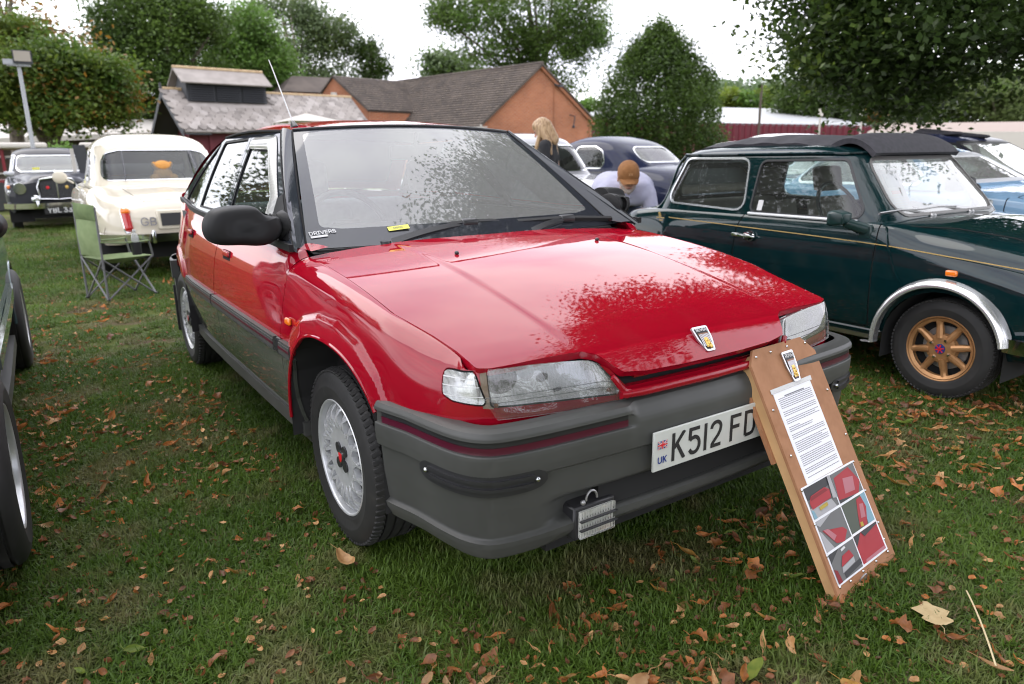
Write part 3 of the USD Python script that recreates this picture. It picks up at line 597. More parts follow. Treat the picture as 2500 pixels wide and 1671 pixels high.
def tiled(parent, name, a, b, c, d, rows):
    """roof plane a b (ridge) c d (eaves) with its courses as real steps and a scatter of paler tiles"""
    a, b, c, d = map(np.array, (a, b, c, d)); r_ = put(parent, name, [slab(a, b, c, d, .1)], 'roof_tile')
    n = np.cross(b - a, d - a); n /= np.linalg.norm(n); n = n if n[2] > 0 else -n; C, pale = [], []
    for k in range(rows):
        t0, t1 = k / rows, (k + 1) / rows; p, q = a + (d - a) * t0, b + (c - b) * t0; p1, q1 = a + (d - a) * t1, b + (c - b) * t1
        C.append(hull([p + n * .01, q + n * .01, p1 + n * .06, q1 + n * .06, p1 + n * .01, q1 + n * .01], 10))
        for _ in range(int(26 * np.linalg.norm(q - p) / 10)):
            s0 = rng.uniform(0, .98); e_ = .16 / max(np.linalg.norm(q - p), .1); f = t1 - .35 / rows
            pf, qf = a + (d - a) * f, b + (c - b) * f; x0, x1 = pf + (qf - pf) * s0 + n * .052, pf + (qf - pf) * min(s0 + e_ * rng.uniform(.5, 1.3), 1) + n * .052
            y0, y1 = p1 + (q1 - p1) * s0 + n * .068, p1 + (q1 - p1) * min(s0 + e_, 1) + n * .068; pale.append(hull([x0, x1, y0, y1, x0 - n * .03, y1 - n * .03], 10))
    put(r_, 'tile_courses', C, 'roof_tile', kind='stuff'); put(r_, 'pale_tiles', pale, 'roof_tile_light', kind='stuff')
ov = .25
tiled(BR, 'main_roof', q3(0, -ov, zA), q3(0, LF + 4, zA), q3(-h2 - .35, LF + 4, zE - .12), q3(-h2 - .35, -ov, zE - .12), 24)
put(BR, 'far_roof', [slab(q3(0, -ov, zA), q3(h2 + .35, -ov, zE - .12), q3(h2 + .35, LF, zE - .12), q3(0, LF, zA))], 'roof_tile')
put(BR, 'ridge_tiles', [tube([q3(0, -ov, zA + .04), q3(0, LF + 2, zA + .04)], .09, 6)], 'roof_tile')
put(BR, 'soffit', [slab(q3(-h2 - .5, -ov, zE - .15), q3(-h2 - .5, LF * .6, zE - .15), q3(-h2 + .1, LF * .6, zE - .15), q3(-h2 + .1, -ov, zE - .15), .06), box(.1, .1, .1, q3(-h2 - .3, -ov, zE - .1))], 'white_wash')
jr = q3(0, LF, 0); Wd_ = np.array([Wn[0], Wn[1], 0]) - jr; LW = np.linalg.norm(Wd_); Wd_ /= LW; pw = np.array([Wd_[1], -Wd_[0], 0]); pw = pw if pw @ (CAM - jr) > 0 else -pw
def e3(u, v, z): return jr + Wd_ * u + pw * v + np.array([0, 0, z])
zw = zA - .05; hw = 3.6; zwe = zw - 2.3
tiled(BR, 'wing_roof', e3(-2.5, 0, zw), e3(LW, 0, zw), e3(LW, hw, zwe), e3(-2.5, hw, zwe), 15)
put(BR, 'wing_far_roof', [slab(e3(-2, 0, zw), e3(-2, -hw, zwe), e3(LW, -hw, zwe), e3(LW, 0, zw))], 'roof_tile')
put(BR, 'wing_gable', [hull([e3(LW - d, v, z) for d in (.1, .3) for v, z in ((-hw + .3, zwe), (hw - .3, zwe), (0, zw - .1), (-hw + .3, 0), (hw - .3, 0))], 10)], 'orange_brick')
put(BR, 'wing_wall', [slab(e3(0, hw - .3, 0), e3(LW - .1, hw - .3, 0), e3(LW - .1, hw - .3, zwe), e3(0, hw - .3, zwe), .2)], 'orange_brick')
put(BR, 'alarm_box', [box(.3, .3, .3, e3(LW + .1, .2, zw - 1.2))], 'white_wash')
put(BR, 'security_lamp', [tube([q3(.9, -.1, zA - 1.15), q3(.9, -.5, zA - 1.25)], .05, 6), box(.22, .22, .14, q3(.9, -.55, zA - 1.25))], 'barn_timber')
put(BR, 'wall_cable', [tube([q3(.9, -.03, zA - 1.2), q3(.9, -.03, .2)], .03, 5)], 'orange_brick')
put(BR, 'wall_lamp', [tube([q3(1.95, -.05, zE + .55), q3(2.0, -.4, zE + .45), q3(1.95, -.35, zE - .1)], .035, 6), ball(.10, q3(1.95, -.35, zE - .15), sub=1)], 'barn_timber')
lb = view(760, 228, 37 * KC); 
SM = thing('distant_roof', 'small grey brown gabled roof behind the barn ridge', 'building')
put(SM, 'roof', [hull([lb + [dx, dy, dz] for dx, dy, dz in ((-1, -3, -.2), (-1, 3, -.2), (1, -1.6, 1.0), (1, 3, 1.0), (3, -3, -.2), (3, 3, -.2))], 10)], 'roof_tile'); put(SM, 'wall', [box(3, 5, lb[2] - .2, (lb[0] + 1, lb[1], (lb[2] - .2) / 2))], 'orange_brick')
# ---- maroon shed with a white roof
KS = 1.4
a0, a1, a2, a3 = view(1425, 283, 45 * KS), view(1742, 300, 44 * KS), view(2130, 307, 46 * KS), view(1742, 263, 47 * KS)
SH = thing('maroon_shed', 'long maroon sheet metal shed with pale grey roof behind the hornbeam', 'shed')
e1 = view(1400, 300, 45 * KS); zS = a1[2]
base = lambda p, z: np.array([p[0], p[1], z])
far = np.array([-.3, 9.0, 0]) * 1.0
rd_ = view(1990, 280, 56 * KS)
put(SH, 'front_wall', [slab(base(a1, 0), base(a2, 0), base(a2, a2[2]), base(a1, a1[2]), .2)], 'shed_maroon')
put(SH, 'end_wall', [slab(base(a0, 0), base(a1, 0), base(a1, a1[2]), base(a0, a0[2] * 1.0), .2)], 'shed_maroon')
for k in range(26):
    p = a1 + (a2 - a1) * (k + .5) / 26; q = base(p, 0) + np.array([.06, -.1, 0]); put(SH, 'wall_rib', [box(.10, .10, p[2], q + [0, 0, p[2] / 2])], 'shed_maroon')
rt, rb_ = view(1735, 262, 53 * KS), view(2112, 302, 55 * KS)
put(SH, 'roof', [hull([a1 + [0, 0, .0], a2, rt, view(1905, 266, 55 * KS), rb_, a1 + [0, 0, -.15], a2 + [0, 0, -.15]], 10), hull([a0, a1, rt, a0 + [0, 0, -.1], a1 + [0, 0, -.1], rt - [0, 0, .1], view(1480, 256, 52 * KS)], 10)], 'shed_roof')
BG = thing('beige_hall', 'low building with long beige roof beyond the cars at right', 'building')
b0, b1, b2, b3 = view(2118, 322, 46), view(2160, 302, 50), view(2520, 297, 50), view(2560, 322, 46)
put(BG, 'roof', [slab(b0, b3, b2, b1, .12)], 'beige_roof'); put(BG, 'wall', [slab(base(b0, 0), base(b3, 0), base(b3, b3[2]), base(b0, b0[2]), .2)], 'white_wash')
# ---- long white-roofed building on the left behind the autumn tree
WB = thing('white_roofed_hall', 'long low hall with white roof behind the autumn tree', 'building')
c0, c1 = view(-120, 342, 42), view(400, 322, 44); c2, c3 = view(400, 292, 48), view(-120, 292, 46)
put(WB, 'roof', [slab(c0, c1, c2, c3, .25)], 'white_wash'); cw = (c1 - c0); cw[2] = 0; cl = np.linalg.norm(cw); cw /= cl; cn = np.array([cw[1], -cw[0], 0]); cn = cn if cn @ (CAM - c0) > 0 else -cn
put(WB, 'wall', [slab(base(c0 - cn, 0), base(c1 - cn, 0), base(c1 - cn, c1[2]), base(c0 - cn, c0[2]), .2)], 'timber_brown')
for k in range(9):
    p = c0 - cn * .9 + cw * cl * (k + .5) / 9; wf = put(WB, 'window', [box(.08, 1.15, .85, (0, 0, 0)).rot((0, 0, 1), math.atan2(cn[1], cn[0])).move(p[0], p[1], 1.15)], 'white_wash')
    put(wf, 'pane', [box(.06, .98, .68, (0.03, 0, 0)).rot((0, 0, 1), math.atan2(cn[1], cn[0])).move(p[0], p[1], 1.15)], 'window_dark')
# ---- lamp post, signs and small things in the distance
LP = thing('lamp_post', 'grey lamp post with square floodlight at the left beside the autumn tree', 'lamp post')
lt, lo_ = view(45, 140, 22), view(85, 385, 22)
put(LP, 'post', [tube([(lo_[0], lo_[1], 0), (lo_[0], lo_[1], lt[2] - .1)], [.055, .042], 8)], 'lamp_grey')
fw = (CAM - lt); fw[2] = 0; fw /= np.linalg.norm(fw); sw_ = np.array([-fw[1], fw[0], 0])
fl_ = put(LP, 'floodlight', [box(.22, .40, .31).rot((0, 0, 1), math.atan2(fw[1], fw[0])).move(*(np.array([lo_[0], lo_[1], lt[2]]) + sw_ * .1))], 'barn_timber')
put(fl_, 'lamp_glass', [box(.03, .34, .235).rot((0, 0, 1), math.atan2(fw[1], fw[0])).move(*(np.array([lo_[0], lo_[1], lt[2] + .015]) + sw_ * .1 + fw * .11))], 'lamp_face')
put(LP, 'bracket', [box(.15, .5, .06).rot((0, 0, 1), math.atan2(fw[1], fw[0])).move(lo_[0], lo_[1], lt[2] - .18), box(.18, .26, .12).rot((0, 0, 1), math.atan2(fw[1], fw[0])).move(*(np.array([lo_[0], lo_[1], lt[2] - .12]) - sw_ * .18))], 'lamp_grey')
look('lamp_grey', (0.34, 0.35, 0.37), 0.5, metallic=0.4); look('lamp_face', (0.30, 0.27, 0.23), 0.15)
pt = view(1860, 208, 52); TP = thing('thin_brown_pole', 'thin brown pole rising in front of the shed roof', 'pole'); put(TP, 'shaft', [tube([(pt[0], pt[1], 0), tuple(pt)], .09, 6)], 'timber_brown')
for px, py, lb_ in ((2004, 275, 'short pale post before the shed roof, left of the taller one'), (2105, 279, 'taller pale post with a small head before the shed end')):
    p = view(px, py, 40); t_ = thing('pale_post', lb_, 'post'); put(t_, 'shaft', [tube([(p[0], p[1], 0), tuple(p)], .05, 6)], 'white_wash'); put(t_, 'head', [box(.16, .16, .35, p)], 'white_wash')
p = view(748, 288, 22); TT = thing('white_gazebo', 'top of a small white gazebo showing above the red car roof', 'gazebo')
put(TT, 'canopy', [hull([p + [0, 0, .12], *[np.array([p[0] + dx, p[1] + dy, p[2] - .12]) for dx in (-.75, .75) for dy in (-.75, .75)]], 10)], 'white_wash'); put(TT, 'finial', [tube([p, p + [0, 0, .16]], .03, 6)], 'white_wash')
for dx in (-.72, .72):
    for dy in (-.72, .72): put(TT, 'leg', [tube([(p[0] + dx, p[1] + dy, 0), (p[0] + dx, p[1] + dy, p[2] - .12)], .03, 6)], 'white_wash')
# red market wagons with white canopies, far left
def wagon(label, px0, px1, py, d):
    a, b = view(px0, py, d), view(px1, py, d); u = b - a; u[2] = 0; L = np.linalg.norm(u); u /= L; v = np.array([-u[1], u[0], 0]); ang = math.atan2(u[1], u[0]); c = (a + b) / 2
    t = thing('canopied_wagon', label, 'wagon'); z = a[2]; pl = lambda m, dz: m.rot((0, 0, 1), ang).move(c[0], c[1], dz)
    put(t, 'canopy', [pl(box(L, 1.8, .16, bevel=.05), z)], 'white_wash'); put(t, 'body', [pl(box(L * .94, 1.6, .35), .62)], 'wagon_red')
    for k in range(4):
        for s_ in (-1, 1): put(t, 'post', [pl(box(.07, .07, z - .9, (L * (-.45 + .3 * k), s_ * .75, 0)), (z + .9) / 2)], 'wagon_red')
    for sx_ in (-.3, .3):
        for s_ in (-1, 1): put(t, 'wheel', [pl(lathe([(0, -.05), (.35, -.05), (.38, 0), (.35, .05), (0, .05)], 16, 'y').move(L * sx_, s_ * .82, 0), .38)], 'rubber_black')
    put(t, 'bench', [pl(box(L * .8, .4, .35), 1.15)], 'timber_brown')
look('wagon_red', (0.14, 0.008, 0.014), 0.5)
wagon('white-canopied red wagon standing behind the dark grey car at far left', -60, 112, 358, 24); wagon('white-canopied red wagon glimpsed between the dark grey car and the cream car', 195, 300, 357, 25)
p = view(200, 420, 17); SB = thing('notice_board', 'dark slanted notice board between the dark grey car and the cream car', 'notice board')
put(SB, 'panel', [hull([p + [0, dy, dz] for dy, dz in ((-.10, .52), (.12, .52), (.22, -.45), (.02, -.45))] + [p + [-.05, dy, dz] for dy, dz in ((-.10, .52), (.12, .52), (.22, -.45), (.02, -.45))], 10)], 'barn_timber')
put(SB, 'white_edge', [box(.04, .06, .6, p + [.02, -.12, .15])], 'white_wash')
put(SB, 'leg', [box(.05, .05, p[2] - .4, (p[0] - .02, p[1] + .12, (p[2] - .4) / 2))], 'barn_timber')
# ================================================================ trees
def _foliage(name, c1, c2, c3, trans=0.45):
    usdkit.material(stage, '/World/Looks/' + name, {
        'g': ('geometry', {}), 'n': ('noise_texture', {'scale': 0.42, 'detail': 4.0}), 'a': ('math', {'math_type': 'multiply_add', 'value2': 0.55}), 'a2': ('math', {'math_type': 'multiply_add', 'value2': 0.9, 'value3': -0.22}),
        'r': ('rgb_ramp', {'ramp': [(0.12, c1), (0.5, c2), (0.92, c3)]}), 'd': ('principled_bsdf', {'roughness': 0.45, 'specular_ior_level': 0.35}), 't': ('translucent_bsdf', {}), 'm': ('mix_closure', {'fac': trans})},
        [('g.position', 'n.vector'), ('n.fac', 'a2.value1'), ('g.random_per_island', 'a.value1'), ('a2.value', 'a.value3'), ('a.value', 'r.fac'), ('r.color', 'd.base_color'), ('r.color', 't.color'), ('d.BSDF', 'm.closure1'), ('t.BSDF', 'm.closure2')], surface='m.closure')
_foliage('leaves_dark', (0.034, 0.060, 0.012), (0.068, 0.112, 0.020), (0.125, 0.175, 0.036))
_foliage('leaves_mid', (0.055, 0.095, 0.018), (0.105, 0.168, 0.030), (0.19, 0.26, 0.05))
_foliage('leaves_bright', (0.085, 0.16, 0.03), (0.14, 0.25, 0.045), (0.22, 0.34, 0.075))
_foliage('leaves_olive', (0.079, 0.108, 0.035), (0.131, 0.172, 0.056), (0.210, 0.254, 0.088))
_foliage('leaves_autumn', (0.052, 0.102, 0.018), (0.149, 0.184, 0.026), (0.438, 0.236, 0.032))
_foliage('leaves_turning', (0.060, 0.095, 0.014), (0.14, 0.170, 0.025), (0.26, 0.235, 0.035))
_foliage('leaves_rust', (0.14, 0.075, 0.012), (0.24, 0.12, 0.018), (0.30, 0.19, 0.03))
_foliage('leaves_grey', (0.088, 0.126, 0.056), (0.149, 0.201, 0.088), (0.245, 0.298, 0.131))
_foliage('leaves_yellow', (0.10, 0.15, 0.02), (0.18, 0.22, 0.03), (0.30, 0.28, 0.04))
_foliage('leaves_far', (0.075, 0.115, 0.05), (0.105, 0.155, 0.066), (0.14, 0.19, 0.085))
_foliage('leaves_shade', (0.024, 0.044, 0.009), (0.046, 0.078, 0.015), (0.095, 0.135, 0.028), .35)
look_noise('bark', (0.05, 0.040, 0.030), (0.13, 0.105, 0.08), 7.0, 0.95, 0.5, bscale=18, bdist=.04)
look_noise('bark_pale', (0.18, 0.15, 0.12), (0.30, 0.26, 0.21), 5.0, 0.9)
def leaves(centres, n_each, spread, size, seed, droop=0.0, flat=.65, aspect=.55):
    """leaf-sized blades gathered round the twig ends"""
    r = np.random.default_rng(seed); c = np.repeat(centres, n_each, 0); n = len(c)
    sp = np.repeat(r.uniform(.55, 1.35, len(centres)), n_each)[:, None] * spread
    o = c + np.clip(r.normal(0, 1, (n, 3)), -2.2, 2.2) * sp * [1, 1, flat]
    o[:, 2] -= droop * r.uniform(0, 1, n) ** 2 * spread * 3
    nrm = r.normal(0, .62, (n, 3)) + [0, 0, .85]; nrm /= np.linalg.norm(nrm, axis=1, keepdims=True)
    t = np.cross(nrm, r.normal(0, 1, (n, 3))); t /= np.linalg.norm(t, axis=1, keepdims=True); b = np.cross(nrm, t)
    L = size * r.uniform(.6, 1.3, n)[:, None]; k = L * aspect
    V = np.stack([o - t * L * .5, o + b * k * .5 + nrm * L * .06, o + t * L * .5, o - b * k * .5 + nrm * L * .06], 1).reshape(-1, 3)
    i = np.arange(n)[:, None] * 4
    return M(V, np.vstack([i + [0, 2, 1], i + [0, 3, 2]]), np.repeat(nrm, 4, 0))
def twig_ends(blobs, n, seed, rough=.30, hollow=.35, scale=.9, holes=.0):
    """points through lobed ellipsoids (centre, radii), thicker towards the outside, broken up by noise"""
    r = np.random.default_rng(seed); vol = np.array([np.prod(b[1]) ** .8 for b in blobs]); vol = vol / vol.sum(); out = []
    for (c, rad), v in zip(blobs, vol):
        m = max(6, int(n * v)); d = r.normal(0, 1, (m * 3, 3)); d /= np.linalg.norm(d, axis=1, keepdims=True)
        k = hollow + (1 - hollow) * r.uniform(0, 1, len(d)) ** .45
        p = np.array(c) + d * k[:, None] * rad
        lob = meshkit.fbm(np.array(c) * .37 + d * 2.1 + seed, 3, seed)
        p = np.array(c) + (p - c) * (1 - rough + 2 * rough * lob)[:, None]
        if holes: p = p[meshkit.fbm(p * scale + seed * 3.1, 2, seed + 5) > holes]
        out.append(p[:m])
    return np.vstack(out)
def tree(name, label, cat, base, blobs, n_twigs, n_leaf, spread, size, mat, seed, trunk_r=.25, bark='bark', group=None, rough=.30, hollow=.35, holes=0.0, scale=.9, limbs=9, droop=0.0, extra=None, kind=None, aspect=.55, fork=.35):
    t = thing(name, label, cat, (0, 0, 0), 0, group)
    r = np.random.default_rng(seed + 100); P = twig_ends(blobs, n_twigs, seed, rough, hollow, scale, holes)
    put(t, 'crown', [leaves(P, n_leaf, spread, size, seed, droop, aspect=aspect)], mat)
    if extra:
        for mt, share, sd_ in extra:
            nz = meshkit.fbm(P * .55 / max(spread, .3) * .5 + sd_ * 3.7, 2, sd_) + r.uniform(-.08, .08, len(P)); q = P[nz > np.quantile(nz, 1 - share)]; 
            if len(q): put(t, 'crown_patch', [leaves(q, n_leaf, spread * 1.05, size, sd_, droop, aspect=aspect)], mt)
    base = np.array(base, float); top = np.array(blobs[0][0], float); zc = base[2] + (top[2] - base[2]) * fork
    sp = curve([base, [base[0] * .8 + top[0] * .2, base[1] * .8 + top[1] * .2, zc], top], 12)
    put(t, 'trunk', [tube(sp, np.linspace(trunk_r, trunk_r * .35, 12) * np.r_[1.35, np.ones(11)], 10)], bark)
    if limbs:
        q = P[r.integers(0, len(P), limbs)]
        for e in q:
            k = r.integers(3, 10); s0 = sp[k]; m_ = (s0 + e) / 2 + [0, 0, .08 * np.linalg.norm(e - s0)]
            put(t, 'limb', [tube(curve([s0, m_, e], 8), np.linspace(trunk_r * .42, trunk_r * .07, 8), 6)], bark)
    return t
def blob(px, py, d, rx, ry, rz): 
    """rx, rz: half sizes across and up in photo pixels; ry: depth in metres"""
    c = view(px, py, d); k = d / 1743.2 * 1.03
    return c, np.array([rx * k, rx * k, rz * k]) if ry is None else np.array([rx * k, ry, rz * k])
K = 1.5
b0 = view(120, 352, 21 * K); b0[2] = 0
D1 = 21 * K
tree('autumn_tree', 'broad tree turning from green to orange at far left behind the lamp post', 'tree', b0, [blob(120, 210, D1, 140, None, 70), blob(45, 150, D1 + 1, 80, None, 70), blob(230, 230, D1 - 1, 62, None, 62), blob(50, 235, D1, 100, None, 40), blob(165, 265, D1 - 1, 95, None, 30), blob(150, 155, D1, 55, None, 30)], 640, 46, .36, .19, 'leaves_turning', 3, .42, extra=[('leaves_mid', .30, 6), ('leaves_autumn', .50, 4), ('leaves_rust', .14, 5)], rough=.3, holes=.40)
t_ = thing('bare_twigged_tree', 'thin tree with sparse rust brown leaves at the top left corner', 'tree'); P_ = twig_ends([blob(25, 40, D1 + 3, 75, None, 90), blob(150, 110, D1 + 3, 80, None, 40)], 130, 8, .5, .3)
put(t_, 'crown', [leaves(P_, 9, .35, .22, 9)], 'leaves_rust'); bb = view(28, 300, D1 + 3); put(t_, 'trunk', [tube([(bb[0], bb[1], 0), view(12, 110, D1 + 3), view(30, -20, D1 + 3)], [.3, .16, .04], 8)], 'bark')
r_ = np.random.default_rng(5)
for e in P_[::6]: put(t_, 'branch', [tube(curve([view(14, 120, D1 + 3), (view(20, 70, D1 + 3) + e) / 2 + [0, 0, .3], e], 7), np.linspace(.07, .015, 7), 5)], 'bark')
D2 = 34 * K
b0 = view(395, 320, D2); b0[2] = 0
tree('oak_tree', 'large dense dark green tree behind the barn lantern', 'tree', b0, [blob(390, 140, D2, 130, None, 130), blob(330, 75, D2, 85, None, 80), blob(455, 60, D2, 75, None, 75), blob(360, 225, D2 - 1, 125, None, 75), blob(490, 170, D2, 70, None, 90), blob(300, 290, D2 - 2, 50, None, 35)], 800, 50, .56, .25, 'leaves_dark', 13, .6, extra=[('leaves_mid', .42, 14)], holes=.42, scale=.6)
D3 = 38 * K
b0 = view(605, 300, D3); b0[2] = 0
tree('lime_tree', 'fresh bright green tree right of the barn lantern', 'tree', b0, [blob(615, 150, D3, 85, None, 95), blob(590, 90, D3, 60, None, 60), blob(640, 205, D3, 70, None, 60), blob(560, 160, D3, 60, None, 70)], 480, 46, .58, .27, 'leaves_bright', 23, .5, extra=[('leaves_mid', .3, 24)], scale=.6)
D4 = 48 * K
b0 = view(745, 280, D4); b0[2] = 0
tree('eucalyptus_tree', 'tall airy grey green tree with drooping sprays behind the bright green tree', 'tree', b0, [blob(690, 45, D4, 75, None, 70), blob(780, 60, D4, 65, None, 60), blob(835, 110, D4, 40, None, 55), blob(730, 150, D4, 80, None, 50), blob(800, 190, D4, 75, None, 40), blob(655, 15, D4, 50, None, 30), blob(700, 220, D4, 70, None, 30)], 460, 40, .78, .30, 'leaves_grey', 33, .4, 'bark_pale', rough=.5, droop=.5, extra=[('leaves_olive', .3, 34), ('leaves_dark', .22, 35)], holes=.42, scale=.45)
b0 = view(905, 280, D4); b0[2] = 0
tree('small_airy_tree', 'small wispy tree standing alone against the sky left of the brick roof', 'tree', b0, [blob(908, 135, D4, 30, None, 26), blob(925, 165, D4, 22, None, 18), blob(900, 180, D4, 25, None, 14)], 120, 34, .55, .30, 'leaves_dark', 43, .18, 'bark_pale', rough=.5, limbs=6)
b0 = view(1090, 260, 60 * K); b0[2] = 0
tree('hazy_tree', 'pale small tree above the brown roof ridge left of the maple', 'tree', b0, [blob(1080, 160, 60 * K, 45, None, 26), blob(1125, 165, 60 * K, 38, None, 24), blob(1060, 172, 60 * K, 30, None, 14)], 110, 26, .9, .55, 'leaves_grey', 53, .3, extra=[('leaves_mid', .4, 54)], limbs=5)
D6 = 42 * K
b0 = view(1330, 300, D6); b0[2] = 0
tree('maple_tree', 'tall open-crowned green tree rising behind the brick gable', 'tree', b0, [blob(1290, 20, D6, 200, None, 130), blob(1180, 50, D6, 120, None, 90), blob(1390, 100, D6, 100, None, 100), blob(1330, 160, D6, 100, None, 60), blob(1240, 130, D6, 70, None, 50), blob(1130, 35, D6, 80, None, 60), blob(1420, 30, D6, 70, None, 80), blob(1380, 195, D6, 85, None, 35), blob(1300, 190, D6, 60, None, 25)], 860, 44, .56, .26, 'leaves_mid', 63, .5, extra=[('leaves_bright', .22, 64), ('leaves_dark', .18, 65)], holes=.40, scale=.55, limbs=14)
# hornbeam: upright teardrop
D7 = 24 * K; hb = view(1602, 330, D7); k7 = D7 / 1743.2 * 1.03; r_ = np.random.default_rng(77)
HB = thing('hornbeam_tree', 'dense teardrop-shaped hornbeam standing before the maroon shed', 'tree'); zt = view(1645, 78, D7)[2]; z0 = .5; P7 = []
while len(P7) < 1500:
    h = r_.uniform(0, 1); rad = 146 * k7 * (min(1, (h / .22 + .62)) if h < .10 else 1) * np.interp(h, [0, .1, .28, .48, .66, .80, .92, 1], [.86, .98, 1.0, .955, .80, .57, .31, .07])
    a = r_.uniform(0, 2 * PI); q = rad * (r_.uniform(.62, 1.0) if r_.uniform() < .8 else r_.uniform(.2, .7)); q *= 1 + .16 * (meshkit.fbm(np.array([[math.cos(a) * 3, math.sin(a) * 3, h * 2.2]]), 2, 3)[0] - .5) * 2
    P7.append((hb[0] + q * math.cos(a), hb[1] + q * math.sin(a), z0 + h * (zt - z0)))
P7 = np.array(P7); lv = leaves(P7, 34, .17, .15, 78, 0, 1.9)
put(HB, 'crown', [lv], 'leaves_dark'); put(HB, 'crown_tips', [leaves(P7[r_.uniform(0, 1, len(P7)) < .4], 22, .15, .15, 79, 0, 2.2).move(0, 0, .12)], 'leaves_mid')
put(HB, 'trunk', [tube([(hb[0], hb[1], 0), (hb[0], hb[1], zt * .7)], [.22, .06], 8)], 'bark')
# far wood on the hill, with shrubs before it
HL = np.array([view(1500 + k * 60, 262 + 10 * math.sin(k), 190) for k in range(12)])
hx = np.vstack([HL * [1, 1, 0] + [0, 0, -1], np.column_stack([HL[:, :2], np.full(12, 9.)]), np.column_stack([HL[:, :2] * 1.5, np.full(12, 13.)])]).reshape(3, 12, 3)
hg = grid(hx); put(None, 'hill', [hg], 'hill_green', label='low wooded hill in the far distance', kind='structure'); look('hill_green', (0.06, 0.09, 0.03), 0.95)
FP = np.vstack([view(x, y + 6, d) for x, y, d in [(1640 + 9 * i + r_.uniform(-5, 5), 200 + 22 * abs(math.sin(i * .6)) * .4 + 35 * r_.uniform(0, 1) + 16 * (i / 34), 150 + 30 * r_.uniform()) for i in range(36) for _ in range(9)]])
put(None, 'far_wood', [leaves(FP, 30, 1.5, 1.1, 90, 0, .8)], 'leaves_far', label='pale green far-off wood on the hill beyond the shed', cat='wood', kind='stuff')
for k, (px, py, rx, mt, lb_) in enumerate(((1780, 243, 24, 'leaves_yellow', 'light green round shrub above the shed roof, left of the pole'), (1822, 246, 18, 'leaves_bright', 'small light green shrub directly left of the brown pole'), (1880, 258, 42, 'leaves_yellow', 'yellow green low shrub behind the brown pole'), (1440, 270, 30, 'leaves_bright', 'bright shrub between the brick gable and the hornbeam'), (2138, 284, 10, 'leaves_rust', 'tiny yellow shrub right of the shed end'))):
    d_ = (80, 80, 82, 75, 42)[k]; b0 = view(px, 330, d_); b0[2] = 0
    tree('shrub', lb_, 'shrub', b0, [blob(px, py, d_, rx, None, rx * .8)], 60, 26, .45 if k < 4 else .12, .4 if k < 4 else .15, mt, 93 + k, .1, limbs=0)
D9 = 48 * K
b0 = view(1985, 330, D9); b0[2] = 0
tree('yew_tree', 'dark dense rounded tree behind the shed roof at right', 'tree', b0, [blob(1985, 225, D9, 80, None, 75), blob(1945, 255, D9, 45, None, 45), blob(2045, 240, D9, 60, None, 55), blob(2120, 255, D9, 60, None, 40)], 420, 34, .6, .38, 'leaves_dark', 103, .4, scale=.6)
D10 = 45 * K
for px, rx, lb_ in ((2270, 95, 'olive green rounded tree behind the beige roof'), (2440, 110, 'olive green broad tree behind the beige roof at the right edge')):
    b0 = view(px, 330, D10); b0[2] = 0
    tree('olive_tree', lb_, 'tree', b0, [blob(px, 255, D10, rx, None, 55), blob(px + 40, 225, D10 + 2, rx * .8, None, 45)], 330, 32, .6, .36, 'leaves_olive', 113 + px % 7, .4, scale=.6, extra=[('leaves_mid', .2, 119)])
b0 = view(160, 378, 26); b0[2] = 0; tree('shrub', 'low bright green bush behind the dark grey car', 'shrub', b0, [blob(165, 382, 26, 24, None, 16)], 40, 26, .18, .12, 'leaves_bright', 121, .05, limbs=0)
# the big lime that overhangs the cars on the right, and its neighbours outside the frame that shade the lawn
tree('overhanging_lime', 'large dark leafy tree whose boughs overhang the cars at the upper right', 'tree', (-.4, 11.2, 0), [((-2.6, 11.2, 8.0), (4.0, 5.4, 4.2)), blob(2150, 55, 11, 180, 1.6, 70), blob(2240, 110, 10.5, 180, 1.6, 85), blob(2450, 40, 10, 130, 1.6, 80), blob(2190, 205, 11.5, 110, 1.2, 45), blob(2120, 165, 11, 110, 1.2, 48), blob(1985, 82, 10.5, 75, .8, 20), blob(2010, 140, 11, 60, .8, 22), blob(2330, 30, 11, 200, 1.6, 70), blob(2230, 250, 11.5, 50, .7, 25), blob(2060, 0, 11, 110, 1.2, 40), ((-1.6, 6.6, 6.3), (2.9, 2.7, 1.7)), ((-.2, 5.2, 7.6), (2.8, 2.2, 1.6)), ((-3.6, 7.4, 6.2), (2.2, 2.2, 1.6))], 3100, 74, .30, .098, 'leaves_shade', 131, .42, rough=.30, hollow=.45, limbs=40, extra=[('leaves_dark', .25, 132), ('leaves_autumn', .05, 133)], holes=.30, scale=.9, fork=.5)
tree('shade_tree', 'leafy tree at the left outside the view', 'tree', (-13, -8.5, 0), [((-12.2, -6.4, 7.2), (3.4, 3.0, 2.6)), ((-12.2, -3.2, 4.3), (1.8, 1.2, 1.6)), ((-13.6, -3.8, 3.7), (1.5, 1.3, 1.0)), ((-10.2, -3.4, 4.4), (1.6, 1.1, 1.2)), ((-8.0, -6.4, 6.4), (2.6, 2.4, 1.8))], 900, 34, .34, .14, 'leaves_dark', 141, .4, hollow=.5, limbs=16, extra=[('leaves_mid', .3, 142)], holes=.37, fork=.5)
tree('shade_tree', 'leafy tree behind the viewpoint', 'tree', (8.5, 2.5, 0), [((8.2, 2.2, 8.2), (5.2, 5.4, 4.0)), ((5.2, 1.4, 6.4), (2.6, 2.8, 1.6)), ((6.4, -1.8, 6.8), (2.8, 2.6, 1.7)), ((4.4, .6, 6.4), (2.5, 2.6, 1.3)), ((4.0, 3.6, 6.2), (2.4, 2.2, 1.3)), ((4.6, -3.4, 6.3), (2.4, 2.2, 1.3))], 900, 34, .42, .17, 'leaves_dark', 151, .4, hollow=.5, limbs=14, extra=[('leaves_mid', .3, 152)], holes=.37, fork=.5)
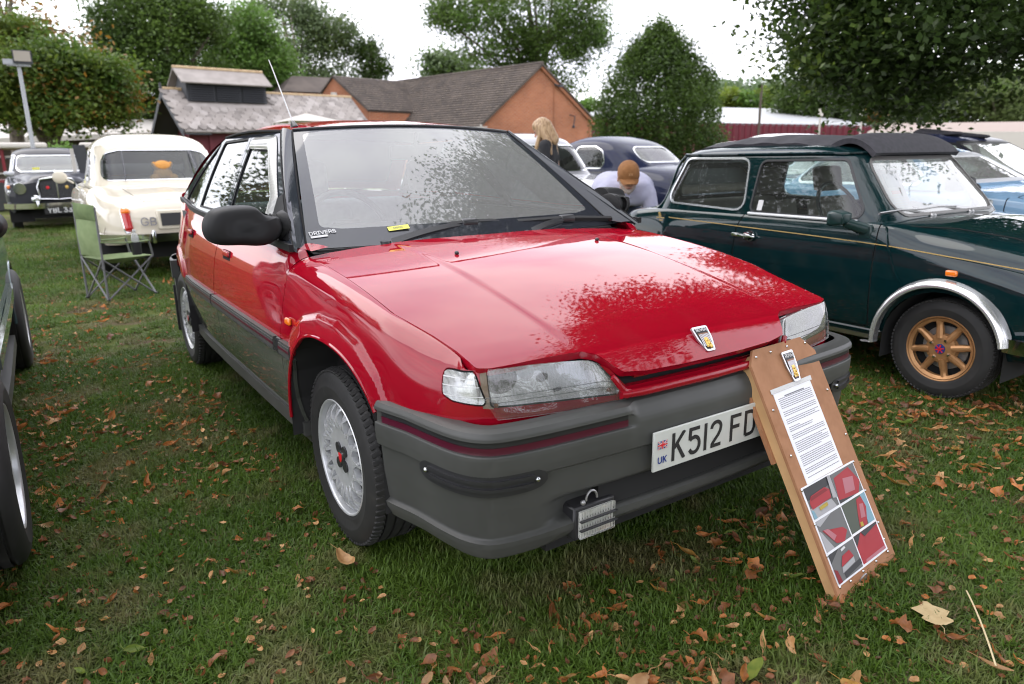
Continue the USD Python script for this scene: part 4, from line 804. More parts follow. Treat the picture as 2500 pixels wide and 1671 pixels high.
HG = thing('hedge', 'tall leafy hedge behind the viewpoint', 'hedge'); P_ = twig_ends([((15, y, 2.2), (2.2, 3.2, 2.4)) for y in (-14, -9, -4, 1, 6, 11, 16)], 700, 161, .3, .5)
put(HG, 'foliage', [leaves(P_, 30, .5, .28, 162)], 'leaves_dark')
for y in range(-14, 18, 4): put(HG, 'stem', [tube([(15, y, 0), (15, y, 2.6)], [.09, .04], 6)], 'bark')
# ================================================================ the red saloon in the middle; its frame is the world's: x forwards from the front axle, y to its left, z up
def make_wheel(parent, name, at, R, width, rim_r, kind, side, label=None, cap=None):
    """side -1: the wheel's face looks to -y. tyre, rim and the rest are its children"""
    w = thing(name, None, None, at, 0, None, parent)
    if label: tag(w, label)
    h = width / 2; s = side
    f = lambda m: m if s < 0 else m.rot((0, 0, 1), PI)      # built facing -y
    prof = [(rim_r * 0.97, -h * 0.80), (rim_r + 0.004, -h * 0.93), (rim_r + 0.016, -h * 0.97), (rim_r + (R - rim_r) * 0.42, -h * 1.03), (rim_r + (R - rim_r) * 0.47, -h * 1.045), (R - 0.030, -h * 0.97), (R - 0.010, -h * 0.86), (R - 0.001, -h * 0.70)]
    for gx in (-0.42, -0.14, 0.14, 0.42):
        prof += [(R, h * (gx * 1.35 - 0.055)), (R - 0.007, h * (gx * 1.35 - 0.05)), (R - 0.007, h * (gx * 1.35 + 0.05)), (R, h * (gx * 1.35 + 0.055))]
    prof += [(R - 0.001, h * 0.70), (R - 0.012, h * 0.88), (R - 0.03, h * 0.97), (rim_r + 0.02, h), (rim_r * 0.97, h * 0.8)]
    ty = put(w, 'tyre', [f(lathe(prof, 72, 'y', 50))], 'tyre_rubber')
    if kind in ('lattice', 'bronze'):
        blocks, n = [], 78
        b0 = box(0.0155, h * 0.34, 0.009, bevel=0.002)
        for yy in (-h * 0.74, h * 0.74):
            b1 = b0.rot((1, 0, 0), (0.24 if yy < 0 else -0.24)).rot((0, 0, 1), .25).move(0, yy, R - 0.0055)
            blocks += [b1.rot((0, 1, 0), 2 * PI * (k + (yy > 0) * .5) / n) for k in range(n)]
        put(ty, 'tread_block', [f(join(blocks))], 'tyre_rubber', kind='stuff')
    put(w, 'barrel', [f(lathe([(rim_r * 0.985, -h * 0.78), (rim_r * 0.93, -h * 0.55), (rim_r * 0.90, h * 0.7), (0.03, h * 0.7), (0.03, h * 0.6), (rim_r * 0.88, h * 0.6)], 48, 'y', 40))], 'dark_alloy' if kind != 'bronze' else 'matt_black')
    put(w, 'brake_disc', [f(lathe([(0.0, -0.012), (rim_r * 0.68, -0.012), (rim_r * 0.68, 0.012), (0, 0.012)], 40, 'y', 30))], 'steel')
    lip = lathe([(rim_r * 0.950, -h * 0.60), (rim_r * 0.965, -h * 0.88), (rim_r * 0.985, -h * 0.935), (rim_r * 1.005, -h * 0.955), (rim_r * 1.02, -h * 0.92), (rim_r * 1.0, -h * 0.8), (rim_r * 0.94, -h * 0.55)], 72, 'y', 40)
    return w, f, lip, h, rim_r
look_noise('dark_alloy', (0.07, 0.07, 0.075), (0.10, 0.10, 0.105), 10.0, 0.6, metallic=0.4)

def lattice_wheel(parent, at, side, name='wheel'):
    w, f, lip, h, r = make_wheel(parent, name, at, 0.289, 0.180, 0.187, 'lattice', side)
    sp = []; y0 = -h * 0.80
    n = 18
    for k in range(n):
        a = 2 * PI * k / n
        for sgn in (-1, 1):
            P = []
            for t in np.linspace(0, 1, 7):
                rr = 0.100 + t * 0.082; ang = a + sgn * (0.30 * t ** .8)
                P.append((rr * math.cos(ang), y0 + 0.010 * (t - 0.35) ** 2 * 4 - 0.006 * math.sin(PI * t) + 0.012 * t * t, rr * math.sin(ang)))
            sp.append(ribbon(P, np.array([.016, .011, .0085, .0085, .009, .012, .017]), 0.020, up=(0, -1, 0)))
    disc = lathe([(0.0, y0 - 0.001), (0.082, y0 - 0.001), (0.100, y0 - 0.006), (0.106, y0 - 0.003), (0.107, y0 + 0.018), (0.0, y0 + 0.018)], 60, 'y', 25)
    rim = put(w, 'rim', [f(m) for m in (lip, disc, *sp)], 'alloy_silver')
    g = sbox(-0.021, -0.021, 0.021, 0.021)
    for k in range(4):
        a = PI / 4 + k * PI / 2; g = g.union(Point(0.036 * math.cos(a), 0.036 * math.sin(a)).buffer(0.018))
    cp = put(w, 'hub_cap', [f(prism(g.buffer(0.004).buffer(-0.004), 0.006).rot((1, 0, 0), PI / 2).move(0, y0 - 0.001, 0))], 'satin_black')
    put(cp, 'emblem', [f(prism(rpoly([(-0.017, 0.018), (0.017, 0.018), (0.014, -0.008), (0, -0.022), (-0.014, -0.008)], 0.004), 0.003).rot((1, 0, 0), PI / 2).move(0, y0 - 0.0068, 0))], 'dull_chrome')
    put(cp, 'emblem_face', [f(prism(rpoly([(-0.014, 0.015), (0.014, 0.015), (0.011, -0.007), (0, -0.018), (-0.011, -0.007)], 0.003), 0.001).rot((1, 0, 0), PI / 2).move(0, y0 - 0.0096, 0))], 'print_red')
    return w

ROVER = thing('red_saloon_car', 'glossy red two-tone saloon car with grey lower doors, parked nose-on in the foreground', 'car')

# ---- plan outline of the red body, half, rear centre to front centre; arc length s is 0 abreast of the front axle
_pl = np.array([(-3.36, 0.0), (-3.34, 0.40), (-3.26, 0.58), (-3.08, 0.69), (-2.85, 0.745), (-2.60, 0.785), (-2.30, 0.815), (-1.9, 0.833), (-1.4, 0.838), (-0.8, 0.839), (-0.3, 0.838), (0.0, 0.836), (0.2, 0.830), (0.40, 0.813), (0.52, 0.790), (0.62, 0.757), (0.685, 0.715), (0.722, 0.655), (0.745, 0.55), (0.766, 0.40), (0.782, 0.25), (0.79, 0.0)])
_d = np.r_[0, np.cumsum(np.linalg.norm(np.diff(_pl, axis=0), axis=1))]
_s = _d - np.interp(0.0, _pl[:, 0], _d)
_planc = PchipInterpolator(_s, _pl)
S0, S1 = _s[0], _s[-1]
_sf = np.linspace(S0, S1, 4000); _pf = _planc(_sf)
def s_of_x(x): return np.interp(x, _pf[:, 0], _sf)
def s_of_w(w):
    k = _pf[:, 0] > 0.3; return np.interp(-w, -_pf[k, 1], _sf[k])
def plan_at(s):
    p = _planc(s); t = _planc.derivative()(s); t /= np.linalg.norm(t, axis=-1, keepdims=True)
    return p, np.stack([t[..., 1], -t[..., 0]], -1)      # inward normal in (x, w)
# upright profiles (inset, z) from bottom to top
_tail = [(.09, .26), (.05, .32), (.02, .42), (0, .52), (0, .62), (.006, .72), (.02, .80), (.035, .87), (.045, .93), (.055, .985)]
_door = [(.075, .26), (.04, .30), (.012, .40), (0, .50), (0, .60), (.003, .69), (.012, .775), (.027, .85), (.042, .90), (.052, .945)]
_cowl = [(.075, .26), (.04, .30), (.012, .40), (0, .50), (0, .60), (.002, .69), (.011, .77), (.026, .845), (.044, .895), (.102, .912)]
_fend = [(.075, .26), (.04, .30), (.012, .40), (0, .50), (0, .60), (.002, .68), (.013, .757), (.038, .828), (.068, .868), (.101, .884)]
_fen2 = [(.075, .26), (.04, .30), (.012, .40), (0, .50), (0, .57), (.003, .64), (.012, .71), (.032, .775), (.056, .812), (.080, .834)]
_fen3 = [(.075, .26), (.04, .30), (.012, .40), (.004, .50), (.0, .57), (.003, .62), (.012, .67), (.032, .725), (.06, .762), (.090, .785)]
_corn = [(.075, .26), (.05, .30), (.03, .40), (.015, .50), (.005, .57), (.003, .60), (.006, .635), (.011, .67), (.018, .70), (.026, .722)]
_head = [(.075, .26), (.05, .30), (.03, .40), (.015, .50), (.005, .57), (.003, .60), (.010, .635), (.018, .665), (.027, .695), (.036, .718)]
_hea2 = [(.075, .26), (.05, .30), (.03, .40), (.015, .50), (.005, .57), (.003, .60), (.010, .635), (.018, .660), (.027, .685), (.034, .709)]
_gril = [(.075, .26), (.05, .30), (.03, .40), (.015, .50), (.005, .57), (.0, .60), (.0, .61), (.0, .63), (.0, .65), (.0, .672)]
_st = [(S0, _tail), (s_of_x(-2.6), _tail), (s_of_x(-1.7), [(a, z - (.0 if i < 9 else .0)) for i, (a, z) in enumerate(_door)]), (s_of_x(-0.55), [(a, z - .01 * (i > 6) - (.02 if i == 9 else 0)) for i, (a, z) in enumerate(_door)]), (s_of_x(-0.33), _cowl), (0.0, _fend), (s_of_x(.34), _fen2), (s_of_x(.5), _fen3), (s_of_x(.68), _corn), (s_of_w(.55), _head), (s_of_w(.40), _hea2), (s_of_w(.31), _gril), (S1, _gril)]
_prof = PchipInterpolator([a for a, _ in _st], np.array([p for _, p in _st]))
ARCH_F = Polygon([(-.315, .10), (-.315, .40), (-.285, .51), (-.22, .60), (-.12, .665), (0, .692), (.13, .692), (.25, .665), (.34, .61), (.385, .55), (.40, .45), (.40, .10)]).buffer(-.03).buffer(.03)
ARCH_R = affinity.translate(Polygon([(-.34, .10), (-.335, .42), (-.29, .54), (-.2, .62), (-.08, .66), (.06, .66), (.19, .615), (.28, .53), (.325, .42), (.33, .10)]).buffer(-.03).buffer(.03), -2.55, 0)
_zc = PchipInterpolator([-.6, -.40, -.2, -.06, .1, .3, .5, .62, .70, .74, .77, .80, .83], [.915, .906, .897, .884, .864, .829, .787, .759, .736, .719, .696, .670, .645])
def bonnet_z(x, w):
    a = .745 - .05 * sm((x - .34) / .34)
    z = _zc(x) + .006 - .022 * (w / .735) ** 2 - .03 * np.clip((w - .66) / .12, 0, 1) ** 2 * 0
    z += .0035 * (1 - sm((w - .395) / .025)) * (1 - sm((x - .60) / .10))
    return z
def body_grid(s0, s1, ds=0.012, nv=86):
    ss = np.arange(s0, s1 + ds * 0.5, ds); P, Q = [], []
    p, nrm = plan_at(ss); pr = _prof(ss)
    vv = np.linspace(0, 9, nv)
    for i, s in enumerate(ss):
        x_ = p[i, 0]; ke = float(sm((x_ + .36) / .04) * sm((.672 - x_) / .03))
        if ke > 0:      # the wing's inner edge meets the bonnet
            we = float(np.interp(x_, [-.335, -.1, .1, .34, .5, .60, .682], [.7345, .7355, .7355, .7345, .7035, .692, .690])) + .0025
            pr[i, 9] = pr[i, 9] * (1 - ke) + ke * np.array([(p[i, 1] - we) / max(nrm[i, 1] * -1, .3), bonnet_z(x_ , we) + .001])
            pr[i, 8] = pr[i, 8] * (1 - ke) + ke * (pr[i, 9] * .72 + pr[i, 7] * .28 + np.array([-.004, .004]))
        c = PchipInterpolator(np.arange(10), pr[i])(vv)
        # soften the row spacing: insets along a smooth curve
        xw = p[i] + nrm[i] * c[:, :1]
        P.append(np.column_stack([xw[:, 0], -xw[:, 1], c[:, 1]])); Q.append(np.column_stack([np.full(nv, s), c[:, 1]]))
    P, Q = np.array(P), np.array(Q)
    # wheel-arch flares swell outwards round the openings; Q is used as it stands on the flank
    for A, wd, hgt in ((ARCH_F, .072, .017), (ARCH_R, .072, .017)):
        q = Q.reshape(-1, 2); d = shapely.distance(shapely.points(q), A).reshape(Q.shape[:2])
        k = hgt * sm((wd - d) / 0.022) * (0.6 + 0.4 * sm(1 - d / wd)) * sm((Q[..., 1] - .5) / .1)
        P[..., 1] -= k
    return grid(P, Q, flip=False)
B = body_grid(s_of_x(-3.3), S1)
if B.N[np.argmin(np.abs(B.V[:, 0] + 1) + np.abs(B.V[:, 2] - .6))][1] > 0: B = M(B.V, B.F[:, ::-1], -B.N, B.Q)
_, B = cut(B, ARCH_F); _, B = cut(B, ARCH_R)
sx = s_of_x
# panel outlines in (s, z)
DOOR_F = rpoly([(sx(-.325), .97), (sx(-.322), .85), (sx(-.36), .70), (sx(-.40), .613), (sx(-.40), .50), (sx(-.37), .40), (sx(-.345), .33), (sx(-.345), .285), (sx(-1.385), .285), (sx(-1.40), .43), (sx(-1.44), .63), (sx(-1.40), .78), (sx(-1.36), .88), (sx(-1.355), .99)], .012)
DOOR_R = rpoly([(sx(-1.385), .285), (sx(-1.40), .43), (sx(-1.44), .63), (sx(-1.40), .78), (sx(-1.36), .88), (sx(-1.355), .99), (sx(-2.10), .99), (sx(-2.14), .80), (sx(-2.19), .63), (sx(-2.15), .40), (sx(-2.10), .285)], .012)
seams = []
fd, B, s_ = panel(B, DOOR_F); seams.append(s_)
rd, B, s_ = panel(B, DOOR_R); seams.append(s_)
INDIC = rpoly([(sx(.612), .714), (s_of_x(.690) + .004, .717), (s_of_w(.690) + .011, .640), (sx(.648), .648), (sx(.622), .66)], .008)
HEADL = rpoly([(s_of_w(.690) + .015, .722), (s_of_w(.60), .722), (s_of_w(.40), .713), (s_of_w(.375), .700), (s_of_w(.318), .630), (s_of_w(.312), .617), (s_of_w(.690) + .022, .636)], .008)
ind, B, s_ = panel(B, INDIC.buffer(.004), .0022); seams.append(s_)
hdl, B, s_ = panel(B, HEADL.buffer(.003), .0022); seams.append(s_)
SLOT = rpoly([(s_of_w(.335), .672), (s_of_w(.30), .634), (S1 + .1, .634), (S1 + .1, .70), (s_of_w(.36), .70)], .008)
SEAL = Polygon([(s_of_w(.690) - .006, .722), (s_of_w(.690) + .020, .724), (s_of_w(.690) + .028, .630), (s_of_w(.690) + .002, .632)])
seal, B = cut(B, SEAL)
_, B = cut(B, SLOT)
low = sbox(-9, 0, 9, .578)                       # grey below the rubbing strip
fd_lo, fd_hi = cut(fd, low); rd_lo, rd_hi = cut(rd, low); B_lo, B_hi = cut(B, low)
wing, B_hi = cut(B_hi, sbox(sx(-.45), .5, s_of_w(.70) , 1.2))
nose, quarter = cut(B_hi, sbox(s_of_w(.70), .4, S1 + .1, 1.2))
_, nose = cut(nose, sbox(s_of_w(.6), 0, S1 + .1, .594))
sill, bl = cut(B_lo, sbox(sx(-2.3), 0, sx(-.25), .60))
bl, _ = cut(bl, sbox(S0 - 1, 0, sx(-2.3), .6))
for sd, mm in (('right', lambda m: m), ('left', lambda m: m.mirror())):
    put(ROVER, 'front_wing', [mm(wing), mm(edge_return(wing))], 'red_paint')
    d = put(ROVER, 'front_door', [mm(fd_hi), mm(edge_return(fd_hi))], 'red_paint')
    put(d, 'lower_panel', [mm(fd_lo), mm(edge_return(fd_lo))], 'pewter_paint')
    d2 = put(ROVER, 'rear_door', [mm(rd_hi), mm(edge_return(rd_hi))], 'red_paint')
    put(d2, 'lower_panel', [mm(rd_lo), mm(edge_return(rd_lo))], 'pewter_paint')
    put(ROVER, 'rear_quarter', [mm(quarter), mm(edge_return(quarter))], 'red_paint')
    put(ROVER, 'sill', [mm(sill), mm(edge_return(sill))], 'pewter_paint')
    put(ROVER, 'lower_quarter', [mm(bl)], 'bumper_plastic')
    put(ROVER, 'shut_line', [mm(m) for m in seams], 'seam_black')
    # handles: a recessed pocket with a flap
    for door, x, z, w in ((d, -1.18, .815, .155), (d2, -2.0, .845, .13)):
        y = -(float(np.interp(x, _pl[:, 0], _pl[:, 1])) - .019)
        T = lambda m: mm(m.rot((1, 0, 0), -.14).move(x, y, z))
        hn = put(door, 'handle', [T(box(w * .70, .012, .026, (.004, -.004, .006), .005))], 'red_paint')
        put(door, 'handle_pocket', [T(box(w * .78, .004, .042, (0, .000, 0), .002))], 'seam_black')
    # rubbing strips
    for door, x0, x1 in ((d, -.437, -1.43), (d2, -1.455, -2.14)):
        xs = np.linspace(x0, x1, 24); ys = -np.interp(xs, _pl[:, 0], _pl[:, 1])
        P = np.column_stack([xs, ys - .006, np.full(24, .581)])
        st = put(door, 'rubbing_strip', [mm(ribbon(P, .022, .052)), mm(ribbon(P + [0, -.009, 0], .010, .036))], 'bumper_plastic')
        put(st, 'pinstripe', [mm(ribbon(P + [0, -.0135, .003], .0035, .009))], 'maroon_stripe')
    xs = np.linspace(-.255, -.372, 8); P = np.column_stack([xs, -np.interp(xs, _pl[:, 0], _pl[:, 1]) - .006, np.full(8, .581)])
    st = put(ROVER, 'wing_strip', [mm(ribbon(P, .022, .052)), mm(ribbon(P + [0, -.009, 0], .010, .036))], 'bumper_plastic')
    put(st, 'pinstripe', [mm(ribbon(P + [0, -.0135, .003], .0035, .009))], 'maroon_stripe')
    put(ROVER, 'strip_joint', [mm(box(.045, .016, .062, (-.405, -.843, .577), .006))], 'satin_black')
    # sill cover with a bright upper edge
    xs = np.linspace(-.30, -2.2, 30); P = np.column_stack([xs, -np.interp(xs, _pl[:, 0], _pl[:, 1]) + .040, np.full(30, .288)])
    put(ROVER, 'sill_cover', [mm(ribbon(P, .030, .050)), mm(ribbon(P + [0, .035, -.035], .05, .04))], 'bumper_plastic')
    put(ROVER, 'side_repeater', [mm(box(.040, .016, .024, (-.277, -.8425, .688), .006))], 'lamp_orange')
    # arch liners
    for A, nm in ((ARCH_F, 'front'), (ARCH_R, 'rear')):
        c = np.array(A.exterior.coords); c = c[c[:, 1] > .12]; c = c[np.argsort(c[:, 0])]
        c = np.array(A.buffer(.004).intersection(sbox(-9, .27, 9, 9)).exterior.coords)[:-1]
        k = np.argmin(c[:, 0] + c[:, 1] * 5); c = np.roll(c, -k, 0)
        ys = np.linspace(-.842, -.50, 5)
        if nm == 'front': yo = -np.interp(c[:, 0], _pf[:, 0], _pf[:, 1]) - .010
        else: yo = -np.interp(c[:, 0], _pf[:, 0], _pf[:, 1]) - .008
        G = np.stack([np.column_stack([c[:, 0], np.full(len(c), yy) if j else yo, c[:, 1]]) for j, yy in enumerate(ys)], 0)
        put(ROVER, 'arch_liner', [mm(grid(G))], 'matt_black')
        # rolled edge of the arch
    cc = np.array([(-.315, .34), (-.315, .40), (-.285, .51), (-.22, .60), (-.12, .665), (0, .692), (.13, .692), (.25, .665), (.34, .61), (.385, .56)])
    cc = curve(cc, 40)
    put(ROVER, 'arch_edge', [mm(tube(np.column_stack([cc[:, 0], -np.interp(cc[:, 0], _pf[:, 0], _pf[:, 1]) - .0125, cc[:, 1]]), .0055, 6))], 'red_paint')
put(ROVER, 'lamp_seal', [seal.push(-.001)], 'lamp_seal'); put(ROVER, 'lamp_seal', [seal.mirror().push(-.001)], 'lamp_seal')
put(ROVER, 'nose_panel', [nose, nose.mirror(), edge_return(nose, .02), edge_return(nose, .02).mirror()], 'red_paint')

# ---- lamps
for sd, mm in (('right', lambda m: m), ('left', lambda m: m.mirror())):
    hl = put(ROVER, 'headlight', [mm(hdl.push(.001))], 'lamp_glass')
    bowl = M(hdl.V, hdl.F, hdl.N, hdl.Q)
    c = bowl.V.mean(0); nz = bowl.N.mean(0); nz /= np.linalg.norm(nz)
    u = (bowl.Q - [s_of_w(.50), .675]) / [.085, .05]; u2 = (bowl.Q - [s_of_w(.62), .685]) / [.07, .05]
    dep = .055 * np.maximum(np.clip(1 - (u ** 2).sum(1), 0, 1), np.clip(1 - (u2 ** 2).sum(1), 0, 1)) ** 1.1 + .012
    b2 = bowl.V - nz * dep[:, None]
    put(hl, 'reflector_bowl', [mm(M(b2, hdl.F, hdl.N))], 'reflector')
    put(hl, 'back_shell', [mm(hdl.push(-.075))], 'dull_chrome')
    put(hl, 'rim_frame', [mm(edge_return(hdl, .03))], 'dull_chrome')
    cov = HEADL.buffer(.002).union(Polygon([(s_of_w(.69), .66), (s_of_w(.318), .64), (s_of_w(.306), .596), (s_of_w(.66), .606)])).buffer(-.006).buffer(.006)
    cg = body_grid(s_of_w(.75), s_of_w(.28), .006, 120)
    if (cg.N @ nz).mean() < 0: cg = M(cg.V, cg.F[:, ::-1], -cg.N, cg.Q)
    cv, _ = cut(cg, cov)
    cp = put(hl, 'clear_cover', [mm(cv.push(.012))], 'clear_plastic')
    put(hl, 'cover_edge', [mm(edge_return(cv.push(.012), .004))], 'clear_edge')
    for za, zb in ((.6595, .6585), (.6465, .6455)):
        ln, _ = cut(cv, Polygon([(s_of_w(.69), za + .0), (s_of_w(.34), za - .006), (s_of_w(.34), zb - .006), (s_of_w(.69), zb)]))
        if not ln.empty(): put(hl, 'print_line', [mm(ln.push(.0132))], 'print_black')
    if sd == 'right':
        ydir = np.array([0.0, 1.0, 0.0]); nrm = np.array([1.0, 0.0, 0.30]); nrm -= ydir * (nrm @ ydir); nrm /= np.linalg.norm(nrm); up = np.cross(nrm, ydir)
        k = np.argmin(np.abs(cv.V[:, 1] + .50) + np.abs(cv.V[:, 2] - .655)); p0 = cv.V[k] + cv.N[k] * .0135
        put(hl, 'cover_lettering', [text('EGR', .009, .0006, True).mat(frame(p0, ydir, up, nrm)).move(0, -.012, -.004)], 'print_black')
    for w, z in ((.655, .640), (.352, .632)):
        k = np.argmin(np.abs(np.abs(cv.V[:, 1]) - w) + np.abs(cv.V[:, 2] - z)); 
        put(hl, 'fixing_pad', [mm(ball(.006, cv.V[k] + cv.N[k] * .006, (1, 1, 1), 1))], 'enamel_bronze')
    il = put(ROVER, 'indicator_lamp', [mm(ind.push(.001))], 'lamp_glass')
    put(il, 'back_shell', [mm(ind.push(-.028))], 'reflector')
    put(il, 'rim_frame', [mm(edge_return(ind, .03))], 'dull_chrome')
    for zz in (.700, .682, .660):
        ln, _ = cut(ind, sbox(0, zz - .0009, 9, zz + .0009))
        if not ln.empty(): put(il, 'lens_rib', [mm(ln.push(.0022))], 'white_print')

# ---- bonnet: a sheet over the plan, gently crowned, with two raised creases
xs, ws = np.linspace(-.46, .84, 150), np.linspace(0, .76, 96)
X, Wd = np.meshgrid(xs, ws, indexing='ij')
H = grid(np.stack([X, -Wd, bonnet_z(X, Wd)], -1), np.stack([X, Wd], -1))
if H.N[:, 2].mean() < 0: H = M(H.V, H.F[:, ::-1], -H.N, H.Q)
BONNET = rpoly([(-.345, -.1), (-.375, .30), (-.385, .50), (-.36, .66), (-.335, .7345), (-.1, .7355), (.1, .7355), (.34, .7345), (.5, .7035), (.60, .692), (.682, .690), (.694, .66), (.7005, .60), (.706, .5), (.716, .40), (.733, .370), (.775, .338), (.790, .322), (.800, .25), (.8055, .12), (.807, -.1)], .012)
hd, _ = cut(H, BONNET.intersection(sbox(-1, 0, 1, 1)))
ret = edge_return(hd, .022)
k = (np.abs(ret.V[ret.F][:, :, 1]).max(1) > 1e-6); ret = M(ret.V, ret.F[k])
put(ROVER, 'bonnet', [hd, hd.mirror(), ret, ret.mirror()], 'red_paint')
put(ROVER, 'washer_jet', [ball(.008, (-.06, -.313, bonnet_z(-.06, .313) + .005), (1.3, .9, .9), 1)], 'satin_black')
put(ROVER, 'washer_jet', [ball(.008, (-.06, .313, bonnet_z(-.06, .313) + .005), (1.3, .9, .9), 1)], 'satin_black')
# dark under-structure: bulkhead, engine bay floor, grille recess
put(ROVER, 'engine_bay', [box(.98, 1.36, .40, (.18, 0, .50)), box(.10, .68, .12, (.70, 0, .63))], 'seam_black')
put(ROVER, 'underbody', [box(2.55, 1.30, .10, (-1.6, 0, .24)), box(.5, 1.2, .45, (-3.0, 0, .45)), box(1.0, 1.0, .12, (.2, 0, .25))], 'matt_black')
# lower red bar of the grille with its upturned ends
gw = np.linspace(-.33, .33, 41); gx = np.interp(np.abs(gw), [0, .25, .33], [.806, .798, .786])
put(ROVER, 'grille_bar', [tube(np.column_stack([gx + .004, gw, np.full(41, .620)]), .0115, 12), ribbon(np.column_stack([gx - .018, gw, np.full(41, .602)]), .02, .03)], 'red_paint')
for sgn in (-1, 1):
    put(ROVER, 'grille_end', [tube(curve([(.792, sgn * .300, .626), (.789, sgn * .322, .634), (.784, sgn * .336, .652), (.778, sgn * .348, .668)], 10), .008, 8)], 'red_paint')
put(ROVER, 'grille_slat', [ribbon(np.column_stack([gx[4:-4] - .045, gw[4:-4], np.full(33, .652)]), .04, .004), ribbon(np.column_stack([gx[4:-4] - .075, gw[4:-4], np.full(33, .648)]), .008, .05)], 'red_paint')

# ---- shield badge
def shield(parent, T, h=.078, w=.062):
    a = rpoly([(-w / 2, h / 2), (w / 2, h / 2), (w * .46, 0), (w * .26, -h / 2), (-w * .26, -h / 2), (-w * .46, 0)], .006)
    b = put(parent, 'badge', [prism(a, .006).mat(T)], 'dull_chrome')
    put(b, 'badge_face', [prism(a.buffer(-.0065), .0006).move(0, 0, .0062).mat(T)], 'print_black')
    put(b, 'badge_letters', [text('ROVER', h * .115, .0006, True).move(-w * .33, h * .29, .007).mat(T)], 'white_print')
    fld = a.buffer(-.010).intersection(sbox(-1, -1, 1, h * .22))
    put(b, 'badge_field', [prism(fld, .0006).move(0, 0, .0070).mat(T)], 'enamel_bronze')
    put(b, 'badge_sail', [prism(sbox(x - .0012, -h * .30, x + .0012, h * .17), .0006).move(0, 0, .0078).mat(T) for x in np.linspace(-w * .28, w * .28, 8)], 'dull_chrome')
    put(b, 'badge_ship', [prism(Polygon([(-w * .1, h * .02), (w * .1, h * .02), (w * .18, -h * .36), (-w * .18, -h * .36)]), .0012).move(0, 0, .0080).mat(T)] + [ball(.004, (x, y, .009), sub=1).mat(T) for x, y in ((0, -.008), (.004, -.018), (-.004, -.024), (.003, -.029))], 'enamel_gold')
    return b
yd = np.array([0, 1.0, 0]); e = .004; bx = .764
tn = np.array([1.0, 0, float(_zc(bx + e) - _zc(bx - e)) / (2 * e)]); tn = tn / np.linalg.norm(tn); tn = tn + np.array([0, 0, -.22]); tn /= np.linalg.norm(tn); nz = np.cross(tn, yd)
shield(ROVER, frame((bx + .001, 0, float(bonnet_z(bx, 0)) + .003), yd, -tn, nz))

# ---- front bumper: swept round the nose
_bp = np.array([(.405, .838), (.417, .836), (.528, .808), (.626, .792), (.700, .775), (.755, .747), (.786, .709), (.800, .66), (.808, .605), (.818, .487), (.829, .305), (.834, .15), (.836, 0)])
_bd = np.r_[0, np.cumsum(np.linalg.norm(np.diff(_bp, axis=0), axis=1))]; BL = _bd[-1]
_bc = PchipInterpolator(_bd, _bp)
def b_of_w(w): return np.interp(-w, -_bp[2:, 1], _bd[2:])
side_prof = [(.055, .602), (.030, .603), (.008, .598), (.001, .588), (.000, .579), (.0075, .5775), (.0080, .5445), (.000, .543), (-.001, .53), (.000, .505), (.004, .482), (.016, .474), (.017, .44), (.019, .40), (.023, .37), (.027, .335), (.030, .319), (.018, .311), (.021, .295), (.038, .262), (.070, .246), (.12, .24)]
mid_prof = [(.075, .604), (.050, .605), (.030, .598), (.018, .585), (.010, .57), (.006, .56), (.004, .55), (.003, .535), (.003, .52), (.003, .505), (.004, .482), (.015, .474), (.016, .42), (.018, .398), (.060, .392), (.068, .330), (.024, .327), (.014, .320), (.014, .300), (.030, .283), (.060, .268), (.12, .26)]
bs = np.r_[np.linspace(0, BL, 150)]
kk = sm((bs - b_of_w(.335)) / (b_of_w(.290) - b_of_w(.335)))
kk2 = sm((bs - b_of_w(.60)) / (b_of_w(.44) - b_of_w(.60)))
sp_, mp_ = np.array(side_prof), np.array(mid_prof)
P = []
for i, s in enumerate(bs):
    mixv = np.where(np.arange(len(sp_))[:, None] < 10, kk[i], kk2[i])
    pr = sp_ * (1 - mixv) + mp_ * mixv
    p = _bc(s); t = _bc.derivative()(s); t = t / np.linalg.norm(t); n_ = np.array([t[1], -t[0]])
    tt = np.arange(len(pr)); fine = np.linspace(0, len(pr) - 1, (len(pr) - 1) * 3 + 1)
    c = np.column_stack([np.interp(fine, tt, pr[:, 0]), np.interp(fine, tt, pr[:, 1])])
    xw = p + n_ * c[:, :1]; P.append(np.column_stack([xw[:, 0], -xw[:, 1], c[:, 1]]))
P = np.array(P)
fine = np.linspace(0, len(sp_) - 1, (len(sp_) - 1) * 3 + 1)
G = grid(P, np.stack(np.meshgrid(bs, fine, indexing='ij'), -1))
if G.N[len(G.N) // 2][0] < 0 or G.N[np.argmin(np.abs(G.V[:, 0] - .5) + np.abs(G.V[:, 2] - .5))][1] > 0: G = M(G.V, G.F[:, ::-1], -G.N, G.Q)
strip, rest = cut(G, sbox(.022, 5.0, b_of_w(.330), 6.0))
BUMP = put(ROVER, 'front_bumper', [tm(trimesh.Trimesh(rest.V, rest.F, process=True), 28), tm(trimesh.Trimesh(rest.mirror().V, rest.mirror().F, process=True), 28)], 'bumper_plastic')
lo_strip, hi_strip = cut(strip, sbox(-9, 5.45, 9, 7))
for mm in (lambda m: m, lambda m: m.mirror()):
    put(BUMP, 'pinstripe', [mm(lo_strip.push(.001))], 'maroon_stripe'); put(BUMP, 'pinstripe_groove', [mm(hi_strip)], 'satin_black')
gq = np.linspace(-.40, .40, 41); put(BUMP, 'lower_grille', [ribbon(np.column_stack([np.interp(np.abs(gq), [0, .3, .4], [.792, .786, .778]), gq, np.full(41, .361)]), .03, .062)], 'seam_black')
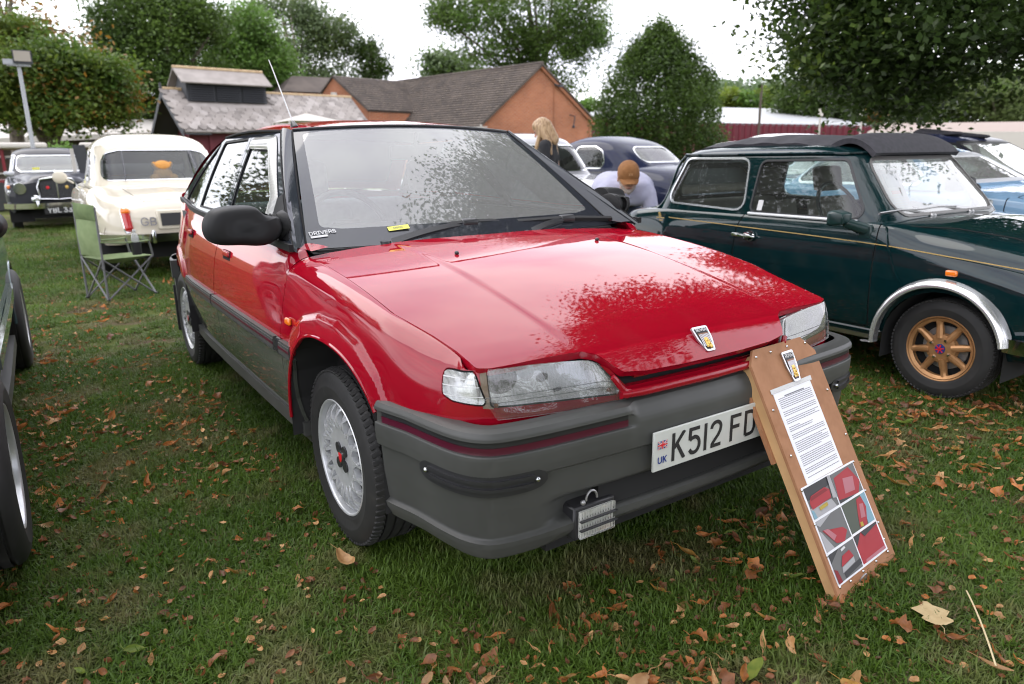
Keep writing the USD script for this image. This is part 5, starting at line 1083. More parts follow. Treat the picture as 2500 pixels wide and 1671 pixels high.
# corner rub pads
for mm in (lambda m: m, lambda m: m.mirror()):
    cs = np.linspace(b_of_w(.800), b_of_w(.575), 40); q = _bc(cs); t = _bc.derivative()(cs); t /= np.linalg.norm(t, axis=1, keepdims=True)
    base = np.column_stack([q[:, 0], -q[:, 1], np.full(40, .470)]); no = np.column_stack([-t[:, 1], t[:, 0] * -1, np.zeros(40)]); no = -no if no[:, 0].mean() < 0 else no
    hh = .056 * np.sqrt(np.clip(1 - ((np.linspace(-1, 1, 40)) ** 2) ** 4, .06, 1))
    rb = put(BUMP, 'corner_pad', [mm(ribbon(base - no * .010, .016, hh)), mm(ribbon(base[4:-4] - no[4:-4] * .001, .010, .008) .move(0, 0, .010)), mm(ribbon(base[4:-4] - no[4:-4] * .001, .010, .008).move(0, 0, -.010))], 'satin_black')
    for i in (3, -4):
        put(rb, 'screw', [mm(ball(.007, base[i] + no[i] * .0, sub=1))], 'dull_chrome')
# number plate with the flag
PL = put(BUMP, 'number_plate', [box(.008, .520, .111, (.840, 0, .4605), .003)], 'white_plate')
PT = frame((.8445, -.26, .405), (0, 1, 0), (0, 0, 1), (1, 0, 0))
def uk_char(c):
    """upright plate lettering: strokes 11 mm wide, 79 mm high"""
    st = {'K': [[(5, 0), (5, 79)], [(46, 79), (8, 36)], [(18, 46), (47, 0)]], '5': [[(44, 74), (8, 74), (7, 44)], 'arc5'], '1': [[(7, 0), (7, 79)]],
          '2': ['arc2', [(5, 5), (46, 5)]], 'F': [[(6, 0), (6, 79)], [(6, 74), (46, 74)], [(6, 42), (40, 42)]], 'D': [[(6, 5), (6, 74), (26, 74)], 'arcD', [(26, 5), (6, 5)]], 'C': ['arcC']}
    g = []
    for s in st[c]:
        if s == 'arc5': pts = [(7, 44), (14, 48), (24, 50)] + [(24 + 20 * math.sin(a), 27.5 + 22.5 * math.cos(a)) for a in np.linspace(0, PI, 14)] + [(14, 7), (6, 16)]
        elif s == 'arc2': pts = [(6, 57)] + [(25 - 19 * math.cos(a), 56 + 18 * math.sin(a)) for a in np.linspace(.15, PI - .1, 14)] + [(42, 46), (34, 34), (20, 21), (8, 8)]
        elif s == 'arcD': pts = [(26, 74), (38, 70), (44, 58), (44.5, 40), (44, 21), (38, 9), (26, 5)]
        elif s == 'arcC': pts = [(45, 56), (43, 67), (35, 74), (25, 74), (12, 70), (6, 56), (5.5, 40), (6, 23), (12, 9), (25, 5), (35, 5), (43, 12), (45, 23)]
        else: pts = s
        g.append(LineString(pts).buffer(5.5, cap_style='flat', join_style='mitre' if not isinstance(s, str) else 'round'))
    return affinity.scale(shapely.unary_union(g).intersection(sbox(-2, 0, 52, 79)), .001, .001, origin=(0, 0))
x = .067
for c in 'K512 FDC':
    if c == ' ': x += .022; continue
    put(PL, 'plate_letter', [prism(affinity.translate(uk_char(c), x, .0165), .0006).mat(PT)], 'print_black'); x += (.014 if c == '1' else .050) + .011
put(PL, 'plate_band', [text('UK', .018, .0006, True).move(.014, .022, 0).mat(PT)], 'print_blue')
fl = sbox(.014, .062, .048, .084)
put(PL, 'flag', [prism(fl, .0005).mat(PT)], 'print_blue')
cx_, cy_ = .031, .073
di = shapely.unary_union([LineString([(.014, .062), (.048, .084)]).buffer(.0022), LineString([(.014, .084), (.048, .062)]).buffer(.0022), sbox(.014, cy_ - .0035, .048, cy_ + .0035), sbox(cx_ - .0035, .062, cx_ + .0035, .084)]).intersection(fl)
put(PL, 'flag_white', [prism(di, .0004).move(0, 0, .0006).mat(PT)], 'white_print')
dr = shapely.unary_union([LineString([(.014, .062), (.048, .084)]).buffer(.0008), LineString([(.014, .084), (.048, .062)]).buffer(.0008), sbox(.014, cy_ - .002, .048, cy_ + .002), sbox(cx_ - .002, .062, cx_ + .002, .084)]).intersection(fl)
put(PL, 'flag_red', [prism(dr, .0004).move(0, 0, .0011).mat(PT)], 'print_red')
# fog lamp and towing eye
for sgn in (-1, 1):
    fg = put(BUMP, 'fog_lamp', [box(.055, .138, .094, (.780, sgn * .423, .310), .008)], 'satin_black')
    put(fg, 'fog_lens', [box(.006, .116, .076, (.8145, sgn * .421, .309), .001)], 'clear_plastic')
    for k in range(13): put(fg, 'reflector_flute', [tube([(.8085, sgn * .421 - .052 + k * .00867, .273), (.8085, sgn * .421 - .052 + k * .00867, .345)], .0046, 8)], 'bright_reflector')
    put(fg, 'fog_grille', [box(.010, .122, .0035, (.820, sgn * .421, .309 + dz), .001) for dz in (-.012, .013)], 'satin_black')
    th = np.linspace(0, PI, 12)
    put(BUMP, 'towing_eye', [tube(np.column_stack([np.full(12, .812), sgn * .44 + .018 * np.cos(th), .372 + .024 * np.sin(th)]), .003, 6), ball(.007, (.815, sgn * .47, .372), sub=1)], 'steel')
# ---- cabin of the red car
def tumble(z): return .800 - .57 * (z - .9) + .012 * np.sin(PI * np.clip((z - .9) / .44, 0, 1))
xs, zs = np.linspace(-2.80, -.25, 200), np.linspace(.905, 1.345, 44)
X, Z = np.meshgrid(xs, zs, indexing='ij')
narrow = .055 * sm((-1.9 - X) / 1.0)
CS = grid(np.stack([X, -(tumble(Z) - narrow * (1.35 - Z) / .45), Z], -1), np.stack([X, Z], -1))
if CS.N[:, 1].mean() > 0: CS = M(CS.V, CS.F[:, ::-1], -CS.N, CS.Q)
BELT = [(-.325, .915), (-1.0, .928), (-1.66, .943), (-2.3, .966), (-2.66, .985)]
DLO = Polygon(BELT + [(-2.45, 1.12), (-2.20, 1.27), (-2.10, 1.322), (-2.02, 1.335), (-1.55, 1.340), (-1.20, 1.336), (-1.085, 1.326), (-.72, 1.135)])
side, _ = cut(CS, DLO)
G1 = rpoly([(-.655, .967), (-1.315, .982), (-1.505, 1.306), (-1.14, 1.300), (-1.075, 1.265), (-.72, 1.07)], .012)
G2 = rpoly([(-1.400, .986), (-1.940, .990), (-2.065, 1.300), (-1.602, 1.306)], .012)
G3 = rpoly([(-2.13, .992), (-2.47, 1.000), (-2.20, 1.245), (-2.135, 1.295), (-2.125, 1.28)], .010)
TRI = rpoly([(-.40, .945), (-.645, .955), (-.70, 1.068), (-.655, 1.085)], .006)
glass = []
for g in (G1, G2, G3):
    gi, side = cut(side, g); glass.append(gi)
ring = []
for g in (G1, G2, G3):
    a, side = cut(side, g.buffer(.010)); ring.append(a)
sp1, side = cut(side, LineString([(-1.36, .94), (-1.36, .985), (-1.552, 1.31), (-1.556, 1.36)]).buffer(.0022))
sp2, side = cut(side, LineString([(-2.10, .95), (-2.03, 1.0), (-2.10, 1.30), (-2.09, 1.36)]).buffer(.0022))
for mm in (lambda m: m, lambda m: m.mirror()):
    put(ROVER, 'window_frame', [mm(side), mm(edge_return(side, .02))], 'black_paint')
    put(ROVER, 'window_seal', [mm(m.push(-.002)) for m in ring], 'rubber_black')
    put(ROVER, 'pillar_seam', [mm(m.push(-.004)) for m in (sp1, sp2)], 'seam_black')
    for g, nm in zip(glass, ('front', 'rear', 'quarter')):
        put(ROVER, 'side_window', [mm(g.push(-.008))], 'window_glass')
    # belt moulding
    bx = np.array(curve(BELT, 40)); by = -(tumble(bx[:, 1]) - .055 * sm((-1.9 - bx[:, 0]) / 1.0) * (1.35 - bx[:, 1]) / .45)
    put(ROVER, 'belt_moulding', [mm(ribbon(np.column_stack([bx[:, 0], by - .003, bx[:, 1] + .008]), .014, .024))], 'black_plastic')
    # sill plate between belt and door top
    tx = np.linspace(-.30, -2.9, 60); to = np.interp(tx, _pf[:1 - 1 or None:, 0], _pf[:, 1])
    pz = [(_prof(s_of_x(x))[-1]) for x in tx]
    o = np.column_stack([tx, -(to - np.array([p[0] for p in pz])), np.array([p[1] for p in pz])])
    i_ = np.column_stack([tx, o[:, 1] + .06, o[:, 2] + .01])
    put(ROVER, 'waist_ledge', [mm(grid(np.stack([o, i_], 0)))], 'red_paint')
    # smoked wind deflector over the front window
    wd = Polygon([(-1.50, 1.312), (-1.13, 1.308), (-1.06, 1.275), (-.70, 1.075), (-.655, .972), (-.72, .972), (-.765, 1.06), (-1.10, 1.232), (-1.16, 1.255), (-1.46, 1.262)]).buffer(-.012).buffer(.024).buffer(-.012)
    w_, _ = cut(CS, wd)
    dist = shapely.distance(shapely.points(w_.Q), wd.exterior)
    ww = M(w_.V - np.array([0, 1, 0]) * (.004 + .016 * sm(dist / .02))[:, None], w_.F, None, w_.Q)
    put(ROVER, 'wind_deflector', [mm(tm(trimesh.Trimesh(ww.V, ww.F, process=True), 50))], 'smoke_plastic')
# A pillars: a curved strip from the door frame to the screen
a1 = curve([(-.330, -.784, .910), (-.70, -.690, 1.120), (-1.085, -.563, 1.328)], 30)
a2 = curve([(-.425, -.708, .903), (-.735, -.625, 1.125), (-1.020, -.535, 1.328)], 30)
tt = np.linspace(0, 1, 9)
Gp = np.stack([a1 * (1 - t) + a2 * t + np.array([.35, -.8, .5]) * .022 * math.sin(PI * t) for t in tt], 0)
ap = grid(Gp); ap = ap if ap.N[:, 1].mean() < 0 else M(ap.V, ap.F[:, ::-1], -ap.N)
gp = [tube(a1 + [.004, -.003, .002], .0035, 6), tube(a2 + [.004, -.003, .003], .0035, 6)]
for mm in (lambda m: m, lambda m: m.mirror()):
    p_ = put(ROVER, 'windscreen_pillar', [mm(ap)], 'black_paint')
    put(p_, 'pillar_seal', [mm(m) for m in gp], 'seam_black')
# windscreen
u = np.linspace(-1, 1, 61); v = np.linspace(0, 1, 40)
U, Vv = np.meshgrid(u, v, indexing='ij')
bx_ = -.375 - .052 * U ** 2; tx_ = -.955 - .066 * U ** 2
wx = bx_ * (1 - Vv) + tx_ * Vv; wz = (.900 + .003 * U ** 2) * (1 - Vv) + (1.348 - .020 * U ** 2) * Vv + .014 * np.sin(PI * Vv)
wy = U * (.708 * (1 - Vv) + .535 * Vv)
WS = grid(np.stack([wx, wy, wz], -1), np.stack([U, Vv], -1))
if WS.N[:, 2].mean() < 0: WS = M(WS.V, WS.F[:, ::-1], -WS.N, WS.Q)
inner = rpoly([(-.925, .145), (-.8, .125), (.8, .125), (.925, .145), (.935, .955), (.8, .972), (-.8, .972), (-.935, .955)], .03)
clear, frit = cut(WS, inner)
put(ROVER, 'windscreen', [clear], 'screen_glass')
put(ROVER, 'windscreen_border', [frit], 'black_glass')
tint, _ = cut(WS, rpoly([(-.93, .82), (.93, .82), (.93, .96), (-.93, .96)], .02))
put(ROVER, 'windscreen_rubber', [tube(np.column_stack([-.955 - .066 * u ** 2, u * .535, 1.348 - .020 * u ** 2 + .003]), .006, 6)], 'satin_black')
# roof
u = np.linspace(-1, 1, 49); xs = np.linspace(0, 1, 70)
U, T = np.meshgrid(u, xs, indexing='ij')
front = -.958 - .070 * U ** 2 - .055 * np.abs(U) ** 6; rear = -2.20 + .10 * U ** 2
rx = front * (1 - T) + rear * T
half = .556 + .012 * np.sin(PI * np.clip(T, 0, 1))
ry = U * half
edge_z = 1.330 + .012 * np.sin(PI * T)
crown = (.022 + .034 * np.sin(PI * np.clip(T * 1.02, 0, 1)) ** .8) * (1 - np.abs(U) ** 2.6)
rz = edge_z + crown - .0 * T
RF = grid(np.stack([rx, ry, rz], -1)); RF = RF if RF.N[:, 2].mean() > 0 else M(RF.V, RF.F[:, ::-1], -RF.N)
put(ROVER, 'roof', [RF], 'red_paint')
for sg in (-1, 1):
    put(ROVER, 'roof_channel', [ribbon(np.column_stack([rx[5 if sg < 0 else -6, 2:-2], ry[5 if sg < 0 else -6, 2:-2], rz[5 if sg < 0 else -6, 2:-2] + .001]), .014, .006)], 'red_paint')
    put(ROVER, 'roof_gutter', [tube(np.column_stack([rx[0 if sg < 0 else -1], ry[0 if sg < 0 else -1] * 1.004, rz[0 if sg < 0 else -1] - .001]), .005, 6)], 'seam_black')
# rear screen, tailgate and tail
T_, U_ = np.meshgrid(np.linspace(0, 1, 20), np.linspace(-1, 1, 31), indexing='ij')
hx = (-2.20 + .10 * U_ ** 2) * (1 - T_) + (-2.86 + .20 * U_ ** 2) * T_; hy = U_ * (.556 * (1 - T_) + .715 * T_); hz = (1.352 - .022 * U_ ** 2) * (1 - T_) + (1.02 - .02 * U_ ** 2) * T_ + .04 * np.sin(PI * T_)
RG = grid(np.stack([hx, hy, hz], -1), np.stack([U_, T_], -1)); RG = RG if RG.N[:, 2].mean() > 0 else M(RG.V, RG.F[:, ::-1], -RG.N, RG.Q)
rgl, rfr = cut(RG, rpoly([(-.88, .08), (.88, .08), (.88, .9), (-.88, .9)], .05))
tg = put(ROVER, 'tailgate', [rfr], 'red_paint')
put(tg, 'rear_window', [rgl], 'window_glass')
put(tg, 'tail_spoiler', [tube(curve([(-2.68, -.70, 1.005), (-2.84, -.4, 1.05), (-2.88, 0, 1.055), (-2.84, .4, 1.05), (-2.68, .70, 1.005)], 30), .022, 8)], 'red_paint')
td = np.stack([np.column_stack([np.full(9, x), np.linspace(-1, 1, 9) * w, np.full(9, z)]) for x, w, z in ((-2.80, .70, 1.01), (-3.05, .66, 1.0), (-3.28, .55, .95), (-3.34, .53, .70), (-3.34, .53, .4))], 0)
put(tg, 'tail_panel', [grid(td)], 'red_paint')
rbp = [(-2.90, -.745), (-3.05, -.735), (-3.22, -.68), (-3.33, -.52), (-3.38, -.25), (-3.39, 0)]; rbp = curve(rbp + [(x, -y) for x, y in rbp[-2::-1]], 50)
RB = put(ROVER, 'rear_bumper', [ribbon(np.column_stack([rbp, np.full(50, .55)]), .06, .11), ribbon(np.column_stack([rbp * [.99, .97], np.full(50, .42)]), .06, .20)], 'bumper_plastic')
for mm in (lambda m: m, lambda m: m.mirror()):
    put(RB, 'bumper_end', [mm(ribbon(curve([(-2.86, -.775, .55), (-2.98, -.76, .55), (-3.12, -.72, .55), (-3.22, -.66, .55)], 12), .05, .11)), mm(ribbon(curve([(-2.86, -.760, .42), (-3.0, -.745, .42), (-3.2, -.67, .42)], 12), .05, .16))], 'bumper_plastic')
    put(ROVER, 'mud_flap', [mm(box(.014, .19, .30, (-2.93, -.70, .29), .004))], 'rubber_black')
# scuttle, wipers, stickers
sw = np.linspace(-.70, .70, 30)
put(ROVER, 'scuttle', [ribbon(np.column_stack([-.395 - .03 * (sw / .7) ** 2, sw, np.full(30, .886)]), .10, .012)], 'black_plastic')
wsn = np.array([.60, 0, .80])
def wiper(p0, p1, tip):
    """arm from the spindle p0 to its hook p1, blade centred there"""
    p0, p1, tip = map(np.array, (p0, p1, tip)); d = tip / np.linalg.norm(tip)
    w_ = thing('wiper', None, None, (0, 0, 0), 0, None, ROVER)
    put(w_, 'wiper_arm', [ribbon(curve([p0, p0 * .6 + p1 * .4 + wsn * .022, p1 + wsn * .014], 14), np.linspace(.030, .020, 14), .014, up=wsn), lathe([(.0, 0), (.024, 0), (.020, .026), (0, .030)], 12, 'z').move(*(p0 - [0, 0, .010]))], 'satin_black')
    put(w_, 'wiper_blade', [ribbon(np.array([p1 + d * t + wsn * (.010 + .012 * (1 - abs(t) / .26)) for t in np.linspace(-.26, .26, 12)]), .014, .020, up=wsn), ribbon(np.array([p1 + d * t + wsn * .003 for t in np.linspace(-.28, .28, 8)]), .009, .014, up=wsn)], 'rubber_black')
    put(w_, 'wiper_clip', [box(.04, .075, .034, p1 + wsn * .020, .010)], 'satin_black')
    return w_
wiper((-.405, -.42, .897), (-.462, -.030, .937), (.0, 1.0, .012))
wiper((-.395, .215, .893), (-.448, .46, .927), (.010, 1.0, -.030))
def on_screen(a, b): 
    k = np.argmin((WS.Q[:, 0] - a) ** 2 + ((WS.Q[:, 1] - b) * .6) ** 2); return WS.V[k] + WS.N[k] * .003, WS.N[k]
p, n = on_screen(-.925, .072); yv = np.array([0, 1, 0.0]); yv -= n * (n @ yv); yv /= np.linalg.norm(yv); upv = np.cross(n, yv)
st = put(ROVER, 'screen_sticker', [join([box(.062, .010, .0008), text('DRIVERS', .017, .0008, True).move(-.034, .010, 0)]).mat(frame(p, yv, upv, n))], 'white_print')
p, n = on_screen(-.51, .105)
ys = put(ROVER, 'yellow_ticket', [box(.085, .022, .0008).mat(frame(p + wsn * .002, yv, upv, n))], 'yellow_print')
put(ys, 'ticket_print', [text('MSOZ', .010, .0006).move(-.022, -.004, .0008).mat(frame(p + wsn * .002, yv, upv, n))], 'print_grey')
# aerial
ae = thing('aerial', None, None, (0, 0, 0), 0, None, ROVER)
put(ae, 'aerial_base', [hull(np.vstack([ball(.020, (-1.20, -.47, 1.352), (1.5, .8, .5), 1).V, ball(.010, (-1.215, -.47, 1.368), sub=1).V]))], 'satin_black')
put(ae, 'aerial_rod', [tube([(-1.215, -.47, 1.37), (-1.42, -.48, 1.62), (-1.45, -.482, 1.655)], [.0032, .0024, .002], 6)], 'white_print')
# door mirrors
for sg, mm in ((-1, lambda m: m), (1, lambda m: m.mirror().rot((0, 0, 1), 1.30, (-.475, .80, 0)))):
    mr = thing('door_mirror', None, None, (0, 0, 0), 0, None, ROVER)
    o = [(-.792, 1.022), (-.800, 1.022), (-.838, 1.030), (-.865, 1.055), (-.90, 1.062), (-.965, 1.060), (-1.005, 1.048), (-1.030, 1.015), (-1.034, .985), (-1.022, .952), (-.995, .938), (-.93, .932), (-.86, .925), (-.83, .930), (-.80, .948)]
    o = curve(np.vstack([o, o[:1]]), 90)[:-1]; o = np.array(Polygon(o).buffer(-.010, quad_segs=8).buffer(.010, quad_segs=8).exterior.coords); dd = np.r_[0, np.cumsum(np.linalg.norm(np.diff(o, axis=0), axis=1))]; tq = np.linspace(0, dd[-1], 97)[:-1]; o = np.column_stack([np.interp(tq, dd, o[:, 0]), np.interp(tq, dd, o[:, 1])]); cc = o.mean(0)
    key = PchipInterpolator([0, .12, .35, .65, .85, 1.0], [[-.036, .96], [-.032, 1.0], [-.005, 1.005], [.030, .97], [.052, .86], [.063, .60]]); L = []
    for t in np.linspace(0, 1, 22):
        dx, sc = key(t); L.append(np.column_stack([np.full(len(o), -.47 + dx), cc + (o - cc) * sc]))
    sh = grid(np.array(L + [np.tile([-.402, *cc], (len(o), 1))]).transpose(1, 0, 2)[list(range(len(o))) + [0]])
    sh = sh if (sh.N @ [1, 0, 0]).mean() > 0 else M(sh.V, sh.F[:, ::-1], -sh.N)
    put(mr, 'mirror_housing', [mm(sh), mm(hull(np.vstack([L[0], L[0] - [.004, 0, 0]])))], 'black_plastic')
    put(mr, 'bellows', [mm(lathe([(.030, -.005), (.038, 0), (.031, .006), (.038, .012), (.031, .018), (.037, .024), (.030, .030), (.035, .036), (.030, .042)], 20, 'y').scale(1, 1, 1.25).move(-.475, -.812, .985))], 'rubber_black')
    t_, _ = cut(CS, rpoly([(-.375, .938), (-.665, .952), (-.70, 1.068), (-.66, 1.085)], .006))
    m2 = (lambda m: m) if sg < 0 else (lambda m: m.mirror())
    put(mr, 'mirror_foot', [m2(t_.push(.004)), m2(edge_return(t_.push(.004), .012)), m2(hull(np.vstack([ball(.04, (-.475, -.785, .985), (1, .4, 1.25), 1).V, ball(.05, (-.50, -.762, .985), (1.6, .3, 1.1), 1).V])))], 'black_plastic')
# interior
def seat(parent, x, y, cloth, w=.46, base_z=.40, top=1.02, head=True, lean=.20, name='seat'):
    s_ = thing(name, None, None, (x, y, 0), 0, None, parent)
    put(s_, 'cushion', [box(.50, w, .14, (0, 0, base_z), .04)], cloth)
    put(s_, 'backrest', [box(.13, w, top - base_z - .02, (0, 0, (top - base_z) / 2), .05).rot((0, 1, 0), -lean).move(-.24, 0, base_z)], cloth)
    if head: put(s_, 'headrest', [box(.09, w * .58, .17, (0, 0, 0), .035).rot((0, 1, 0), -lean).move(-.26 - (top - base_z + .08) * math.sin(lean), 0, top + .10)], cloth)
    return s_
seat(ROVER, -1.12, -.36, 'seat_cloth'); seat(ROVER, -1.12, .36, 'seat_cloth')
seat(ROVER, -1.98, 0, 'seat_cloth', 1.22, .42, 1.0, False, .3, 'rear_seat')
cab = thing('cabin', None, None, (0, 0, 0), 0, None, ROVER)
put(cab, 'dashboard', [hull([(-.45, -.68, .86), (-.45, .68, .86), (-.82, -.66, .88), (-.82, .66, .88), (-.84, -.66, .60), (-.84, .66, .60), (-.5, -.6, .55), (-.5, .6, .55)]), hull([(-.62, -.58, .88), (-.62, -.14, .88), (-.80, -.58, .90), (-.80, -.14, .90), (-.72, -.54, .955), (-.72, -.18, .955), (-.80, -.54, .95), (-.80, -.18, .95)])], 'dash_plastic')
put(cab, 'cabin_floor', [box(2.0, 1.36, .06, (-1.5, 0, .32)), box(.06, 1.36, .6, (-.42, 0, .6)), box(.5, 1.3, .05, (-2.6, 0, .92))], 'matt_black')
put(cab, 'door_lining', [box(1.9, .03, .52, (-1.45, -.755, .68)), box(1.9, .03, .52, (-1.45, .755, .68))], 'dash_plastic')
put(cab, 'headlining', [M(RF.V - [0, 0, .03], RF.F[:, ::-1], -RF.N)], 'headlining')
th = np.linspace(0, 2 * PI, 33)
stw = tube(np.column_stack([np.zeros(33), .185 * np.cos(th), .185 * np.sin(th)]), .014, 8, False)
put(cab, 'steering_wheel', [m.rot((0, 1, 0), -.42).move(-.90, -.37, .90) for m in (stw, box(.03, .36, .04), box(.05, .13, .12, (0, 0, 0), .02))], 'satin_black')
put(cab, 'rear_view_mirror', [box(.03, .24, .065, (-.98, .0, 1.235), .012), tube([(-.97, 0, 1.25), (-.95, 0, 1.32)], .008, 6)], 'satin_black')
# wheels
lattice_wheel(ROVER, (0, -.716, .287), -1); lattice_wheel(ROVER, (0, .716, .287), 1)
lattice_wheel(ROVER, (-2.55, -.708, .287), -1); lattice_wheel(ROVER, (-2.55, .708, .287), 1)
# ================================================================ the other cars: lofted bodies with panels, windows and trim cut from them
def sub(m, keep):
    F = m.F[keep]; u = np.unique(F); idx = np.full(len(m.V), -1); idx[u] = np.arange(len(u))
    return M(m.V[u], idx[F], m.N[u], None if m.Q is None else m.Q[u])
def carve(m, poly, sel, q, qs=(1, 1)):
    """cuts a polygon drawn in two of the axes out of the faces whose normal passes sel -> (inside, rest)"""
    k = sel(m.N[m.F].mean(1)); a, b = sub(m, k), sub(m, ~k)
    if a.empty(): return None, m
    a.Q = a.V[:, list(q)] * np.array(qs); i, o = cut(a, poly)
    r = join([o, b]); return (i if not i.empty() else None), r
RIGHT, LEFT = (lambda n: n[:, 1] < -.30), (lambda n: n[:, 1] > .30)
FRONT, BACK = (lambda n: n[:, 0] > .25), (lambda n: n[:, 0] < -.25)
TOP = lambda n: n[:, 2] > .35
def loft_body(st, dx=.035, nv=46):
    x = np.array([s[0] for s in st]); o = np.argsort(x); A = np.array([s[1] for s in st])[o]; x = x[o]; f = PchipInterpolator(x, A)
    xs = np.unique(np.r_[np.arange(x[0], x[-1], dx), np.linspace(x[-1] - .08, x[-1], 9), np.linspace(x[0], x[0] + .08, 9)]); K_ = A.shape[1]; vv = np.linspace(0, K_ - 1, nv); P = []
    for a in xs:
        c = f(a); c = PchipInterpolator(np.arange(K_), c)(vv); P.append(np.column_stack([np.full(nv, a), -c[:, 0], c[:, 1]]))
    P = np.array(P); m = grid(P)
    if m.N[np.argmax(m.V[:, 2] * (np.abs(m.V[:, 1]) < .3))][2] < 0: m = M(m.V, m.F[:, ::-1], -m.N)
    ends = []
    for e in (0, -1):
        r = P[e]; poly = np.vstack([r, r[::-1] * [1, -1, 1]]); c = poly.mean(0); n = len(poly); V = np.vstack([poly, c]); ends.append(M(V, [(i, (i + 1) % n, n) for i in range(n)]))
    return join([m, m.mirror()]), ends
def ring_cabin(rings, n=140, sub_=7):
    R_ = np.array(rings, float); t = np.arange(len(R_)); tt = np.linspace(0, len(R_) - 1, (len(R_) - 1) * sub_ + 1); C = PchipInterpolator(t, R_)(tt)
    a = np.linspace(0, 2 * PI, n + 1); P = []
    for z, xf, xr, w, e in C:
        c, s = np.cos(a), np.sin(a); X = (xf + xr) / 2 + (xf - xr) / 2 * np.sign(c) * np.abs(c) ** (2 / e); Y = w * np.sign(s) * np.abs(s) ** (2 / e); P.append(np.column_stack([X, Y, np.full(n + 1, z)]))
    m = grid(np.array(P)); k = np.argmax(m.V[:, 2] - 0 * m.V[:, 0])
    if (m.N[:, 1] * np.sign(m.V[:, 1])).sum() < 0: m = M(m.V, m.F[:, ::-1], -m.N)
    # normals across the closing seam
    Np = m.N.reshape(len(C), n + 1, 3); s_ = Np[:, 0] + Np[:, -1]; s_ /= np.linalg.norm(s_, axis=1, keepdims=True); Np[:, 0] = s_; Np[:, -1] = s_; m.N = Np.reshape(-1, 3)
    return m
def plan_ring(rg, n=80):
    z, xf, xr, w, e = rg; a = np.linspace(0, 2 * PI, n, endpoint=False); c, s = np.cos(a), np.sin(a)
    return np.column_stack([(xf + xr) / 2 + (xf - xr) / 2 * np.sign(c) * np.abs(c) ** (2 / e), w * np.sign(s) * np.abs(s) ** (2 / e)])
def glazing(car, cab, polys_, sel, q, name, surrounds, sw, glass='window_glass', inset=.006, qs=(1, 1)):
    """cuts panes with their surrounds out of the cabin; returns what is left of it"""
    for i_, p in enumerate(polys_):
        surround = surrounds if isinstance(surrounds, str) else surrounds[i_]
        g, cab = carve(cab, p, sel, q, qs)
        r, cab = carve(cab, p.buffer(sw), sel, q, qs)
        if g is None: continue
        w = put(car, name, [g.push(-inset)], glass)
        if r is not None: put(w, 'surround', [r.push(.004), edge_return(r.push(.004), .012)], surround)
    return cab
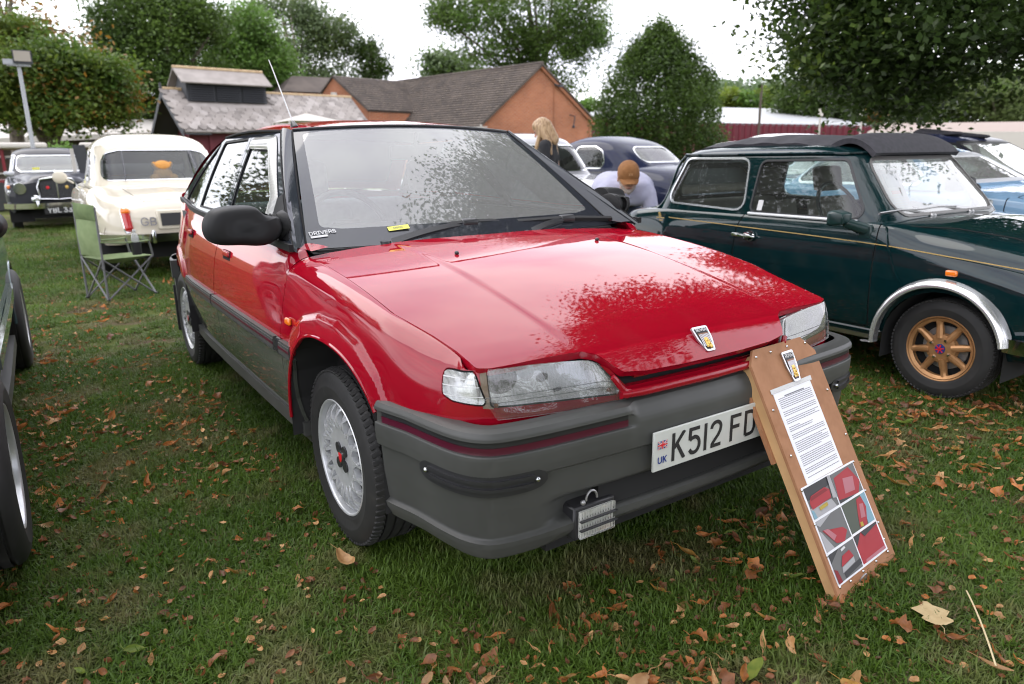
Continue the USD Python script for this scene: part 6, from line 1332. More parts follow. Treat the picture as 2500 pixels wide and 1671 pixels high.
def build_car(name, label, loc, rot, spec, cat='car', group=None):
    car = thing(name, label, cat, loc, rot, group)
    body, ends = loft_body(spec['body'], *spec.get('res', (.04, 43)))
    cab = ring_cabin(spec['rings'])
    for A in spec['arches']:
        for sel in (RIGHT, LEFT): _, body = carve(body, A, sel, (0, 2))
    hole = Polygon(plan_ring(spec['rings'][0])).buffer(-.035); _, body = carve(body, hole, TOP, (0, 1))
    seams = []
    for p, nm in spec.get('panels', []):
        for sel in (RIGHT, LEFT):
            ring = p.exterior.buffer(.0035); s_, body = carve(body, ring, sel, (0, 2)); seams.append(s_)
    for p in spec.get('top_seams', []):
        s_, body = carve(body, p.exterior.buffer(.0035), TOP, (0, 1)); seams.append(s_)
    if spec.get('two_tone'):
        z = spec['two_tone'][0]; lo = sbox(-9, -1, 9, z)
        for sel in (RIGHT, LEFT):
            a, body = carve(body, lo, sel, (0, 2))
            if a is not None: put(car, 'lower_side', [a], spec['two_tone'][1])
    put(car, 'body', [body, *ends], spec['paint'])
    sm_ = [s.push(-.004) for s in seams if s is not None]
    if sm_: put(car, 'shut_lines', sm_, 'seam_black')
    sr = spec.get('surround', 'chrome'); sw = spec.get('sw', .012)
    for sel in (RIGHT, LEFT): cab = glazing(car, cab, spec['side_windows'], sel, (0, 2), 'side_window', spec.get('side_surrounds', sr), sw)
    cab = glazing(car, cab, [spec['screen']], FRONT, (1, 2), 'windscreen', spec.get('screen_surround', sr), sw * 1.2, spec.get('screen_glass', 'screen_glass'))
    cab = glazing(car, cab, spec['back'] if isinstance(spec['back'], list) else [spec['back']], BACK, (1, 2), 'rear_window', sr, sw)
    put(car, 'cabin', [cab], spec.get('cabin_paint', spec['paint']))
    r0 = spec['rings'][0]; L = r0[1] - r0[2]; xm = (r0[1] + r0[2]) / 2
    inn = put(car, 'interior', [box(L * .96, r0[3] * 1.9, .04, (xm, 0, .35)), box(L * .7, .02, r0[0] - .45, (xm, -r0[3] + .03, r0[0] / 2 + .15)), box(L * .7, .02, r0[0] - .45, (xm, r0[3] - .03, r0[0] / 2 + .15)), box(.25, r0[3] * 1.8, .16, (r0[1] - .18, 0, r0[0] - .10)), box(.35, r0[3] * 1.8, .03, (r0[2] + .2, 0, r0[0] - .03))], spec.get('inside', 'dash_plastic'))
    th = np.linspace(0, 2 * PI, 25); put(inn, 'steering_wheel', [tube(np.column_stack([0 * th, .19 * np.cos(th), .19 * np.sin(th)]), .012, 6, False).rot((0, 1, 0), -.5).move(r0[1] - .48, -.34, r0[0] + .02)], 'satin_black')
    cl = spec.get('cloth', 'seat_cloth'); tp = r0[0] + spec.get('seat_top', .06)
    for y in (-.33, .33): seat(car, xm + L * .13, y, cl, .46, .42, tp, spec.get('heads', True))
    seat(car, xm - L * .24, 0, cl, r0[3] * 1.7, .45, tp - .02, False, .25, 'rear_seat')
    x0, x1 = min(s[0] for s in spec['body']), max(s[0] for s in spec['body'])
    put(car, 'underbody', [box((x1 - x0) * .86, .9, .18, ((x0 + x1) / 2, 0, .30))], 'matt_black')
    for A in spec['arches']:
        c = A.centroid
        for s_ in (-1, 1):
            cc = np.array(A.intersection(sbox(-9, .15, 9, 9)).exterior.coords)[:-1]; k = np.argmin(cc[:, 0] + cc[:, 1] * 5); cc = np.roll(cc, -k, 0)
            G = np.stack([np.column_stack([cc[:, 0], np.full(len(cc), s_ * y), cc[:, 1]]) for y in np.linspace(spec['halfw'] - .03, .42, 4)], 0)
            put(car, 'arch_liner', [grid(G)], 'matt_black')
    return car
def plain_wheel(parent, at, side, R, r, width, kind, paint='alloy_silver', name='wheel'):
    w, f, lip, h, r = make_wheel(parent, name, at, R, width, r, kind, side); y0 = -h * .72
    if kind == 'bronze':
        sp = []
        for k in range(8):
            a = 2 * PI * k / 8 + .2; P = [(rr * math.cos(a), y0 + .012 * math.sin(PI * (rr - .05) / (r * .9)), rr * math.sin(a)) for rr in np.linspace(.05, r * .93, 8)]
            sp.append(tube(P, np.interp(np.linspace(0, 1, 8), [0, .35, .75, 1], [.018, .020, .016, .020]), 10))
        hubd = lathe([(0, y0 - .010), (.05, y0 - .010), (.072, y0 - .003), (.078, y0 + .02), (0, y0 + .02)], 40, 'y', 30); inner = lathe([(r * .86, y0 - .004), (r * .95, y0 - .014), (r * .97, y0 + .02), (r * .86, y0 + .02)], 60, 'y', 40)
        put(w, 'rim', [f(m) for m in (lip, hubd, inner, *sp)], paint)
        put(w, 'backing', [f(lathe([(0, y0 + .05), (r * .92, y0 + .05), (r * .92, y0 + .06), (0, y0 + .06)], 30))], 'matt_black')
        cp = put(w, 'hub_badge', [f(lathe([(0, y0 - .016), (.022, y0 - .016), (.026, y0 - .008), (.026, y0), (0, y0)], 24))], 'print_blue')
        put(cp, 'badge_star', [f(prism(LineString([(-.02 * math.cos(a), -.02 * math.sin(a)), (.02 * math.cos(a), .02 * math.sin(a))]).buffer(.003), .001).rot((1, 0, 0), PI / 2).move(0, y0 - .0165, 0)) for a in (0.3, 1.35, 2.4)], 'print_red')
        for k in range(4):
            a = PI / 4 + k * PI / 2 + .3; put(w, 'wheel_nut', [f(lathe([(0, -.008), (.007, -.006), (.010, 0), (.010, .012), (0, .012)], 6, 'y', 20).move(.050 * math.cos(a), y0 - .012, .050 * math.sin(a)))], 'chrome')
    elif kind == 'spoke':
        sp = []
        for k in range(5):
            a = 2 * PI * k / 5 + .3
            for d in (-.16, .16): sp.append(ribbon([((.03 + t * (r * .92 - .03)) * math.cos(a + d * t), y0 + .004 + .012 * t * t, (.03 + t * (r * .92 - .03)) * math.sin(a + d * t)) for t in np.linspace(0, 1, 8)], np.linspace(.045, .030, 8), .03, up=(0, -1, 0)))
        put(w, 'rim', [f(m) for m in (lip, lathe([(0, y0 - .012), (.055, y0 - .010), (.065, y0 + .02), (0, y0 + .02)], 30), *sp)], paint)
    else:
        put(w, 'rim', [f(lip), f(lathe([(.10, y0 - .004), (r * .72, y0 + .012), (r * .88, y0 + .004), (r * .95, y0 - .01), (r * .95, y0 + .02), (.1, y0 + .02)], 40))], paint)
        put(w, 'hub_cap', [f(lathe([(0, y0 - .035), (.05, y0 - .032), (.09, y0 - .018), (.108, y0), (.108, y0 + .01), (0, y0 + .01)], 36))], 'chrome')
    return w
def arch(x, z, r, flat=1.0):
    a = np.linspace(0, PI, 28); return Polygon([(x - r, .05)] + [(x - r * math.cos(t), z + r * flat * math.sin(t)) for t in a] + [(x + r, .05)])

# ---------------------------------------------------------------- small dark green car on the right
_px, _py, _ph = 0.408, 2.821, -0.0113
sill = [(.62, .225), (.665, .30)]
mini = dict(paint='green_paint', res=(.02, 64), halfw=.70, arches=[arch(0, .25, .292), arch(-2.036, .25, .285)],
    body=[(-2.42, [(.50, .30), (.53, .36), (.56, .48), (.56, .60), (.54, .68), (.50, .74), (.30, .77), (0, .78)]), (-2.36, [(.56, .25), (.60, .32), (.64, .48), (.645, .62), (.63, .72), (.58, .79), (.35, .82), (0, .83)]), (-2.2, [(.60, .225), (.645, .30), (.675, .46), (.68, .62), (.672, .74), (.635, .825), (.40, .85), (0, .855)]),
        (-1.8, [*sill, (.693, .46), (.70, .62), (.688, .75), (.652, .848), (.45, .86), (0, .86)]), (-.40, [*sill, (.693, .46), (.70, .62), (.688, .75), (.656, .842), (.45, .862), (0, .868)]), (-.15, [*sill, (.693, .46), (.70, .60), (.688, .72), (.625, .815), (.44, .85), (0, .866)]),
        (.1, [*sill, (.693, .46), (.70, .58), (.685, .69), (.612, .785), (.44, .815), (0, .838)]), (.35, [(.62, .26), (.655, .33), (.685, .46), (.69, .55), (.668, .655), (.59, .742), (.44, .765), (0, .792)]), (.50, [(.58, .30), (.61, .36), (.645, .45), (.65, .53), (.63, .61), (.56, .695), (.42, .715), (0, .745)]), (.58, [(.50, .34), (.53, .39), (.57, .46), (.575, .52), (.55, .58), (.48, .64), (.36, .66), (0, .68)])],
    rings=[(.845, -.325, -2.08, .660, 9), (.88, -.345, -2.065, .650, 9), (1.0, -.445, -2.01, .616, 9), (1.12, -.545, -1.955, .580, 9), (1.195, -.610, -1.925, .556, 9), (1.225, -.66, -1.89, .530, 7), (1.250, -.76, -1.80, .47, 5), (1.266, -.92, -1.65, .36, 4), (1.274, -1.1, -1.45, .22, 3), (1.276, -1.27, -1.28, .01, 3)],
    side_windows=[rpoly([(-1.925, .900), (-1.262, .872), (-1.305, 1.172), (-1.82, 1.176)], .05), rpoly([(-1.205, .868), (-.470, .866), (-.665, 1.165), (-1.205, 1.160)], .035)],
    screen=rpoly([(-.525, .885), (.525, .885), (.455, 1.168), (-.455, 1.168)], .06), back=rpoly([(-.42, .93), (.42, .93), (.39, 1.15), (-.39, 1.15)], .06),
    panels=[(rpoly([(-.372, .86), (-.368, .70), (-.375, .30), (-1.10, .30), (-1.22, .42), (-1.285, .60), (-1.275, .77), (-1.235, .86)], .02), 'door')],
    surround='dull_chrome', side_surrounds=['dull_chrome', 'satin_black'], screen_surround='screen_rubber', cloth='tan_seat', inside='green_inside', seat_top=.09)
look('arch_chrome', (0.72, 0.72, 0.72), 0.16, metallic=0.9); look('bright_trim', (0.62, 0.63, 0.65), 0.3, metallic=0.5); look('screen_rubber', (0.10, 0.095, 0.09), 0.45); look('green_inside', (0.02, 0.022, 0.022), 0.7)
MINI = build_car('small_green_car', 'small dark green car with bronze wheels and gold pinstripe, right of the red car', (_px, _py, 0), _ph, mini)
for s_ in (-1, 1):
    for x in (0, -2.036): plain_wheel(MINI, (x, s_ * .585, .252), s_, .252, .162, .150, 'bronze', 'alloy_bronze')
    y = s_ * .702
    a = np.linspace(-.08, PI * .93, 40)
    for xc, r_ in ((0, .305), (-2.036, .298)):
        pts = np.column_stack([xc - r_ * np.cos(a), np.full(40, s_ * .712), .262 + r_ * 1.03 * np.sin(a)]); pts = np.vstack([[xc - r_ - .05, s_ * .705, .232], pts]); cen = np.array([xc, s_ * .712, .262]); up = pts - cen; up /= np.linalg.norm(up, axis=1, keepdims=True)
        o_ = np.array([0, s_, 0.]); rows_ = [pts + up * .036 - o_ * .020, pts + up * .026 + o_ * .010, pts + up * .016 + o_ * .026, pts + up * .000 + o_ * .032, pts - up * .008 + o_ * .028, pts - up * .006 - o_ * .02]; fl = grid(np.stack(rows_, 0)); put(MINI, 'wheel_arch_trim', [tm(trimesh.Trimesh(fl.V, fl.F, process=True), 60)], 'arch_chrome')
    put(MINI, 'sill_trim', [ribbon([(-.36, s_ * .672, .250), (-1.0, s_ * .672, .252), (-1.72, s_ * .672, .252)], .012, .022)], 'dull_chrome')
    # pinstripe and crest
    sx_ = np.array([-1.86, -1.27, -.71, -.31, .0, .33]); sz = np.array([.792, .774, .757, .741, .718, .692]); xx = np.linspace(-1.86, .36, 60); zz = PchipInterpolator(sx_, sz)(np.clip(xx, -1.86, .33))
    f_ = PchipInterpolator([.60, .70, .75, .848], [.702, .695, .690, .656])
    put(MINI, 'pinstripe', [ribbon(np.column_stack([xx, s_ * (f_(zz) + .0015), zz]), .003, .0045)], 'gold_stripe')
    put(MINI, 'crest', [m.rot((1, 0, 0), .25 * s_ * -1).move(-1.935, s_ * .688, .785) for m in (box(.075, .003, .006), box(.022, .003, .030, (0, 0, .022)), box(.030, .003, .008, (.004, 0, -.018)), ball(.012, (0, 0, .030), (1, .2, 1), 1))], 'gold_stripe')
    put(MINI, 'side_repeater', [box(.055, .022, .030, (.028, s_ * .700, .640), .008)], 'lamp_orange')
    # door furniture
    dt = put(MINI, 'waist_trim', [tube([(-.50, s_ * .662, .850), (-.85, s_ * .662, .852), (-1.215, s_ * .660, .854)], .009, 8)], 'bright_trim')
    hn = put(MINI, 'door_handle', [tube([(-1.27, s_ * .728, .728), (-1.20, s_ * .738, .726), (-1.10, s_ * .730, .722)], [.010, .011, .006], 8), lathe([(.024, -.003), (.033, -.003), (.033, .006), (.024, .006)], 24).move(-1.155, s_ * .705, .722), lathe([(0, -.02), (.024, -.016), (.024, .006), (0, .006)], 20).move(-1.175, s_ * .700, .722)], 'chrome')
    mr = put(MINI, 'door_mirror', [hull(np.vstack([box(.055, .115, .080, (-.555, s_ * .772, .872), .02).V, box(.03, .09, .06, (-.50, s_ * .775, .872), .012).V])), hull(np.vstack([ball(.028, (-.50, s_ * .745, .845), sub=1).V, ball(.030, (-.445, s_ * .675, .815), sub=1).V])), box(.075, .03, .075, (-.438, s_ * .672, .80), .01)], 'mirror_green')
    put(MINI, 'gutter', [tube(np.column_stack([q_ := plan_ring((1.2, -.612, -1.928, .562, 9), 90)[(45 if s_ < 0 else 0):(90 if s_ < 0 else 46)], np.full(len(q_), 1.206)]), .008, 6)], 'green_paint')
    # flange seams of the wing and the rear corner
    put(MINI, 'body_seam', [tube([(-.335, s_ * .667, .835), (-.31, s_ * .690, .76), (-.25, s_ * .704, .62), (-.185, s_ * .700, .53)], .006, 6)], 'green_paint')
    put(MINI, 'body_seam', [tube(curve([(-1.878, s_ * .517, 1.2), (-1.953, s_ * .572, 1.0), (-2.006, s_ * .606, .87), (-2.10, s_ * .655, .79), (-2.25, s_ * .668, .69), (-2.33, s_ * .648, .55), (-2.35, s_ * .610, .34)], 24), .009, 6)], 'green_paint')
put(MINI, 'bonnet_seam', [tube([(-.26, -.60, .838), (-.05, -.545, .838), (.2, -.51, .808), (.45, -.49, .735)], .003, 5), tube([(-.26, .60, .838), (-.05, .545, .838), (.2, .51, .808), (.45, .49, .735)], .003, 5)], 'seam_black')
look('mirror_green', (0.006, 0.018, 0.017), 0.25)
# cloth sunroof with its raised front edge
def roof_patch(x0, x1, w, lift, hump):
    xs, ws = np.linspace(x0, x1, 30), np.linspace(-w, w, 17); X, Y = np.meshgrid(xs, ws, indexing='ij'); t = (X - x0) / (x1 - x0)
    Z = 1.225 + .045 * np.sin(PI * np.clip(t, 0.02, .98)) ** .6 + lift * np.sin(PI * np.clip(t, 0, 1)) ** .35 * (1 - np.abs(Y / w) ** 5) + hump(t)
    m = grid(np.stack([X, Y, Z], -1)); m = m if m.N[:, 2].mean() > 0 else M(m.V, m.F[:, ::-1], -m.N); return [m, edge_return(m, .03)]
put(MINI, 'cloth_roof', roof_patch(-1.86, -.76, .46, .050, lambda t: -.004 * np.cos(t * 30)), 'roof_cloth')
put(MINI, 'wind_deflector', roof_patch(-.86, -.56, .45, .030, lambda t: .030 * np.sin(PI * t) - .03 * t), 'roof_cloth')
look_noise('roof_cloth', (0.018, 0.018, 0.022), (0.034, 0.032, 0.04), 40.0, 0.75)
put(MINI, 'front_bumper', [ribbon(curve([(.30, -.70, .345), (.46, -.695, .345), (.585, -.60, .345), (.64, -.3, .345), (.65, 0, .345), (.64, .3, .345), (.585, .60, .345), (.46, .695, .345), (.30, .70, .345)], 50), .03, .065)], 'chrome')
for s_ in (-1, 1): put(MINI, 'headlamp', [lathe([(0, .02), (.06, .015), (.085, 0), (.095, -.02), (.085, -.05), (0, -.05)], 30, 'x').move(.545, s_ * .44, .60)], 'chrome')
put(MINI, 'grille', [box(.03, .62, .20, (.585, 0, .56), .01)], 'chrome')
# wipers, poster in the screen
n_ = np.array([.73, 0, .68])
for y0, y1 in ((-.22, -.48), (.20, -.10)):
    wp = put(MINI, 'wiper', [tube([(-.345, y0, .872), (-.36, (y0 + y1) / 2, .895), (-.385, y1, .910)], .006, 6), ribbon([(-.372, y1 - .20, .900), (-.376, y1, .906), (-.372, y1 + .20, .900)], .006, .016, up=n_), ball(.02, (-.335, y0, .868), (1, 1, .8), 1)], 'steel')
ps = thing('paper_sign', 'white paper sign propped behind the windscreen of the small green car', 'sign', (_px, _py, 0), _ph)
TP = frame((-.50, -.20, .875), (-.18, .98, .0), (-.50, 0, .866), (.866, 0, .5))
put(ps, 'sheet', [box(.30, .27, .002, (0, .135, 0)).mat(TP)], 'white_print')
put(ps, 'picture', [box(.20, .085, .001, (0, .20, .002)).mat(TP)], 'print_photo'); put(ps, 'red_line', [box(.14, .020, .001, (0, .125, .002)).mat(TP)], 'faded_red')
for k in range(5): put(ps, 'text_line', [box(.22 - .04 * (k % 2), .006, .001, (0, .095 - .016 * k, .002)).mat(TP)], 'print_pale')
ps2 = thing('paper_sign', 'second smaller paper lying on the dashboard of the small green car', 'sign', (_px, _py, 0), _ph)
put(ps2, 'sheet', [box(.21, .29, .002).rot((0, 1, 0), .25).rot((0, 0, 1), .3).move(-.56, .15, .885)], 'white_print')
look('print_photo', (0.36, 0.42, 0.46), 0.5); look('faded_red', (0.65, 0.30, 0.30), 0.5); look('print_pale', (0.55, 0.58, 0.62), 0.6)
put(MINI, 'window_sticker', [box(.035, .002, .062, (-1.145, -.640, .905)).rot((1, 0, 0), -.28, (-1.145, -.640, .905))], 'white_print')
put(MINI, 'number_plate', [box(.01, .52, .11, (.665, 0, .33))], 'white_plate')
# ---------------------------------------------------------------- tall upright 1950s saloons
def old_saloon(paint, **kw):
    d = dict(paint=paint, halfw=.83, arches=[arch(0, .33, .36), arch(-2.82, .33, .34, .85)],
        body=[(.78, [(.60, .42), (.64, .50), (.66, .62), (.64, .74), (.58, .82), (.45, .86), (.25, .88), (0, .90)]), (.70, [(.70, .36), (.74, .46), (.76, .62), (.745, .76), (.69, .85), (.50, .875), (.28, .95), (0, .98)]), (.40, [(.74, .33), (.79, .42), (.815, .60), (.805, .76), (.74, .875), (.52, .90), (.36, 1.0), (0, 1.04)]), (0, [(.75, .32), (.80, .42), (.825, .60), (.815, .78), (.75, .90), (.55, .93), (.42, 1.02), (0, 1.06)]),
            (-.7, [(.74, .31), (.80, .42), (.83, .62), (.82, .80), (.765, .94), (.70, .97), (.5, 1.02), (0, 1.05)]), (-1.6, [(.74, .31), (.80, .42), (.83, .62), (.82, .80), (.765, .95), (.70, .98), (.5, .99), (0, 1.0)]), (-2.6, [(.74, .32), (.80, .42), (.83, .62), (.815, .80), (.75, .94), (.66, .97), (.45, .98), (0, .99)]), (-3.1, [(.73, .34), (.78, .44), (.80, .60), (.79, .76), (.73, .87), (.60, .90), (.4, .93), (0, .95)]), (-3.5, [(.68, .37), (.73, .46), (.745, .58), (.735, .70), (.68, .79), (.57, .84), (.38, .88), (0, .90)]), (-3.70, [(.60, .39), (.655, .46), (.675, .56), (.665, .66), (.62, .74), (.52, .785), (.34, .82), (0, .84)]), (-3.80, [(.50, .42), (.555, .47), (.58, .55), (.57, .63), (.53, .69), (.44, .73), (.28, .755), (0, .77)]), (-3.85, [(.38, .46), (.42, .49), (.44, .54), (.43, .59), (.40, .63), (.33, .655), (.2, .67), (0, .68)])],
        rings=[(.95, -.62, -2.82, .745, 5), (1.0, -.68, -2.76, .725, 5), (1.15, -.85, -2.62, .685, 5), (1.32, -1.02, -2.46, .640, 5), (1.41, -1.13, -2.35, .605, 4.5), (1.475, -1.25, -2.18, .52, 3.6), (1.515, -1.42, -1.98, .36, 3), (1.525, -1.68, -1.72, .02, 2.5)],
        side_windows=[rpoly([(-.90, 1.02), (-1.62, 1.02), (-1.62, 1.36), (-1.18, 1.36)], .05), rpoly([(-1.70, 1.02), (-2.40, 1.02), (-2.30, 1.28), (-2.15, 1.36), (-1.70, 1.36)], .06)],
        screen=rpoly([(-.58, 1.06), (.58, 1.06), (.52, 1.35), (-.52, 1.35)], .07), back=rpoly([(-.60, 1.03), (.60, 1.03), (.545, 1.345), (-.545, 1.345)], .09),
        panels=[(rpoly([(-.72, .94), (-.72, .36), (-1.64, .36), (-1.66, .94)], .05), 'door'), (rpoly([(-1.66, .94), (-1.66, .36), (-2.35, .36), (-2.55, .70), (-2.50, .94)], .05), 'door')],
        top_seams=[rpoly([(-2.93, -.47), (-2.93, .47), (-3.45, .43), (-3.70, .36), (-3.70, -.36), (-3.45, -.43)], .05)], surround='chrome', sw=.014, heads=False, cloth='tan_seat')
    d.update(kw); return d
def saloon_extras(car, wheel='alloy_silver', front=True, rear=True):
    for s_ in (-1, 1):
        for x in (0, -2.82): plain_wheel(car, (x, s_ * .70, .335), s_, .335, .205, .165, 'cap', wheel)
    if rear:
        put(car, 'rear_bumper', [ribbon(curve([(-3.35, -.80, .46), (-3.62, -.76, .46), (-3.83, -.58, .46), (-3.90, 0, .46), (-3.83, .58, .46), (-3.62, .76, .46), (-3.35, .80, .46)], 40), .045, .085)], 'chrome')
        for s_ in (-1, 1):
            t = put(car, 'tail_lamp', [hull(np.vstack([ball(.048, (-3.775, s_ * .555, .720), (.9, .9, 1), 2).V, ball(.045, (-3.822, s_ * .545, .570), (.9, .9, 1), 2).V]))], 'lamp_red'); put(t, 'amber_lens', [ball(.050, (-3.776, s_ * .555, .735), (.95, .95, .8), 2)], 'lamp_orange')
            put(t, 'chrome_ring', [hull(np.vstack([ball(.055, (-3.755, s_ * .555, .720), (.5, .95, 1.1), 2).V, ball(.052, (-3.800, s_ * .545, .560), (.5, .95, 1.1), 2).V]))], 'chrome')
            put(car, 'bumper_overrider', [box(.06, .05, .14, (-3.90, s_ * .33, .47), .02)], 'chrome')
    if front:
        put(car, 'front_bumper', [ribbon(curve([(.42, -.83, .46), (.68, -.79, .46), (.88, -.60, .46), (.94, 0, .46), (.88, .60, .46), (.68, .79, .46), (.42, .83, .46)], 40), .045, .095)], 'chrome')
        g = put(car, 'grille', [hull([(.83, s * w, z) for s in (-1, 1) for w, z in ((.27, .56), (.30, .80), (.24, .93))] + [(.72, s * w, z) for s in (-1, 1) for w, z in ((.27, .56), (.30, .80), (.24, .97))] + [(.84, 0, .56), (.84, 0, .96)])], 'matt_black')
        for k in range(-11, 12):
            if k: put(g, 'grille_bar', [ribbon([(.838 - abs(k) * .0006, k * .0225, .58), (.838 - abs(k) * .0006, k * .0225, .90 - abs(k) * .002)], .008, .012, up=(1, 0, 0))], 'grille_dark')
        put(g, 'grille_frame', [tube([(.835, -.285, .58), (.835, -.31, .80), (.83, -.25, .925), (.845, 0, .965), (.83, .25, .925), (.835, .31, .80), (.835, .285, .58), (.84, 0, .565), (.835, -.285, .58)], .016, 8), tube([(.845, 0, .57), (.848, 0, .96)], .013, 8)], 'chrome')
        put(g, 'grille_badge', [ball(.03, (.848, -.15, .78), (.3, 1, 1), 1)], 'print_red'); put(g, 'grille_badge', [ball(.03, (.848, .15, .78), (.3, 1, 1.1), 1)], 'enamel_gold')
        put(car, 'mascot', [hull([(.80, -.02, 1.0), (.80, .02, 1.0), (.70, 0, 1.02), (.82, 0, 1.10), (.83, 0, 1.02)])], 'chrome')
        for s_ in (-1, 1):
            h = put(car, 'headlamp', [lathe([(0, .05), (.085, .03), (.105, .0), (.112, -.03), (.10, -.10), (0, -.10)], 30, 'x').rot((0, 0, 1), 0).scale(-1, 1, 1).move(.70, s_ * .58, .77)], 'chrome'); put(h, 'headlamp_glass', [ball(.095, (.735, s_ * .58, .77), (.45, 1, 1), 2)], 'lamp_white')
            put(car, 'fog_lamp', [ball(.075, (.86, s_ * .36, .58), (.6, 1, 1), 2)], 'chrome'); put(car, 'side_lamp', [ball(.035, (.69, s_ * .74, .80), sub=1)], 'lamp_orange')
            put(car, 'side_lamp', [ball(.032, (.705, s_ * .735, .715), sub=1)], 'chrome'); put(car, 'bumper_overrider', [box(.06, .05, .15, (.95, s_ * .34, .48), .02)], 'chrome')
look('lamp_white', (0.55, 0.55, 0.52), 0.2, coat_weight=0.6); look('grille_dark', (0.10, 0.10, 0.11), 0.35, metallic=0.6)
GREY = build_car('dark_grey_saloon', 'dark grey 1950s saloon facing the camera at far left, with upright chrome grille', (-14.55, -.95, 0), 0.0, old_saloon('charcoal_paint'))
saloon_extras(GREY, 'charcoal_paint', True, False)
gp_ = put(GREY, 'number_plate', [box(.012, .56, .13, (.955, .02, .375), .004)], 'print_black')
put(gp_, 'plate_letters', [text('YBL 33', .085, .002, True).mat(frame((.962, -.22, .335), (0, 1, 0), (0, 0, 1), (1, 0, 0)))], 'white_print')
for s_ in (-1, 1): put(GREY, 'wing_mirror', [box(.03, .17, .10, (-.05, s_ * .70, 1.02), .02), tube([(-.05, s_ * .70, .90), (-.05, s_ * .70, 1.0)], .012, 6)], 'dull_chrome')
put(GREY, 'tax_disc', [box(.004, .12, .06, (-.80, -.25, 1.10))], 'yellow_print')
CREAM = build_car('cream_saloon', 'cream 1950s saloon seen from behind, with three-piece rear window', (-10.15, -.10, -.02), PI, old_saloon('cream_paint', sw=.011, back=rpoly([(-.62, 1.03), (.62, 1.03), (.585, 1.24), (.53, 1.33), (.40, 1.36), (-.40, 1.36), (-.53, 1.33), (-.585, 1.24)], .06), rings=[(.95, -.62, -2.82, .745, 5), (1.0, -.68, -2.76, .725, 5), (1.15, -.85, -2.62, .69, 5), (1.32, -1.02, -2.46, .655, 5), (1.42, -1.13, -2.36, .625, 4.5), (1.505, -1.25, -2.20, .54, 3.4), (1.555, -1.42, -1.98, .38, 2.8), (1.575, -1.68, -1.72, .02, 2.4)]))
saloon_extras(CREAM, 'cream_paint', False, True)
pl_ = put(CREAM, 'plate_box', [box(.05, .62, .20, (-3.845, -.03, .64), .02).rot((0, 1, 0), .20, (-3.845, 0, .64))], 'cream_paint')
put(pl_, 'number_plate', [box(.012, .54, .13, (-3.876, -.03, .635)).rot((0, 1, 0), .20, (-3.845, 0, .64))], 'print_black')
put(pl_, 'plate_letters', [text('I', .08, .002, True).mat(frame((-3.888, .12, .600), (0, -1, 0), (.25, 0, .97), (-.97, 0, .25)))], 'white_print')
put(CREAM, 'country_letters', [text('GB', .085, .004).mat(frame((-3.872, .44, .585), (.02, -1, 0), (.22, 0, .975), (-.975, 0, .22)))], 'print_grey')
for s_ in (-1, 1): put(CREAM, 'window_divider', [tube([(-2.765, s_ * .40, 1.035), (-2.63, s_ * .385, 1.20), (-2.455, s_ * .37, 1.355)], .007, 6)], 'grille_dark')
put(CREAM, 'filler_flap', [tube([(-3.30, .785, .62), (-3.30, .80, .50), (-3.52, .755, .50), (-3.56, .72, .62), (-3.50, .73, .68), (-3.34, .78, .68)], .004, 5)], 'cream_dirt')
look('cream_dirt', (0.35, 0.31, 0.24), 0.7)
put(CREAM, 'door_mirror', [ball(.09, (-.55, .95, 1.04), (.4, 1, .9), 2), tube([(-.58, .80, .96), (-.56, .90, 1.03)], .012, 6)], 'cream_paint')
TED = thing('orange_plush_toy', 'orange plush toy sitting behind the rear window of the cream car', 'toy', (-7.62, -.06, .985))
put(TED, 'body', [ball(0.101, (0.000, 0.000, 0.078), (1, 1.05, .95), 2), ball(0.062, (0.047, 0.101, 0.039), (1, .9, .7), 2), ball(0.062, (0.047, -0.101, 0.039), (1, .9, .7), 2)], 'plush'); put(TED, 'head', [ball(0.090, (0.000, 0.000, 0.168), (1, 1.15, .8), 2), ball(0.030, (0.000, 0.090, 0.195), sub=2), ball(0.030, (0.000, -0.090, 0.195), sub=2)], 'plush')
look_noise('plush', (0.50, 0.22, 0.05), (0.62, 0.30, 0.08), 60, 0.95, 0.5, bscale=120)
SILV = build_car('silver_saloon', 'silver grey rounded saloon behind the woman, tail towards the camera', (-8.25, 4.30, 0), PI, old_saloon('silver_paint'))
saloon_extras(SILV, 'silver_paint', False, True)
sp_ = put(SILV, 'number_plate', [box(.012, .5, .13, (-3.87, 0, .60)).rot((0, 1, 0), .25, (-3.84, 0, .60))], 'print_black'); put(sp_, 'plate_letters', [text('MG', .08, .002, True).mat(frame((-3.885, .05, .56), (0, -1, 0), (0, 0, 1), (-1, 0, 0)))], 'white_print')
put(SILV, 'boot_handle', [box(.03, .16, .03, (-3.78, 0, .735), .01)], 'chrome')
